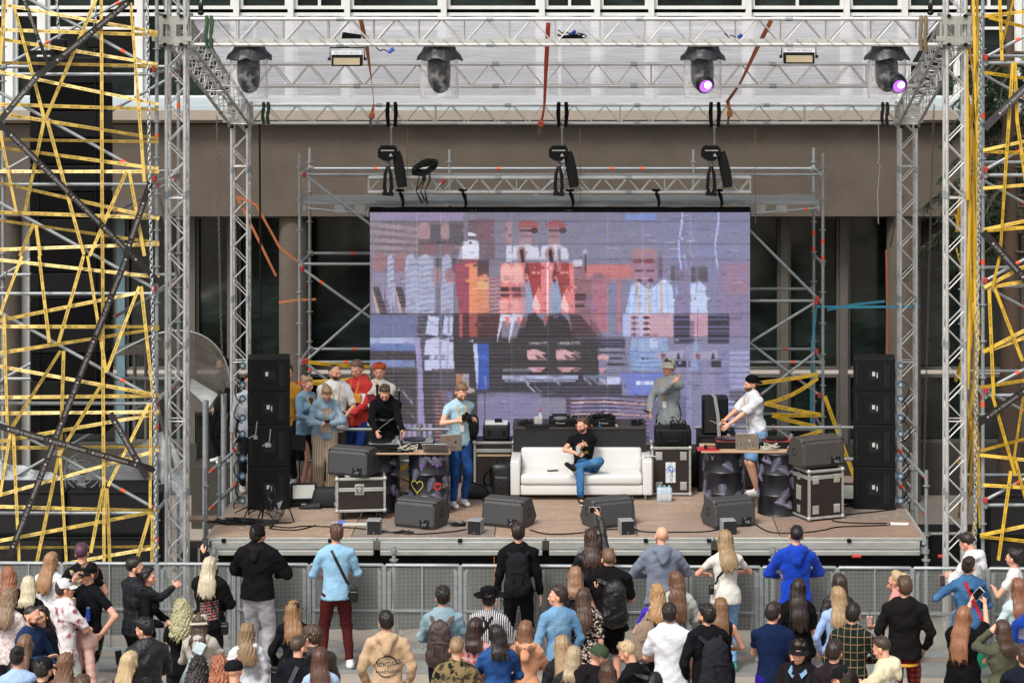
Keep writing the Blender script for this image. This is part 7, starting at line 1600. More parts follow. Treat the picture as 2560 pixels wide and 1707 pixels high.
 # ---- shoes
 for s_ in (-1, 1):
  a = foot[s_]; b = a+Vector((0, .13, -.045))*k if not sit else Vector(sit['toe'][s_]); d = (b-a); d.z = 0; d = d.normalized() if d.length > .01 else Vector((0, 1, 0)); F = Fld(np.minimum(a, b)-.1, np.maximum(a, b)+.1, .014); q0 = a-d*.03+Vector((0, 0, -.035))*k; F.cone(q0, b+Vector((0, 0, -.0))*k, .046*k, .038*k, .02, 1.1, (0, 0, 1)); F.cone(a+Vector((0, 0, .01)), q0, .046*k, .045*k, .02)
  Xg = F.all(); n_ = F.F
  if not sit or s_ > 0 and not sit.get('cross'): n_ = np.maximum(n_, .004-Xg[..., 2]+(a.z-.085*k if sit else 0))
  Vs, Qs = snets(n_, F.lo, .014); mi = ((Vs[Qs].mean(1)[:, 2] < Vs[:, 2].min()+.03)).astype(int); mesh_np('shoe', Vs, Qs, [fabric(shoes), M('shoe_sole', 'd0d0cb', .7) if shoes[0] in 'def0123' else fabric(shoes)], mi, None, root)
 # ---- hair
 hk, hcol = hair[0], hair[1]; hm = hairmat(hcol); hm_obj = None
 if hk != 'bald':
  long_ = {'long': .13, 'vlong': .27, 'bob': .012, 'wavy': .11, 'curlylong': .102, 'straight': .16, 'mid': .03}.get(hk, 0); thick = {'buzz': -.004, 'fade': .002, 'short': .008, 'curly': .016, 'bun': .006}.get(hk, .012); hr_ = .0115 if hk in ('curly', 'curlylong', 'wavy') else .012
  zl = -.25-long_; c1 = HC((0, 0, .1)); F = Fld(np.array(c1)-np.array((.27, .33, .36+long_)), np.array(c1)+np.array((.27, .27, .2)), hr_*k); E = lambda c, r, kk=.012: F.ell(HC(c), np.array(r)*k*fs, kk, Rm)
  E((0, -.012, .142), (.077+thick, .095+thick, .085+thick)); 
  if hk not in ('buzz', 'fade'): E((0, .035, .2), (.05+thick, .045, .026+thick*.6), .02)
  if hk == 'fade': E((0, .02, .195), (.055, .07, .035), .015)
  if hk in ('short', 'curly'): E((0, -.045, .1), (.07+thick*.5, .06+thick*.5, .07), .02)
  if hk == 'bun': E((0, -.05, .1), (.072, .06, .07), .02); E((.02, -.085, .19), (.042, .042, .04), .01)
  if long_:
   p0h = rs.rand()*6; hb = HC((0, -.05, .1)); sh0 = T(0, -.115-(.02 if kind in ('hoodie', 'bomber') else 0), 1.43); w0 = .085*fs*k; back = [hb, HC((0, -.062, .03)), sh0+Vector((0, -.0, .02))*k]; L = long_
   if L > .1: back += [T(.012*math.sin(p0h), -.15, 1.43-L*.5), T(.03*math.sin(p0h), -.155, 1.43-L)]
   ww = [.082, .09, .104, .108, .1] if hk != 'curlylong' else [.1, .12, .13, .125, .11]; ww = [q*k for q in ww]
   for q in range(len(back)-1): F.cone(back[q], back[q+1], ww[q], ww[q+1], .03, 1.25 if q == 0 else 2.3 if hk != 'curlylong' else 1.3, LN)
   for s_ in (-1, 1):
    F.cone(HC((s_*.07, .0, .13)), HC((s_*.082, .0, .03)), .026*k, .03*k, .02)
    if L > .1 and rs.rand() > .35: F.cone(HC((s_*.082, .0, .03)), T(s_*.09, .0, 1.40), .03*k, .026*k, .02); F.cone(T(s_*.09, -.0, 1.42), T(s_*.085, .11, 1.42-L*.55), .028*k, .014*k, .02)
  Xg = F.all(); lv = (Xg-np.array(pivot, np.float32))@Rm.astype(np.float32)/k; n_ = F.F
  if long_: p9 = rs.rand()*6; n_ = np.maximum(n_, (shc.z-(long_+.0)*k*.98-.0+.022*np.sin(Xg[..., 0]*70+p9)+.014*np.sin(Xg[..., 0]*190+p9)+(Xg[..., 0]-shc.x)**2*3)-Xg[..., 2])
  if cap is None or hk != 'x':
   # keep the face, ears and nape free
   face = (lv[..., 1]*.82-(lv[..., 2]-.165)*.62)-(.032 if not long_ else .05); face = np.where(lv[..., 2] < .185, face, lv[..., 1]-.1); n_ = np.maximum(n_, np.where(lv[..., 1] > -.02, face, -1)*.8)
   if not long_:
    nape = {'buzz': .06, 'fade': .085, 'short': .035, 'curly': .03, 'bun': .04}[hk]; n_ = np.maximum(n_, (nape-lv[..., 2]-np.clip(-lv[..., 1], 0, .09)*.25)); n_ = np.where((lv[..., 1] > -.015) & (lv[..., 1] < .04), np.maximum(n_, .115-lv[..., 2]), n_)
  th = np.arctan2(lv[..., 0], lv[..., 1]+.02); amp = {'curly': .011, 'curlylong': .016, 'wavy': .010, 'buzz': 0, 'fade': .0015, 'bob': .005, 'straight': .006, 'long': .007}.get(hk, .006); fz = {'wavy': 28, 'curlylong': 60, 'curly': 75}.get(hk, 7)
  p_ = rs.rand()*6; n_ = n_+amp*(np.sin(th*21+2.4*np.sin(lv[..., 2]*fz+p_))*.6+np.sin(lv[..., 0]*150+2*np.sin(lv[..., 2]*fz*1.4))*.5)
  if hk in ('curly', 'curlylong'): n_ += amp*.8*np.sin(lv[..., 0]*110+p_)*np.sin(lv[..., 1]*120)*np.sin(lv[..., 2]*105)
  if hk == 'short': n_ += .006*np.sin(lv[..., 0]*75+p_)*np.sin(lv[..., 1]*60+lv[..., 2]*40)*(lv[..., 2] > .16)
  if (n_ < 0).any():
   Vh_, Qh_ = snets(n_, F.lo, hr_*k); ms = MB()
   for q in range(26 if long_ else 34 if hk in ('short', 'fade') else 0):
    if long_:
     a = random.uniform(-1, 1); x0 = .088*a; y0 = -.1*math.sqrt(1-a*a*.9); w_ = random.uniform(-.02, .02); ms.path(smooth_pts([HC((x0, y0-.012, .16)), HC((x0*1.12, y0-.014, .05)), T(x0*1.25+w_, -.158-random.uniform(0, .02), 1.42-long_*.5), T(x0*1.3+w_*2.2, -.155-random.uniform(0, .03), 1.42-long_*random.uniform(.9, 1.25))], 3), .004, 4, rs=[.0055-.00045*j for j in range(10)], cap=False)
    else:
     a = random.uniform(0, 6.28); e_ = random.uniform(.35, 1.3); nv = Vector((math.cos(a)*math.cos(e_), math.sin(a)*math.cos(e_), math.sin(e_))); c9 = Vector((nv.x*.085, nv.y*.1-.01, .145+nv.z*.088)); t9 = nv+Vector((random.uniform(-.9, .9), random.uniform(-.2, 1.3), random.uniform(-.4, .3)))
     if c9.y < .07: ms.path([HC(c9-nv*.008), HC(c9+t9*.006), HC(c9+t9*.017)], .003, 4, rs=[.006, .0045, .0012], cap=False)
   if ms.v: Qh_ = np.concatenate([Qh_, np.array(ms.f)+len(Vh_)]); Vh_ = np.concatenate([Vh_, np.array([tuple(p) for p in ms.v])])
   hm_obj = mesh_np('hair', Vh_, Qh_, [hm], None, None, root)
 if beard:
  F = Fld(np.array(HC((0, .04, .05)))-.13, np.array(HC((0, .04, .05)))+.13, .009); F.ell(HC((0, .036, .05)), np.array((.061, .07, .056))*k, .01, Rm); Xg = F.all(); lv = (Xg-np.array(pivot, np.float32))@Rm.astype(np.float32)/k; n_ = np.maximum(F.F, lv[..., 2]-.062+np.clip(.07-lv[..., 1], 0, .1)*-.9); n_ = np.maximum(n_, -lv[..., 1]+.0); n_ = np.maximum(n_, .018-np.sqrt((lv[..., 0])**2*.6+(lv[..., 2]-.042)**2+(lv[..., 1]-.1)**2)); Vh_, Qh_ = snets(n_, F.lo, .009); 
  if len(Qh_): mesh_np('beard', Vh_, Qh_, [hairmat(beard)], None, None, root)
 if cap:
  ck, cc = cap[0], cap[1]; cm = fabric(cc, 'leather' if ck == 'leathercap' else 'plain'); m = MB(); m.X = Matrix.Translation(pivot) @ hl.to_4x4() @ Matrix.Scale(k*fs, 4)
  if ck in ('cap', 'capback', 'leathercap', 'snap'):
   m.lathe((0, -.01, .135), [(.093, -.005), (.095, .02), (.09, .055), (.07, .085), (.03, .1), (0, .103)], 22); 
   for i in range(22*6): 
    v_ = m.v[i] if i < len(m.v) else None
   s_ = 1 if ck != 'capback' else -1; V = []; F2 = []
   for j in range(5):
    for i in range(11):
     a = -1.15+2.3*i/10; r_ = .09+.062*j/4*math.cos(a*.75); V.append(Vector((math.sin(a)*r_, s_*math.cos(a)*r_*1.08-.01, .137-.012*(j/4)**2*1.5-.01*abs(math.sin(a))*j/4)))
   for j in range(4):
    for i in range(10): F2.append((j*11+i, j*11+i+1, (j+1)*11+i+1, (j+1)*11+i))
   o = m.build('cap', cm, root); m2 = MB(); m2.X = m.X; m2.add(V, F2); m2.add([q+Vector((0, 0, .005)) for q in V], [f[::-1] for f in F2]); bb = m2.build('brim', fabric(cap[2]) if len(cap) > 2 else cm, root); bb.parent = o
  elif ck == 'beanie': m.lathe((0, -.015, .13), [(.09, -.035), (.097, -.02), (.097, .015), (.093, .02), (.09, .05), (.07, .09), (.03, .115), (0, .12)], 22); m.build('beanie', cm, root)
  elif ck == 'docker': m.lathe((0, -.012, .145), [(.088, -.03), (.096, -.02), (.096, .02), (.09, .026), (.084, .045), (.05, .07), (0, .078)], 22); m.build('beanie', cm, root)
  elif ck == 'beret': m.lathe((0, -.01, .165), [(.088, -.03), (.098, -.01), (.104, .02), (.09, .05), (.04, .068), (0, .07)], 22); m.build('beret', cm, root)
  elif ck == 'fedora': m.lathe((0, -.01, .15), [(.0, -.01), (.09, -.015), (.12, -.012), (.158, -.004), (.175, .012), (.16, .004), (.12, -.002), (.098, .0), (.096, .04), (.088, .085), (.05, .1), (0, .085)], 26); m.build('hat', cm, root); m = MB(); m.X = Matrix.Translation(pivot) @ hl.to_4x4() @ Matrix.Scale(k, 4); m.lathe((0, -.01, .15), [(.099, .002), (.1, .024)], 26); m.build('hat_band', RUB, root)
 if glasses:
  m = MB(); m.X = Matrix.Translation(pivot) @ hl.to_4x4() @ Matrix.Scale(k, 4)
  for s_ in (-1, 1): m.sphere((s_*.031, .104, .1), (.024, .005, .02), 10) if glasses == 'sun' else m.path([(s_*.031+.022*math.cos(a), .103, .1+.018*math.sin(a)) for a in [2*PI*q/10 for q in range(11)]], .0018, 4); m.path([(s_*.05, .1, .103), (s_*.076, .05, .103), (s_*.08, .0, .1)], .002, 4)
  m.path([(-.01, .108, .103), (.01, .108, .103)], .002, 4); m.build('sunglasses' if glasses == 'sun' else 'glasses', RUB, root)
 if lanyard:
  m = MB(); 
  for s_ in (-1, 1): m.ribbon([surf(root_info, (s_*.07, 1.46), 1, .006), surf(root_info, (s_*.06, 1.4), 1), surf(root_info, (s_*.03, 1.28), 1), surf(root_info, (0, 1.17), 1)], .016, (0, 1, .1), .002)
  o = m.build('lanyard', fabric('d9a53a'), root, base=None); m = MB(); m.box(surf(root_info, (0, 1.12), 1, .008), (.07, .004, .1), ch=.001); b = m.build('badge', M('badge_white', 'cfd0d0', .5), root); b.parent = o
 return root_info
def surf(I, xz, side=-1, off=.006):
 """point on the garment, side -1 = back, 1 = front; in figure space"""
 T, k = I['T'], I['k']; a = T(xz[0], side*.6, xz[1]); b = T(xz[0], 0, xz[1]); d = (b-a).normalized(); hit = I['bvh'].ray_cast(a, d)
 if hit[0] is None: return T(xz[0], side*.12, xz[1])
 return hit[0]-d*off
MB_build = MB.build
def _b(s, name, mat, parent=None, **kw):      # figures are rotated: their parts are modelled in figure space
 if parent is not None and parent.name.startswith('person'):
  o = MB_build(s, name, mat, None, base=(0, 0, 0), **{q: v for q, v in kw.items() if q != 'base'}); o.parent = parent; o.location = (0, 0, 0); return o
 return MB_build(s, name, mat, parent, **kw)
MB.build = _b
def W(I, p): return I['root'].matrix_basis @ Vector(p)
def carried(I, name, label, cat, m_list, loc=None, group=None):
 """a separate thing worn or held by a figure; m_list = [(part name, MB, material)] in figure space"""
 r = I['root']; t = thing(name, label, cat, r.location, r.rotation_euler.z, group)
 for nm, m, mt in m_list: o = MB_build(m, nm, mt, None, base=(0, 0, 0)); o.parent = t
 return t
def text_on(I, items, mat, name='print', side=-1):
 m = MB()
 for s_, size, x, z, ang in items:
  v, f = text_geo(s_); ca, sa = math.cos(ang), math.sin(ang); m.add([surf(I, (x+(-side)*(a*ca-b*sa)*size, z+(a*sa+b*ca)*size), side, .004) for a, b in v], f)
 o = MB_build(m, name, mat, None, base=(0, 0, 0), smooth=False); o.parent = I['top']; return o
def backpack(I, label, mat, w=.29, h=.44, d=.15, z=1.2, x=0, mat2=None, tilt=.0, sh=True):
 k = I['k']; c = I['T'](x, -.17-d/2, z); F = Fld(np.array(c)-.4, np.array(c)+.4, .014); 
 F.cone(c+Vector((0, 0, -h*.28)), c+Vector((0, 0, h*.28)), w*.52, w*.45, .02, w/d*.95, (0, 1, 0)); F.cone(c+Vector((-w*.2, 0, -h*.3)), c+Vector((w*.2, 0, -h*.3)), w*.36, w*.36, .04, w/d*.72, (0, 1, 0)); F.cone(c+Vector((0, -d*.3, -h*.2)), c+Vector((0, -d*.3, -.02)), w*.34, w*.34, .01, 2.2, (0, 1, 0))
 V, Q = snets(F.F+.004*np.sin(F.all()[..., 0]*38+3*np.sin(F.all()[..., 2]*25)), F.lo, .014); r = I['root']; t = thing('backpack', label, 'backpack', r.location, r.rotation_euler.z); mesh_np('bag_body', V, Q, [mat], None, None, t); m2 = mat2 or mat
 for s_ in (-1, 1):
  if sh is not True and s_ != sh: continue
  m = MB(); P0 = [surf(I, (s_*.1+x*.4, 1.2), 1, .008), surf(I, (s_*.115+x*.3, 1.36), 1, .01), I['T'](s_*.12, .02, 1.475), surf(I, (s_*.115, 1.42), -1, .012), c+Vector((s_*w*.22, d*.3, h*.42))]; P0 = smooth_pts(P0, 4); m.ribbon(P0, .045, [(0, 1, .2) if p.y > .05 else (0, -.3, 1) if p.y > -.06 else (0, -1, .3) for p in P0], .008); o = MB_build(m, 'shoulder_strap', m2, None, base=(0, 0, 0)); o.parent = t
 m = MB(); m.path(smooth_pts([c+Vector((-.03, .03, h*.46)), c+Vector((-.02, .02, h*.55)), c+Vector((.02, .02, h*.55)), c+Vector((.03, .03, h*.46))], 3), .007, 5); o = MB_build(m, 'handle', m2, None, base=(0, 0, 0)); o.parent = t
 m = MB(); m.box(c+Vector((0, -d*.62, .04)), (w*.6, .012, .01)); m.box(c+Vector((-w*.18, -d*.66, -.05)), (.014, .012, .1)); m.box(c+Vector((w*.18, -d*.66, -.05)), (.014, .012, .1)); o = MB_build(m, 'buckle_strap', m2, None, base=(0, 0, 0)); o.parent = t
 return t, c
def crossbag(I, label, mat, s_=1, bag=None, w=.025, zhip=.95, strap=None, front=False):
 """strap from one shoulder to the other hip, with a small bag; s_ = shoulder side"""
 pts = [surf(I, (s_*.06, 1.46), -1, .01)]+[surf(I, (s_*(.06-(.06+.17)*q), 1.46-(1.46-zhip)*q), -1, .009) for q in np.linspace(.12, 1, 9)]; m = MB(); m.ribbon(pts, w, (0, -1, .1), .004); L = [('strap', m, strap or mat)]
 if bag: c = pts[-1]+Vector((-s_*.04, .01, -.06)); b = MB(); b.add(*rbox(c, bag, .02)); L.append(('bag_body', b, mat)); q = MB(); q.box(c+Vector((0, -bag[1]/2-.003, bag[2]*.2)), (bag[0]*.7, .004, .008)); L.append(('zip', q, GALV))
 return carried(I, 'crossbody_bag', label, 'bag', L)
def inner(I, mat, w=.1, z0=1.43, z1=.98):
 m = MB(); pts = [surf(I, (0, z0+(z1-z0)*q/7), 1, .004) for q in range(8)]; m.ribbon(pts, w, (0, 1, .1), .002); o = MB_build(m, 'inner_shirt', mat, None, base=(0, 0, 0)); o.parent = I['root']
def phone(I, label, at=None, size=(.075, .01, .15), rot=None, hd=None, mat=None):
 c = Vector(at) if at is not None else (I['hands'][1]+I['hands'][-1])/2 if hd is None else I['hands'][hd]; c = c+Vector((0, .03, .07)) if at is None else c
 m = MB(); m.box((0, 0, 0), size, ch=.004); m.v = [(rot or Matrix.Rotation(-.3, 3, 'X')) @ v+c for v in m.v]; g = MB(); g.box((0, -size[1]/2-.001, 0), (size[0]*.88, .002, size[2]*.9)); g.v = [(rot or Matrix.Rotation(-.3, 3, 'X')) @ v+c for v in g.v]
 return carried(I, 'phone', label, 'phone', [('phone_case', m, mat or RUB), ('screen', g, M('phone_glass', '15171c', .1, na=0))])
# ------------------------------------------------------------------ people on the stage
SG, CG = 'people on the stage', 'people in the crowd'
def sp(px, py, lab, yaw, **k): p = G(px, py); return person(lab, (p.x, p.y, SH), yaw, group=SG, res=.0125, **k)
I = sp(766, 1222, 'woman in denim jacket and black skirt with blond bun looking at a phone on stage', PI+.9, H=1.68, sex='f', hair=('bun', 'a8804e'), top=('jacket', '6f90a8', 'denim', '8faabd'), legs=('skirt', '0f0f11'), armL=((-.02, .28, 1.08),), armR=((.1, .3, 1.08),), lanyard=1, headpitch=-.2); inner(I, DP, .09)
phone(I, 'phone held by the woman in the denim jacket on stage', at=(.04, .36, 1.14), rot=Matrix.Rotation(-1.0, 3, 'X'))
sp(718, 1212, 'man in yellow tee half hidden by the left speaker stack', PI-.3, H=1.8, hair=('short', '3a2a20'), top=('tee', 'b5842c'), headyaw=-.5)
I = sp(836, 1218, 'shaved headed man in loose white tee with lanyard standing at the left', PI+.3, H=1.84, hair=('buzz', '3a2c24'), top=('loose', 'd8d8d8'), legs=('trousers', '3a3c3e'), armL='front', armR='down', beard='3a2a20', lanyard=1, headyaw=-.5)
I = sp(812, 1236, 'woman with bun in striped beige trousers bending over a phone', PI+.2, H=1.7, sex='f', hair=('bun', '96744a'), top=('jacket', '7590a4', 'denim', '96adbd'), legs=('wide', 'c4b298', 'stripe', '8a7460'), lean=.3, headpitch=-.75, armL='chest', armR='chest', shoes='d8d4cc'); inner(I, fabric('c4b298', 'stripe', '8a7460'), .15, 1.4, 1.0)
phone(I, 'phone in the hands of the woman with striped trousers', at=I['T'](0, .3, 1.27)/1., rot=Matrix.Rotation(-1.1, 3, 'X'))
I = sp(896, 1212, 'tall man in red white and navy hoodie with blue track trousers holding a phone', PI-.5, H=1.88, hair=('short', '7a5a3c'), top=('hoodie', 'c23a38', 'wide', 'd8d8dc'), legs=('trousers', '1d3a78'), armL=((-.06, .32, 1.12),), armR=((.1, .32, 1.12),), headpitch=-.3, lanyard=1)
text_on(I, [('THE', .07, .04, 1.36, -.5)], DP, side=1); phone(I, 'phone held by the man in the red hoodie', at=(-.02, .42, 1.15), rot=Matrix.Rotation(-1.1, 3, 'X'))
m = MB()
for x in (.0, .022, .044): m.ribbon([Vector((-.175+x*0, .0+x, .9)), Vector((-.165, .01+x, .6)), Vector((-.15, .02+x, .15))], .008, (-1, 0, 0), .01)
q = MB_build(m, 'side_stripe', LBL, None, base=(0, 0, 0)); q.parent = I['root']
carried(I, 'chest_bag', 'mustard chest bag worn by the man in the red hoodie', 'bag', [('bag_body', MB().add(*rbox(surf(I, (-.03, 1.24), 1, .03), (.24, .05, .14), .02)), fabric('d08f34'))])
I = sp(948, 1214, 'man in orange beret and maroon white jacket speaking into a microphone', PI, H=1.84, hair=('short', '2c1c14'), cap=('beret', 'b4502a'), top=('jacket', 'd0ccc4', 'wide', '6e2430'), legs=('trousers', '26262a'), armL=((-.03, .2, 1.5), (.4, .1, -1)), armR=((-.05, .22, 1.47), (.4, .1, -1)))
c = I['hands'][-1]+Vector((.04, .05, .02)); carried(I, 'microphone', 'black microphone held by the man in the beret', 'microphone', [('mic_body', MB().tube(c+Vector((0, .02, -.14)), c, .014, 8, .018), RUB), ('mic_head', MB().sphere(c+Vector((0, -.005, .02)), .025, 10), RUB)])
I = sp(966, 1234, 'dj in black hoodie leaning over the turntables on the left table', PI, H=1.72, hair=('short', '4a3322'), top=('hoodie', '0d0e13'), legs=('trousers', '15151a'), lean=.42, headpitch=-.55, armL=((-.3, .62, 1.0), (-1, 0, 0)), armR=((.1, .58, 1.02), (1, 0, 0)), curl=.7)
text_on(I, [('UPPERCUTS', .042, 0, 1.22, 0)], LBL, side=1)
m = MB(); b_ = [surf(I, q, 1, .005) for q in ((-.14, 1.25), (.14, 1.25), (.14, 1.19), (-.14, 1.19), (-.14, 1.25))]; m.path(b_, .003, 4); q = MB_build(m, 'print_frame', LBL, None, base=(0, 0, 0)); q.parent = I['top']
I = sp(1146, 1266, 'bearded photographer in pale blue tee and jeans looking down at his camera', PI+.45, H=1.8, hair=('short', '7a5636'), beard='5a3a24', top=('tee', '9dbccb'), legs=('trousers', '1c3f74', 'denim', '2a5590'), armL=((-.06, .3, 1.3), (-1, 0, -.6)), armR=((.12, .34, 1.3), (1, 0, -.6)), headpitch=-.5, lanyard=1, lean=.08)
c = Vector((.05, .42, 1.35)); carried(I, 'camera', 'black camera in the hands of the photographer', 'camera', [('camera_body', MB().box(c, (.14, .07, .1), ch=.015).box(c+Vector((0, 0, .06)), (.05, .05, .03), ch=.01), BLK), ('lens', MB().tube(c+Vector((0, .03, 0)), c+Vector((.02, .15, -.02)), .036, 14, .042), RUB)])
px = 1458; p = G(px, 1252); I = person('bearded man in black tee and jeans sitting cross legged on the white sofa', (X(px, 34.7), yf+.33, SH), PI+.0, H=1.68, hair=('short', '5a3c26'), beard='4a2e1c', top=('tee', '0d0d10'), legs=('trousers', '1f4a78', 'denim', '4f7fa8'), shoes='2a2528', sit=dict(hip=.38, feet={1: (.03, .62, .085), -1: (.15, .42, .5)}, knee={1: (0, .3, 1), -1: (-1, .5, .6)}, toe={1: (.02, .76, .035), -1: (.24, .47, .56)}), lean=-.3, headyaw=.75, headpitch=-.12, armL=((-.02, .22, .80), (-1, .1, -.4)), armR=((.10, .26, .68), (1, -.1, -.2)), group=SG, res=.0125)
m = MB()
for k_ in range(7): m.sphere(surf(I, (-.06+.02*k_, 1.2+.012*math.sin(k_*2)), 1, .002), (.022, .006, .018), 8)
q = MB_build(m, 'gold_print', M('gold_print', '8a7430', .5, ns=40, na=.5), None, base=(0, 0, 0)); q.parent = I['top']
c = Vector((.07, .34, .69)); carried(I, 'paper_cup', 'white paper cup in the hand of the sitting man', 'cup', [('cup_body', MB().lathe(c, [(0, 0), (.03, 0), (.04, .1), (.036, .1), (0, .01)], 16), LBL)])
I = sp(1672, 1205, 'man in grey hoodie and pale flat cap behind the flight case, hand near his ear', PI-.6, H=1.86, hair=('short', '3a2a22'), cap=('snap', 'a9a79c'), top=('hoodie', '8f9496'), legs=('baggy', '9a9c9e', 'camo', '55585a'), armL=((-.24, .22, 1.58), (-1, 0, -.8)), armR=((.12, .34, 1.1),), lanyard=1)
crossbag(I, 'black strap across the grey hoodie on stage', RUB, 1, None, .035)
phone(I, 'phone in the lowered hand of the man in the grey hoodie', at=(.12, .44, 1.12), rot=Matrix.Rotation(-1.2, 3, 'X'))
I = sp(1893, 1240, 'bearded man in white tee and denim shorts with black cap behind the right table', PI/2+.35, H=1.78, hair=('buzz', '2c211a'), beard='5a3422', cap=('capback', '0c0c0e'), top=('loose', 'd0d1d6'), legs=('shorts', '5586b0', 'denim', '82a8c8'), shoes='e0e0e0', lean=.16, armL=((-.1, .5, 1.1), (-1, 0, -.8)), armR=((.08, .5, 1.12), (1, 0, -.8)), lanyard=1)
carried(I, 'paper_sheet', 'white sheet held by the man in the white tee', 'paper', [('sheet', MB().box((0, .6, 1.08), (.2, .26, .003), Matrix.Rotation(.5, 3, 'X')), MATS['white_paper'])])
I = person('man in white shirt standing behind the left truss column beside the speakers', tuple(G(602, 1262)+Vector((0, .9, 0))), PI+.2, H=1.75, hair=('short', '3a2a20'), top=('shirt', 'c9ccd2'), legs=('trousers', '2a2a2e'), group=SG)
person('man in dark clothes standing in the doorway under the awning', (X(556, 39), 7.0, 1.0), PI/2+.5, H=1.75, hair=('short', '1a1410'), top=('jacket', '16171b'), legs=('trousers', '101014'), group=SG); MB_build(MB().box((X(556, 39), 7.0, .5), (.9, .8, 1.0)), 'door_step', MATS['dark_plinth']).update_tag(); struct(bpy.data.objects['door_step'])
# ------------------------------------------------------------------ the crowd
def cr(px, py, lab, yaw=0, H=1.76, D=None, drop=0, **k):
 if D is None: D = FP*(CH-H+drop)/(py-VY)
 rr = random.Random(px*7+py)
 if 'armL' not in k and D < 30: k['armL'] = rr.choice(['down', 'front', 'pocket', 'cross', 'chest'])
 if 'armR' not in k and D < 30: k['armR'] = rr.choice(['down', 'front', 'front', 'chest'])
 k.setdefault('headyaw', rr.uniform(-.3, .3)); k.setdefault('tilt', rr.uniform(-.1, .1)); k.setdefault('headpitch', rr.uniform(-.15, .08)); k.setdefault('lean', rr.uniform(-.03, .07)); yaw += rr.uniform(-.14, .14)
 return person(lab, (X(px, D), D-32, 0.022 if D > 30.0 else 0), yaw, H=H, group=CG, res=.016, hres=.0105, **k)
F_ = dict(sex='f', H=1.67)
def dress(c, *a): return dict(top=(c, *a))
cr(23, 1419, 'woman with wavy auburn hair at the far left edge', .2, hair=('wavy', '9a5526'), top=('tee', '1a1a1c'), **F_)
cr(20, 1475, 'woman with wavy light brown hair and pale floral top at the left edge', -.3, hair=('wavy', '8a6a48'), top=('tee', 'cfc0bd', 'floral', 'a89a9c'), **F_)
cr(71, 1443, 'woman with straight platinum bob and black top', .1, hair=('bob', 'cdbd92'), top=('tee', '101012'), **F_)
cr(124, 1383, 'woman with long straight honey hair and white tee at the left', -.35, hair=('straight', 'a8743c'), top=('loose', 'd6d6da'), **F_)
I = cr(206, 1360, 'man with pink dyed hair and black tee seen from behind', 0, 1.8, hair=('fade', '5c2c44'), top=('tee', '131114'))
backpack(I, 'yellow and purple checked backpack worn by the man with pink hair', fabric('a8a838', 'plaid', '4a2a6a'), x=.06)
I = cr(223, 1409, 'man in black cap and dark sunglasses with black tee touching his face', PI-.75, 1.84, hair=('short', '6b4a30'), cap=('cap', '101013'), glasses='sun', top=('tee', '0d0f14'), legs=('baggy', '4a4a34', 'camo', '2a3020'), armR='face', armL='hip', wide=1.12)
m = MB(); m.text('R', .04, Matrix.Translation(I['HC']((0, .088, .19))) @ I['hl'].to_4x4() @ frame((0, 0, 0), (-1, 0, 0), (0, 0, 1))); q = MB_build(m, 'cap_emblem', M('gold_print', '8a7430', .5), None, base=(0, 0, 0)); q.parent = I['root']
m = MB(); m.ribbon([Vector((-.18, .05, .95)), Vector((-.185, .06, .6)), Vector((-.17, .06, .2))], .05, (-1, 0, 0), .02); q = MB_build(m, 'side_stripe', LBL, None, base=(0, 0, 0)); q.parent = I['root']
PINK = fabric('d8aea2', 'puffer'); F = Fld((-.45, -.35, .25), (.45, .45, 1.25), .018); F.cone((-.2, .16, .98), (.12, .2, .95), .11, .12, .05); F.cone((.06, .2, .95), (.16, .22, .62), .11, .1, .05); F.cone((-.2, .18, .95), (-.3, .2, .45), .07, .06, .03); F.cone((0, .2, .9), (-.05, .22, .68), .1, .1, .05)
V_, Q_ = snets(F.F+.006*np.abs(np.sin(F.all()[..., 2]*36+F.all()[..., 0]*9)), F.lo, .018); t = thing('puffer_jacket', 'pink quilted puffer jacket hanging at the waist of the man in the black cap', 'jacket', I['root'].location, I['root'].rotation_euler.z); mesh_np('quilted_shell', V_, Q_, [PINK], None, None, t)
I = cr(161, 1449, 'man in white baseball cap, sunglasses and pink tie dye tee', -.75, 1.74, hair=('short', '3a281c'), cap=('cap', 'cfd0d2'), glasses='sun', top=('loose', 'd8d2d2', 'tiedye', '8a3a56'), legs=('trousers', 'd0d0d0'), armR='chest', headyaw=.3)
carried(I, 'drink_can', 'blue and red drink can held by the man in the white cap', 'can', [('can_body', MB().tube(I['hands'][1]+Vector((.0, .05, 0)), I['hands'][1]+Vector((0, .05, .15)), .026, 12), M('can_blue', '24449a', .3)), ('can_top', MB().tube(I['hands'][1]+Vector((.0, .05, .15)), I['hands'][1]+Vector((0, .05, .16)), .024, 12), METL)])
cr(72, 1513, 'bearded man with glasses in navy hooded jacket looking right', -2.1, 1.78, hair=('buzz', '2a1c14'), beard='1c120c', glasses='clear', top=('jacket', '1e2f50'), headpitch=-.15)
I = cr(108, 1514, 'smiling woman with long dark hair in black denim jacket at the left', PI-.1-.35, hair=('straight', '2e1e16'), top=('jacket', '14161c'), armR='front', armL='front', headyaw=-.4, **F_); inner(I, LBL, .08, 1.44, 1.2)
cr(59, 1590, 'woman with long straight brown hair low at the left', -.3, hair=('vlong', '7d5836'), top=('tee', '23232a'), **F_)
cr(45, 1619, 'person with small dark topknot and light blue shirt at the lower left', 0, 1.7, hair=('bun', '15110f'), top=('shirt', '9ab4d8'), sex='f')
cr(102, 1648, 'man in plain black cap at the bottom left', -.3, 1.76, hair=('short', '2a1e18'), cap=('cap', '18191b'), top=('tee', '2a2a2e'))
cr(166, 1634, 'woman with wavy chestnut hair at the bottom left', -.2, hair=('wavy', '7c5230'), top=('tee', '6a4a3a'), **F_)
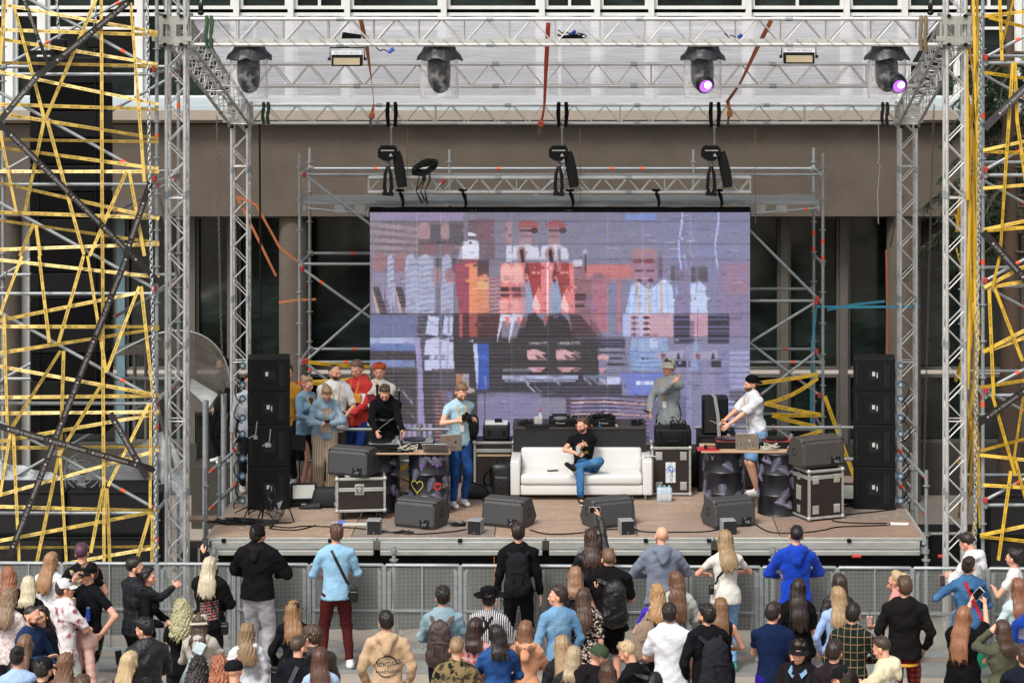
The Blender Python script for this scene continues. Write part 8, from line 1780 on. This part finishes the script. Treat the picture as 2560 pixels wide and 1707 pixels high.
cr(204, 1687, 'brown haired man barely showing at the bottom left edge', 0, 1.76, hair=('short', '5a3c28'), top=('tee', '3a3a3e'))
I = cr(334, 1394, 'man in black checked shirt over white tee pointing to the right', -.9, 1.82, hair=('fade', '1f1713'), beard='1f1713', top=('jacket', '202125', 'grid', '34353a'), legs=('trousers', '101013'), armR=((.1, .5, 1.42), (.6, -.4, -1)), armL='front', headyaw=.4)
cr(361, 1418, 'dark haired woman in black standing close behind the pointing man', -1.6, H=1.7, sex='f', hair=('long', '1c1411'), top=('jacket', '101013'), armR='front', armL='front')
I = cr(522, 1394, 'woman with platinum hair in black jacket with red and white back print, phone raised', 0, H=1.72, sex='f', hair=('long', 'c9b892'), top=('bomber', '121214'), legs=('trousers', '1a1a1f'), armL=((-.1, .26, 1.72), (-1, .2, -.3)))
text_on(I, [('mxrk plan zero', .038, .02, 1.22-.035*k_, .15) for k_ in range(7)], M('soft_white_print', 'b9b7b4', .7), 'back_print'); m = MB(); m.path([surf(I, (.02+.1*math.cos(a), 1.12+.12*math.sin(a)), -1, .006) for a in [2*PI*q/24 for q in range(25)]]+[surf(I, (.02+.07*math.cos(a*3), 1.12+.1*math.sin(a*2)), -1, .006) for a in [2*PI*q/24 for q in range(25)]], .005, 4); q = MB_build(m, 'red_ring_print', M('red_print', 'a03030', .7), None, base=(0, 0, 0)); q.parent = I['top']
phone(I, 'phone raised by the platinum haired woman', at=I['hands'][-1]+Vector((0, .05, .1)))
crossbag(I, 'black shoulder bag on the woman with the printed black jacket', fabric('0e0e10', 'leather'), -1, (.1, .05, .16), .02)
I = cr(644, 1325, 'man in black beanie, black bomber jacket and baggy light grey sweatpants at the barrier', -.35, 1.86, D=30.2, hair=('short', '2a1c14'), cap=('beanie', '141214'), top=('bomber', '0e0f13'), legs=('baggy', 'a9a9b0'), armL='fence', armR='fence', wide=1.12, headyaw=.35)
m = MB(); F = Fld(np.array(I['T'](0, -.09, 1.45))-.2, np.array(I['T'](0, -.09, 1.45))+.2, .015); F.cone(I['T'](-.08, -.09, 1.49), I['T'](.08, -.09, 1.49), .045, .045, .03); F.cone(I['T'](0, -.11, 1.46), I['T'](0, -.15, 1.37), .07, .04, .03, 1.4); V_, Q_ = snets(F.F, F.lo, .015); mesh_np('hood', V_, Q_, [fabric('1c171b')], None, None, I['root'])
cr(453, 1500, 'woman with long wavy green tinged blond hair and black top', .1, hair=('curlylong', 'a39c66'), top=('tee', '0e0e11'), **F_)
I = cr(369, 1547, 'man with short dark hair in black leather jacket looking left at a phone', .5, 1.76, hair=('short', '171210'), top=('jacket', '15161a', 'leather'), armL='chest', armR='front', headyaw=-.6, headpitch=-.2, wide=1.08)
phone(I, 'phone held by the man in the black leather jacket', at=(-.22, .3, 1.3))
I = cr(500, 1536, 'woman in beige cap worn backwards and light grey hoodie over denim', -.25, H=1.7, sex='f', hair=('mid', '4a3222'), cap=('capback', 'b5ad9c'), top=('hoodie', 'b2aa9f'), armR='phone', armL='chest')
crossbag(I, 'pale denim jacket tied over the shoulder of the woman in the beige cap', fabric('9fb2b8', 'denim', 'b9c8cc'), 1, None, .12)
I = cr(617, 1560, 'woman with wavy dark blond hair and white sweatshirt with small red emblem', .1, hair=('wavy', '8f6c40'), top=('hoodie', 'd4d5da'), **F_); text_on(I, [('♉', .07, -.1, 1.36, 0)], M('red_print', 'a03030', .7))
cr(324, 1629, 'woman with long pale blond hair at the bottom left centre', -.5, hair=('vlong', 'c4a468'), top=('tee', '1b1b1f'), H=1.68, sex='f')
cr(496, 1642, 'person with long dark curly hair at the bottom', 0, hair=('curlylong', '241a18'), top=('tee', 'b9c4d2'), **F_)
cr(550, 1643, 'person with long orange curly hair at the bottom', .1, hair=('curlylong', 'a85820'), top=('tee', '22252a'), **F_)
cr(587, 1649, 'man in small black docker beanie at the bottom', 0, 1.76, hair=('buzz', '2c211a'), cap=('docker', '16131a'), top=('tee', '20222a'), glasses='clear')
I = cr(840, 1315, 'tall man in light blue shirt with rolled sleeves and maroon trousers at the barrier', .05, 1.86, D=30.25, hair=('short', '5a3a24'), top=('rolled', '8ab4d0'), legs=('trousers', '4a1a1c'), armL='front', armR='front', stance=.07, shoes='d9d9d4', headyaw=-.15)
crossbag(I, 'black crossbody bag hanging at the right hip of the man in the blue shirt', fabric('0d0d10', 'leather'), -1, (.11, .06, .2), .036, zhip=.98)
I = cr(735, 1503, 'woman in black leather cap with long two tone hair and black top', 0, hair=('long', '96662c'), cap=('leathercap', '1b1713'), top=('jacket', '111217'), **F_); crossbag(I, 'black bag on the shoulder of the woman in the leather cap', fabric('0e0e10', 'leather'), 1, (.12, .06, .2), .03)
I = cr(784, 1566, 'man with curly brown hair in grey black leather jacket', .5, 1.76, hair=('curly', '4f3420'), top=('jacket', '28241f', 'leather'), headyaw=-.4, headpitch=-.2, wide=1.1)
crossbag(I, 'wide black strap over the leather jacket of the curly haired man', RUB, 1, None, .05)
I = cr(741, 1594, 'bearded man with faded brown hair in black denim jacket', -.35, 1.74, hair=('fade', '4f3826'), beard='2a1c14', top=('jacket', '13151b'), headyaw=.3); crossbag(I, 'grey strap on the shoulder of the bearded man in black denim', fabric('4a4a4e'), 1, None, .05)
I = cr(801, 1622, 'woman with very long straight brown hair and light blue top at the bottom', 0, hair=('vlong', '5a3420'), top=('tee', '9fb8d0'), **F_)
I = cr(968, 1529, 'man with short dark hair in beige hoodie with circular black script on the back', 0, 1.78, hair=('short', '20150f'), top=('hoodie', 'bea080'), legs=('trousers', '1d3a72', 'denim', '2a4f8e'), armL='pocket', armR='pocket', wide=1.05)
text_on(I, [('Искрой', .085, .0, 1.21, .12), ('ФРИСТАЙЛА', .042, .01, 1.12, .05)], DP, 'back_print'); m = MB(); rr = random.Random(3)
for a0, a1, r_ in ((.3, 2.8, .125), (3.3, 6.0, .125), (.6, 1.8, .132), (3.8, 5.0, .118)):
 m.path([surf(I, (r_*math.cos(a0+(a1-a0)*q/12), 1.18+r_*.9*math.sin(a0+(a1-a0)*q/12)), -1, .006) for q in range(13)], .004, 4, rs=[.002+.004*rr.random() for q in range(13)])
m.path([surf(I, (x_, 1.21), -1, .006) for x_ in (.14, .1, .17)], .003, 4); q = MB_build(m, 'brush_ring', DP, None, base=(0, 0, 0)); q.parent = I['top']
I = cr(1108, 1468, 'man with dark hair in faded denim jacket carrying a leather rucksack', 0, 1.78, hair=('short', '1c130f'), beard='1c130f', top=('jacket', '6d8898', 'denim', '96aab2'), legs=('trousers', '15151f'), armL='front', armR='front', headyaw=-.2)
backpack(I, 'brown leather rucksack with buckled flap on the man in the faded denim jacket', fabric('3f332d', 'leather'), .3, .5, .16, 1.16, mat2=fabric('5a4c42'))
I = cr(1222, 1472, 'man in wide black fedora and black and white striped shirt', -.1, 1.76, hair=('short', '2a1c14'), cap=('fedora', '0d0d10'), beard='2a1c14', top=('shirt', 'cfcdd0', 'stripe', '1a1a20'), headyaw=-.2)
for s_ in (-1, 1): crossbag(I, f'thin dark strap over the {"left" if s_ < 0 else "right"} shoulder of the man in the striped shirt', RUB, s_, None, .03, zhip=1.1)
I = cr(1296, 1306, 'tall man in black jacket and black trousers at the barrier with a dark backpack', 0, 1.87, D=30.3, hair=('short', '2b1c14'), top=('jacket', '0e0e11'), legs=('trousers', '101013'), headyaw=-.1, wide=1.03, stance=.03)
backpack(I, 'dark grey cloth backpack on the tall man in black at the barrier', fabric('1b1c20'), .31, .5, .17, 1.2)
m = MB(); m.ribbon([I['elb'][-1]+Vector((-.062, .0, .24)), I['elb'][-1]+Vector((-.056, 0, .0)), I['hands'][-1]+Vector((-.05, 0, .03))], .022, (-1, 0, 0), .006); q = MB_build(m, 'sleeve_stripe', M('orange_stripe', 'd07830', .7), None, base=(0, 0, 0)); q.parent = I['top']
I = cr(1186, 1547, 'woman with straight dark brown bob and red checked shirt', -.1, hair=('mid', '351d14'), top=('shirt', 'b84440', 'plaid', 'c9a8a8'), **F_)
cr(1246, 1565, 'woman with dark shoulder length hair in blue denim jacket', .1, hair=('mid', '201310'), top=('jacket', '1f3f72', 'denim', '2f5690'), H=1.67, sex='f', wide=1.1)
I = cr(1142, 1596, 'man with short blond hair in camouflage jacket', 0, 1.74, hair=('fade', '9a7646'), top=('jacket', '7a6a48', 'camo', '3a3426'), wide=1.05)
I = cr(1314, 1554, 'woman with auburn hair in peach hoodie', 0, hair=('mid', '82502a'), top=('hoodie', 'cf9572'), **F_)
I = cr(1481, 1321, 'woman with long wavy brown hair in black leather jacket filming at the barrier', .05, H=1.8, sex='f', D=30.25, hair=('wavy', '3f2416'), top=('jacket', '0d0d10', 'leather'), legs=('trousers', '14161c'), armR=((.06, .3, 1.98), (1, .1, 0)), armL='front')
phone(I, 'phone held sideways above the head of the woman in the leather jacket', at=I['hands'][1]+Vector((-.06, .04, .07)), size=(.15, .01, .078), rot=Matrix.Identity(3), mat=METL)
I = cr(1521, 1373, 'big man in torn black tee and black shorts with a shiny black backpack', .1, 1.84, hair=('fade', '7a5636'), beard='7a4a2a', top=('loose', '110f12'), legs=('shorts', '121116'), wide=1.18, fat=.02, shoes='dcdcda', headyaw=-.1)
backpack(I, 'shiny black leather backpack on the big man in the torn tee', fabric('0c0d10', 'leather'), .31, .52, .2, 1.18, x=.06)
m = MB(); 
for x_, z_, a_ in ((-.16, 1.38, .02), (-.13, 1.36, .015), (-.155, 1.35, .018), (-.125, 1.39, .012), (-.14, 1.335, .012)): m.sphere(surf(I, (x_, z_), -1, .001), (a_*.8, .004, a_), 8)
q = MB_build(m, 'torn_hole', M('skin_patch', 'c98f76', .6), None, base=(0, 0, 0)); q.parent = I['top']
m = MB(); rr = random.Random(5)
for q_ in range(16): a_ = rr.uniform(0, 6.3); z_ = rr.uniform(.24, .42); m.sphere(Vector((-.1, 0, z_))+Vector((.06*math.cos(a_), .06*math.sin(a_)+.02, 0)), (.018, .018, .03), 6)
q = MB_build(m, 'leg_tattoo', M('tattoo_ink', '4a3238', .6, ns=30, na=.5), None, base=(0, 0, 0)); q.parent = I['root']
cr(1438, 1418, 'woman with light brown hair in black top with bare shoulders', 0, hair=('mid', '9a6a40'), top=('tank', '141317', 'floral', '3a3436'), **F_)
cr(1397, 1467, 'man in light denim shirt turning his face to the left', .35, 1.76, hair=('short', '382318'), top=('shirt', '5a86ac', 'denim', '7ba0bd'), headyaw=-1.1, armL='pocket', armR='pocket')
cr(1461, 1473, 'woman with straight brown hair and black and white floral blouse', 0, hair=('straight', '4f321e'), top=('loose', '0f0e11', 'floral', 'c4b4a8'), legs=('trousers', '3a6a9a', 'denim', '5a8ab4'), **F_)
cr(1654, 1318, 'bald man in grey blue sweater leaning on the barrier', 0, 1.86, D=30.1, hair=('bald', '3a2a20'), beard='6a584a', top=('hoodie', '6f7787'), legs=('trousers', '2a2a30'), armL='fence', armR='fence', wide=1.12)
I = cr(1815, 1322, 'woman with long blond hair, white tee and blue jeans leaning on the barrier', .05, H=1.8, sex='f', D=30.15, hair=('long', 'a07e4a'), top=('tee', 'd6d3ca'), legs=('trousers', '4a7cae', 'denim', '86aacc'), armL='fence', armR='fence', wide=1.06, shoes='3d8a74')
crossbag(I, 'small black bag on a short strap at the left side of the woman in jeans', fabric('141115', 'leather'), 1, (.07, .04, .14), .028, zhip=1.12)
m = MB(); m.lathe((0, 0, 1.0), [(.148, -.018), (.152, 0), (.148, .018)], 26); 
for v_ in m.v: v_.y *= .8
q = MB_build(m, 'belt', M('snake_belt', '8a7a5c', .5, ns=60, na=.5), None, base=(0, 0, 0)); q.parent = I['root']
I = cr(1642, 1462, 'woman with wavy copper blond hair in purple tee and pale top', .1, hair=('wavy', 'b07e3e'), top=('tee', '3a26a0'), **F_)
backpack(I, 'beige cloth backpack slung on one shoulder of the woman in the purple tee', fabric('8a7766'), .27, .42, .16, 1.12, x=-.16, sh=-1)
I = cr(1693, 1430, 'woman with long brown to blond hair in pale grey coat', -.1, H=1.7, sex='f', hair=('vlong', '6f4520'), top=('coat', 'a9ada6')); crossbag(I, 'thin black strap across the pale grey coat', RUB, -1, None, .012)
I = cr(1675, 1511, 'man with dark hair in plain white tee', 0, 1.78, hair=('short', '2a1a12'), top=('loose', 'd3d4da'), legs=('trousers', '3a3a40'), wide=1.03)
I = cr(1769, 1514, 'man with neat dark hair in black jacket with a boxy dark backpack', .2, 1.78, hair=('short', '1d1512'), beard='2a1e18', top=('jacket', '111014'), headyaw=-.45, wide=1.06)
backpack(I, 'boxy dark grey backpack on the man in the black jacket', fabric('24252b'), .34, .56, .18, 1.14)
cr(1801, 1496, 'woman with long light brown hair beside the boxy backpack', -.1, hair=('vlong', '805628'), top=('tank', '2a2226'), **F_)
cr(1408, 1590, 'woman with straight blond hair in dark jacket near the bottom', .1, hair=('straight', 'a88450'), top=('jacket', '202126'), **F_)
I = cr(1462, 1614, 'man in green cap worn backwards and dark hoodie looking down', -1.0, 1.78, hair=('buzz', '5a4030'), cap=('capback', '3d4a36'), beard='5a3a24', top=('hoodie', '191417'), headpitch=-.5, lean=.2, wide=1.1, armL='chest', armR='chest')
cr(1431, 1618, 'short blond haired person mostly hidden behind the green cap', 0, hair=('bob', 'b0946a'), top=('tee', '2a2a2a'), **F_)
cr(1521, 1657, 'woman with long brown hair at the very bottom centre', 0, hair=('vlong', '4a2c1a'), top=('tee', '2c2226'), **F_)
I = cr(1598, 1603, 'man with short bleached hair in black tee looking down to the left', .9, 1.76, hair=('fade', 'c2a068'), top=('tee', '121114'), headpitch=-.5, lean=.15, armL='chest', armR='chest')
backpack(I, 'small glossy black backpack on the man with bleached hair', fabric('14161a', 'leather'), .26, .4, .14, 1.2)
I = cr(1989, 1301, 'man in bright blue hooded jacket and dark jeans leaning on the barrier', 0, 1.89, D=30.05, hair=('fade', '17120f'), top=('hoodie', '0f3aa8'), legs=('trousers', '12213a', 'denim', '1b3050'), armL='fence', armR='fence', wide=1.06)
cr(1995, 1449, 'woman with very long straight dark brown hair and black top right of centre', 0, hair=('vlong', '2a1812'), top=('loose', '0f0e10'), H=1.69, sex='f')
cr(1931, 1509, 'man with dark hair in navy tee and blue shorts at the right', .1, 1.78, hair=('short', '2a1b13'), top=('tee', '101f3e'), legs=('shorts', '241a80'), wide=1.08, headyaw=.5)
cr(2097, 1437, 'woman with long brown hair in black leather jacket near the barrier at the right', 0, hair=('long', '38221a'), top=('jacket', '0e0e10', 'leather'), H=1.7, sex='f')
cr(2096, 1468, 'woman with ombre blond hair in loose light blue shirt', .1, hair=('long', 'a8834e'), top=('shirt', '93aed8'), H=1.67, sex='f', wide=1.06)
cr(2130, 1511, 'man with dark hair and glasses in dark green tartan shirt', -.1, 1.78, hair=('short', '1f1512'), top=('shirt', '14231f', 'grid', '8a6a50'), glasses='clear', legs=('trousers', '14161c'), wide=1.06)
I = cr(2244, 1427, 'woman with blond bun and pink vest touching her neck, face to the left', 1.15, H=1.7, sex='f', hair=('bun', 'bd9a64'), top=('tank', 'cf8580'), legs=('trousers', '20222c'), armL='front', armR=((.1, .12, 1.48), (1, .3, -.4)), headpitch=.15)
c = I['hands'][-1]+Vector((0, .06, 0)); carried(I, 'drink_cup', 'clear cup with pink drink and straw held by the woman in the pink vest', 'cup', [('cup_body', MB().lathe(c, [(0, 0), (.032, 0), (.042, .11), (0, .1)], 14), M('pink_drink', 'c9a09a', .3)), ('straw', MB().tube(c+Vector((0, 0, .09)), c+Vector((.02, 0, .2)), .004, 6), RUB)])
I = cr(2262, 1441, 'man with wavy brown hair in black overshirt and red black checked trousers', -.1, 1.86, hair=('short', '5a3a22'), top=('jacket', '151313'), legs=('trousers', 'a02828', 'plaid', '140c0e'), armL='pocket', armR='pocket', wide=1.08, headyaw=-.3)
m = MB(); m.lathe((0, 0, .845), [(.155, -.012), (.165, 0), (.158, .02)], 26)
for v_ in m.v: v_.y *= .8
q = MB_build(m, 'undershirt_hem', M('mustard_cotton', 'c9942c', .8), None, base=(0, 0, 0)); q.parent = I['root']
I = cr(2432, 1328, 'young man with dark undercut and white hooded shirt looking down at the right', .9, 1.84, D=30.0, hair=('fade', '2a1a14'), top=('hoodie', 'cfd0d2'), headpitch=-.5, armL='chest', armR='chest', lanyard=1)
I = cr(2421, 1392, 'woman with messy brown bun in blue denim jacket and green skirt with a red strap', .1, H=1.74, sex='f', hair=('bun', '2f1d14'), top=('jacket', '2c5278', 'denim', '47709a'), legs=('dress', '157a5c'), armL=((-.25, .25, 1.3),), headyaw=.6, wide=1.12)
crossbag(I, 'red strap with black buckle across the blue denim jacket', fabric('b3202a'), -1, None, .04)
m = MB(); m.box(surf(I, (.02, 1.36), -1, .016), (.05, .012, .035)); q = MB_build(m, 'strap_buckle', RUB, None, base=(0, 0, 0)); q.parent = I['root']
phone(I, 'phone in tan case held by the woman in the denim jacket at the right', at=(-.27, .34, 1.36), mat=M('tan_case', 'a8704a', .5))
cr(2533, 1371, 'woman with dark fringe and earrings in white top at the right edge', 1.0, H=1.72, sex='f', hair=('bun', '1e1311'), top=('tee', 'cfcdc8'), armL='chest')
I = cr(2546, 1447, 'woman with long ginger hair in pale denim at the right edge', .2, hair=('long', '8a4f26'), top=('jacket', 'a4b8bc', 'denim', 'b9c8ca'), H=1.7, sex='f'); crossbag(I, 'black strap on the pale denim jacket at the right edge', RUB, 1, None, .04)
I = cr(2408, 1516, 'woman with long copper hair in oversized black tee filming with raised phone', -.5, H=1.7, sex='f', hair=('vlong', '9a5c2a'), top=('loose', '0d0c0e'), legs=('trousers', '101013'), armL=((-.05, .38, 1.66), (-.6, 0, -1)), armR=((.12, .4, 1.66), (1, 0, -.8)), wide=1.1, headpitch=.15)
phone(I, 'white edged phone raised by the woman in the oversized black tee', at=(.03, .42, 1.76), size=(.085, .01, .16), rot=Matrix.Rotation(.7, 3, 'Y'), mat=LBL)
I = cr(2508, 1552, 'woman with brown hair in olive green jacket at the right', .5, hair=('mid', '4a2e1c'), top=('jacket', '4f5040'), H=1.68, sex='f', armL='face', wide=1.08)
cr(2580, 1480, 'person in bright blue and grey sports jacket cut off by the right edge', .3, 1.78, hair=('short', '2a1c14'), top=('jacket', '12388c', 'wide', '6a6a80'), armL='front', wide=1.1)
cr(2560, 1612, 'brown haired person in dark jacket at the lower right edge', 0, 1.72, hair=('short', '4a2a1c'), top=('jacket', '151824'))
I = cr(1999, 1599, 'young man in black cap with denim collar facing the camera', PI-.25, 1.76, hair=('short', '4a3322'), cap=('cap', '17171c'), top=('jacket', '1a1416'), headpitch=-.1, headyaw=-.1)
m = MB()
for s_ in (-1, 1): p0_ = I['T'](s_*.03, .09, 1.45); m.add([I['T'](s_*.015, .085, 1.44), I['T'](s_*.075, .045, 1.50), I['T'](s_*.105, .085, 1.44), I['T'](s_*.05, .125, 1.385)], [(0, 1, 2, 3)])
q = MB_build(m, 'denim_collar', fabric('6d92b0', 'denim', '86a8c0'), None, base=(0, 0, 0)); q.parent = I['root']
backpack(I, 'dark backpack worn by the young man facing the camera', fabric('1a1b20'), .28, .42, .15, 1.22)
cr(2085, 1600, 'man with dark hair in plain charcoal tee near the bottom right', -.1, 1.78, hair=('short', '2c1c16'), top=('tee', '241c20'), wide=1.08, headyaw=.3)
cr(2112, 1668, 'person in black baseball cap at the bottom right', 1.2, 1.74, hair=('short', '3a281c'), cap=('cap', '121418'), top=('tee', '1b1b20'))
I = cr(2212, 1592, 'young man with short brown hair in cream hoodie looking down to the left', 1.15, 1.76, hair=('fade', '3f2a1c'), top=('hoodie', 'cfc8a8'), headpitch=-.35, armL='chest', armR='chest', wide=1.03)
text_on(I, [('SUPR', .11, .0, 1.33, .1)], M('navy_print', '18386a', .7), 'back_print')
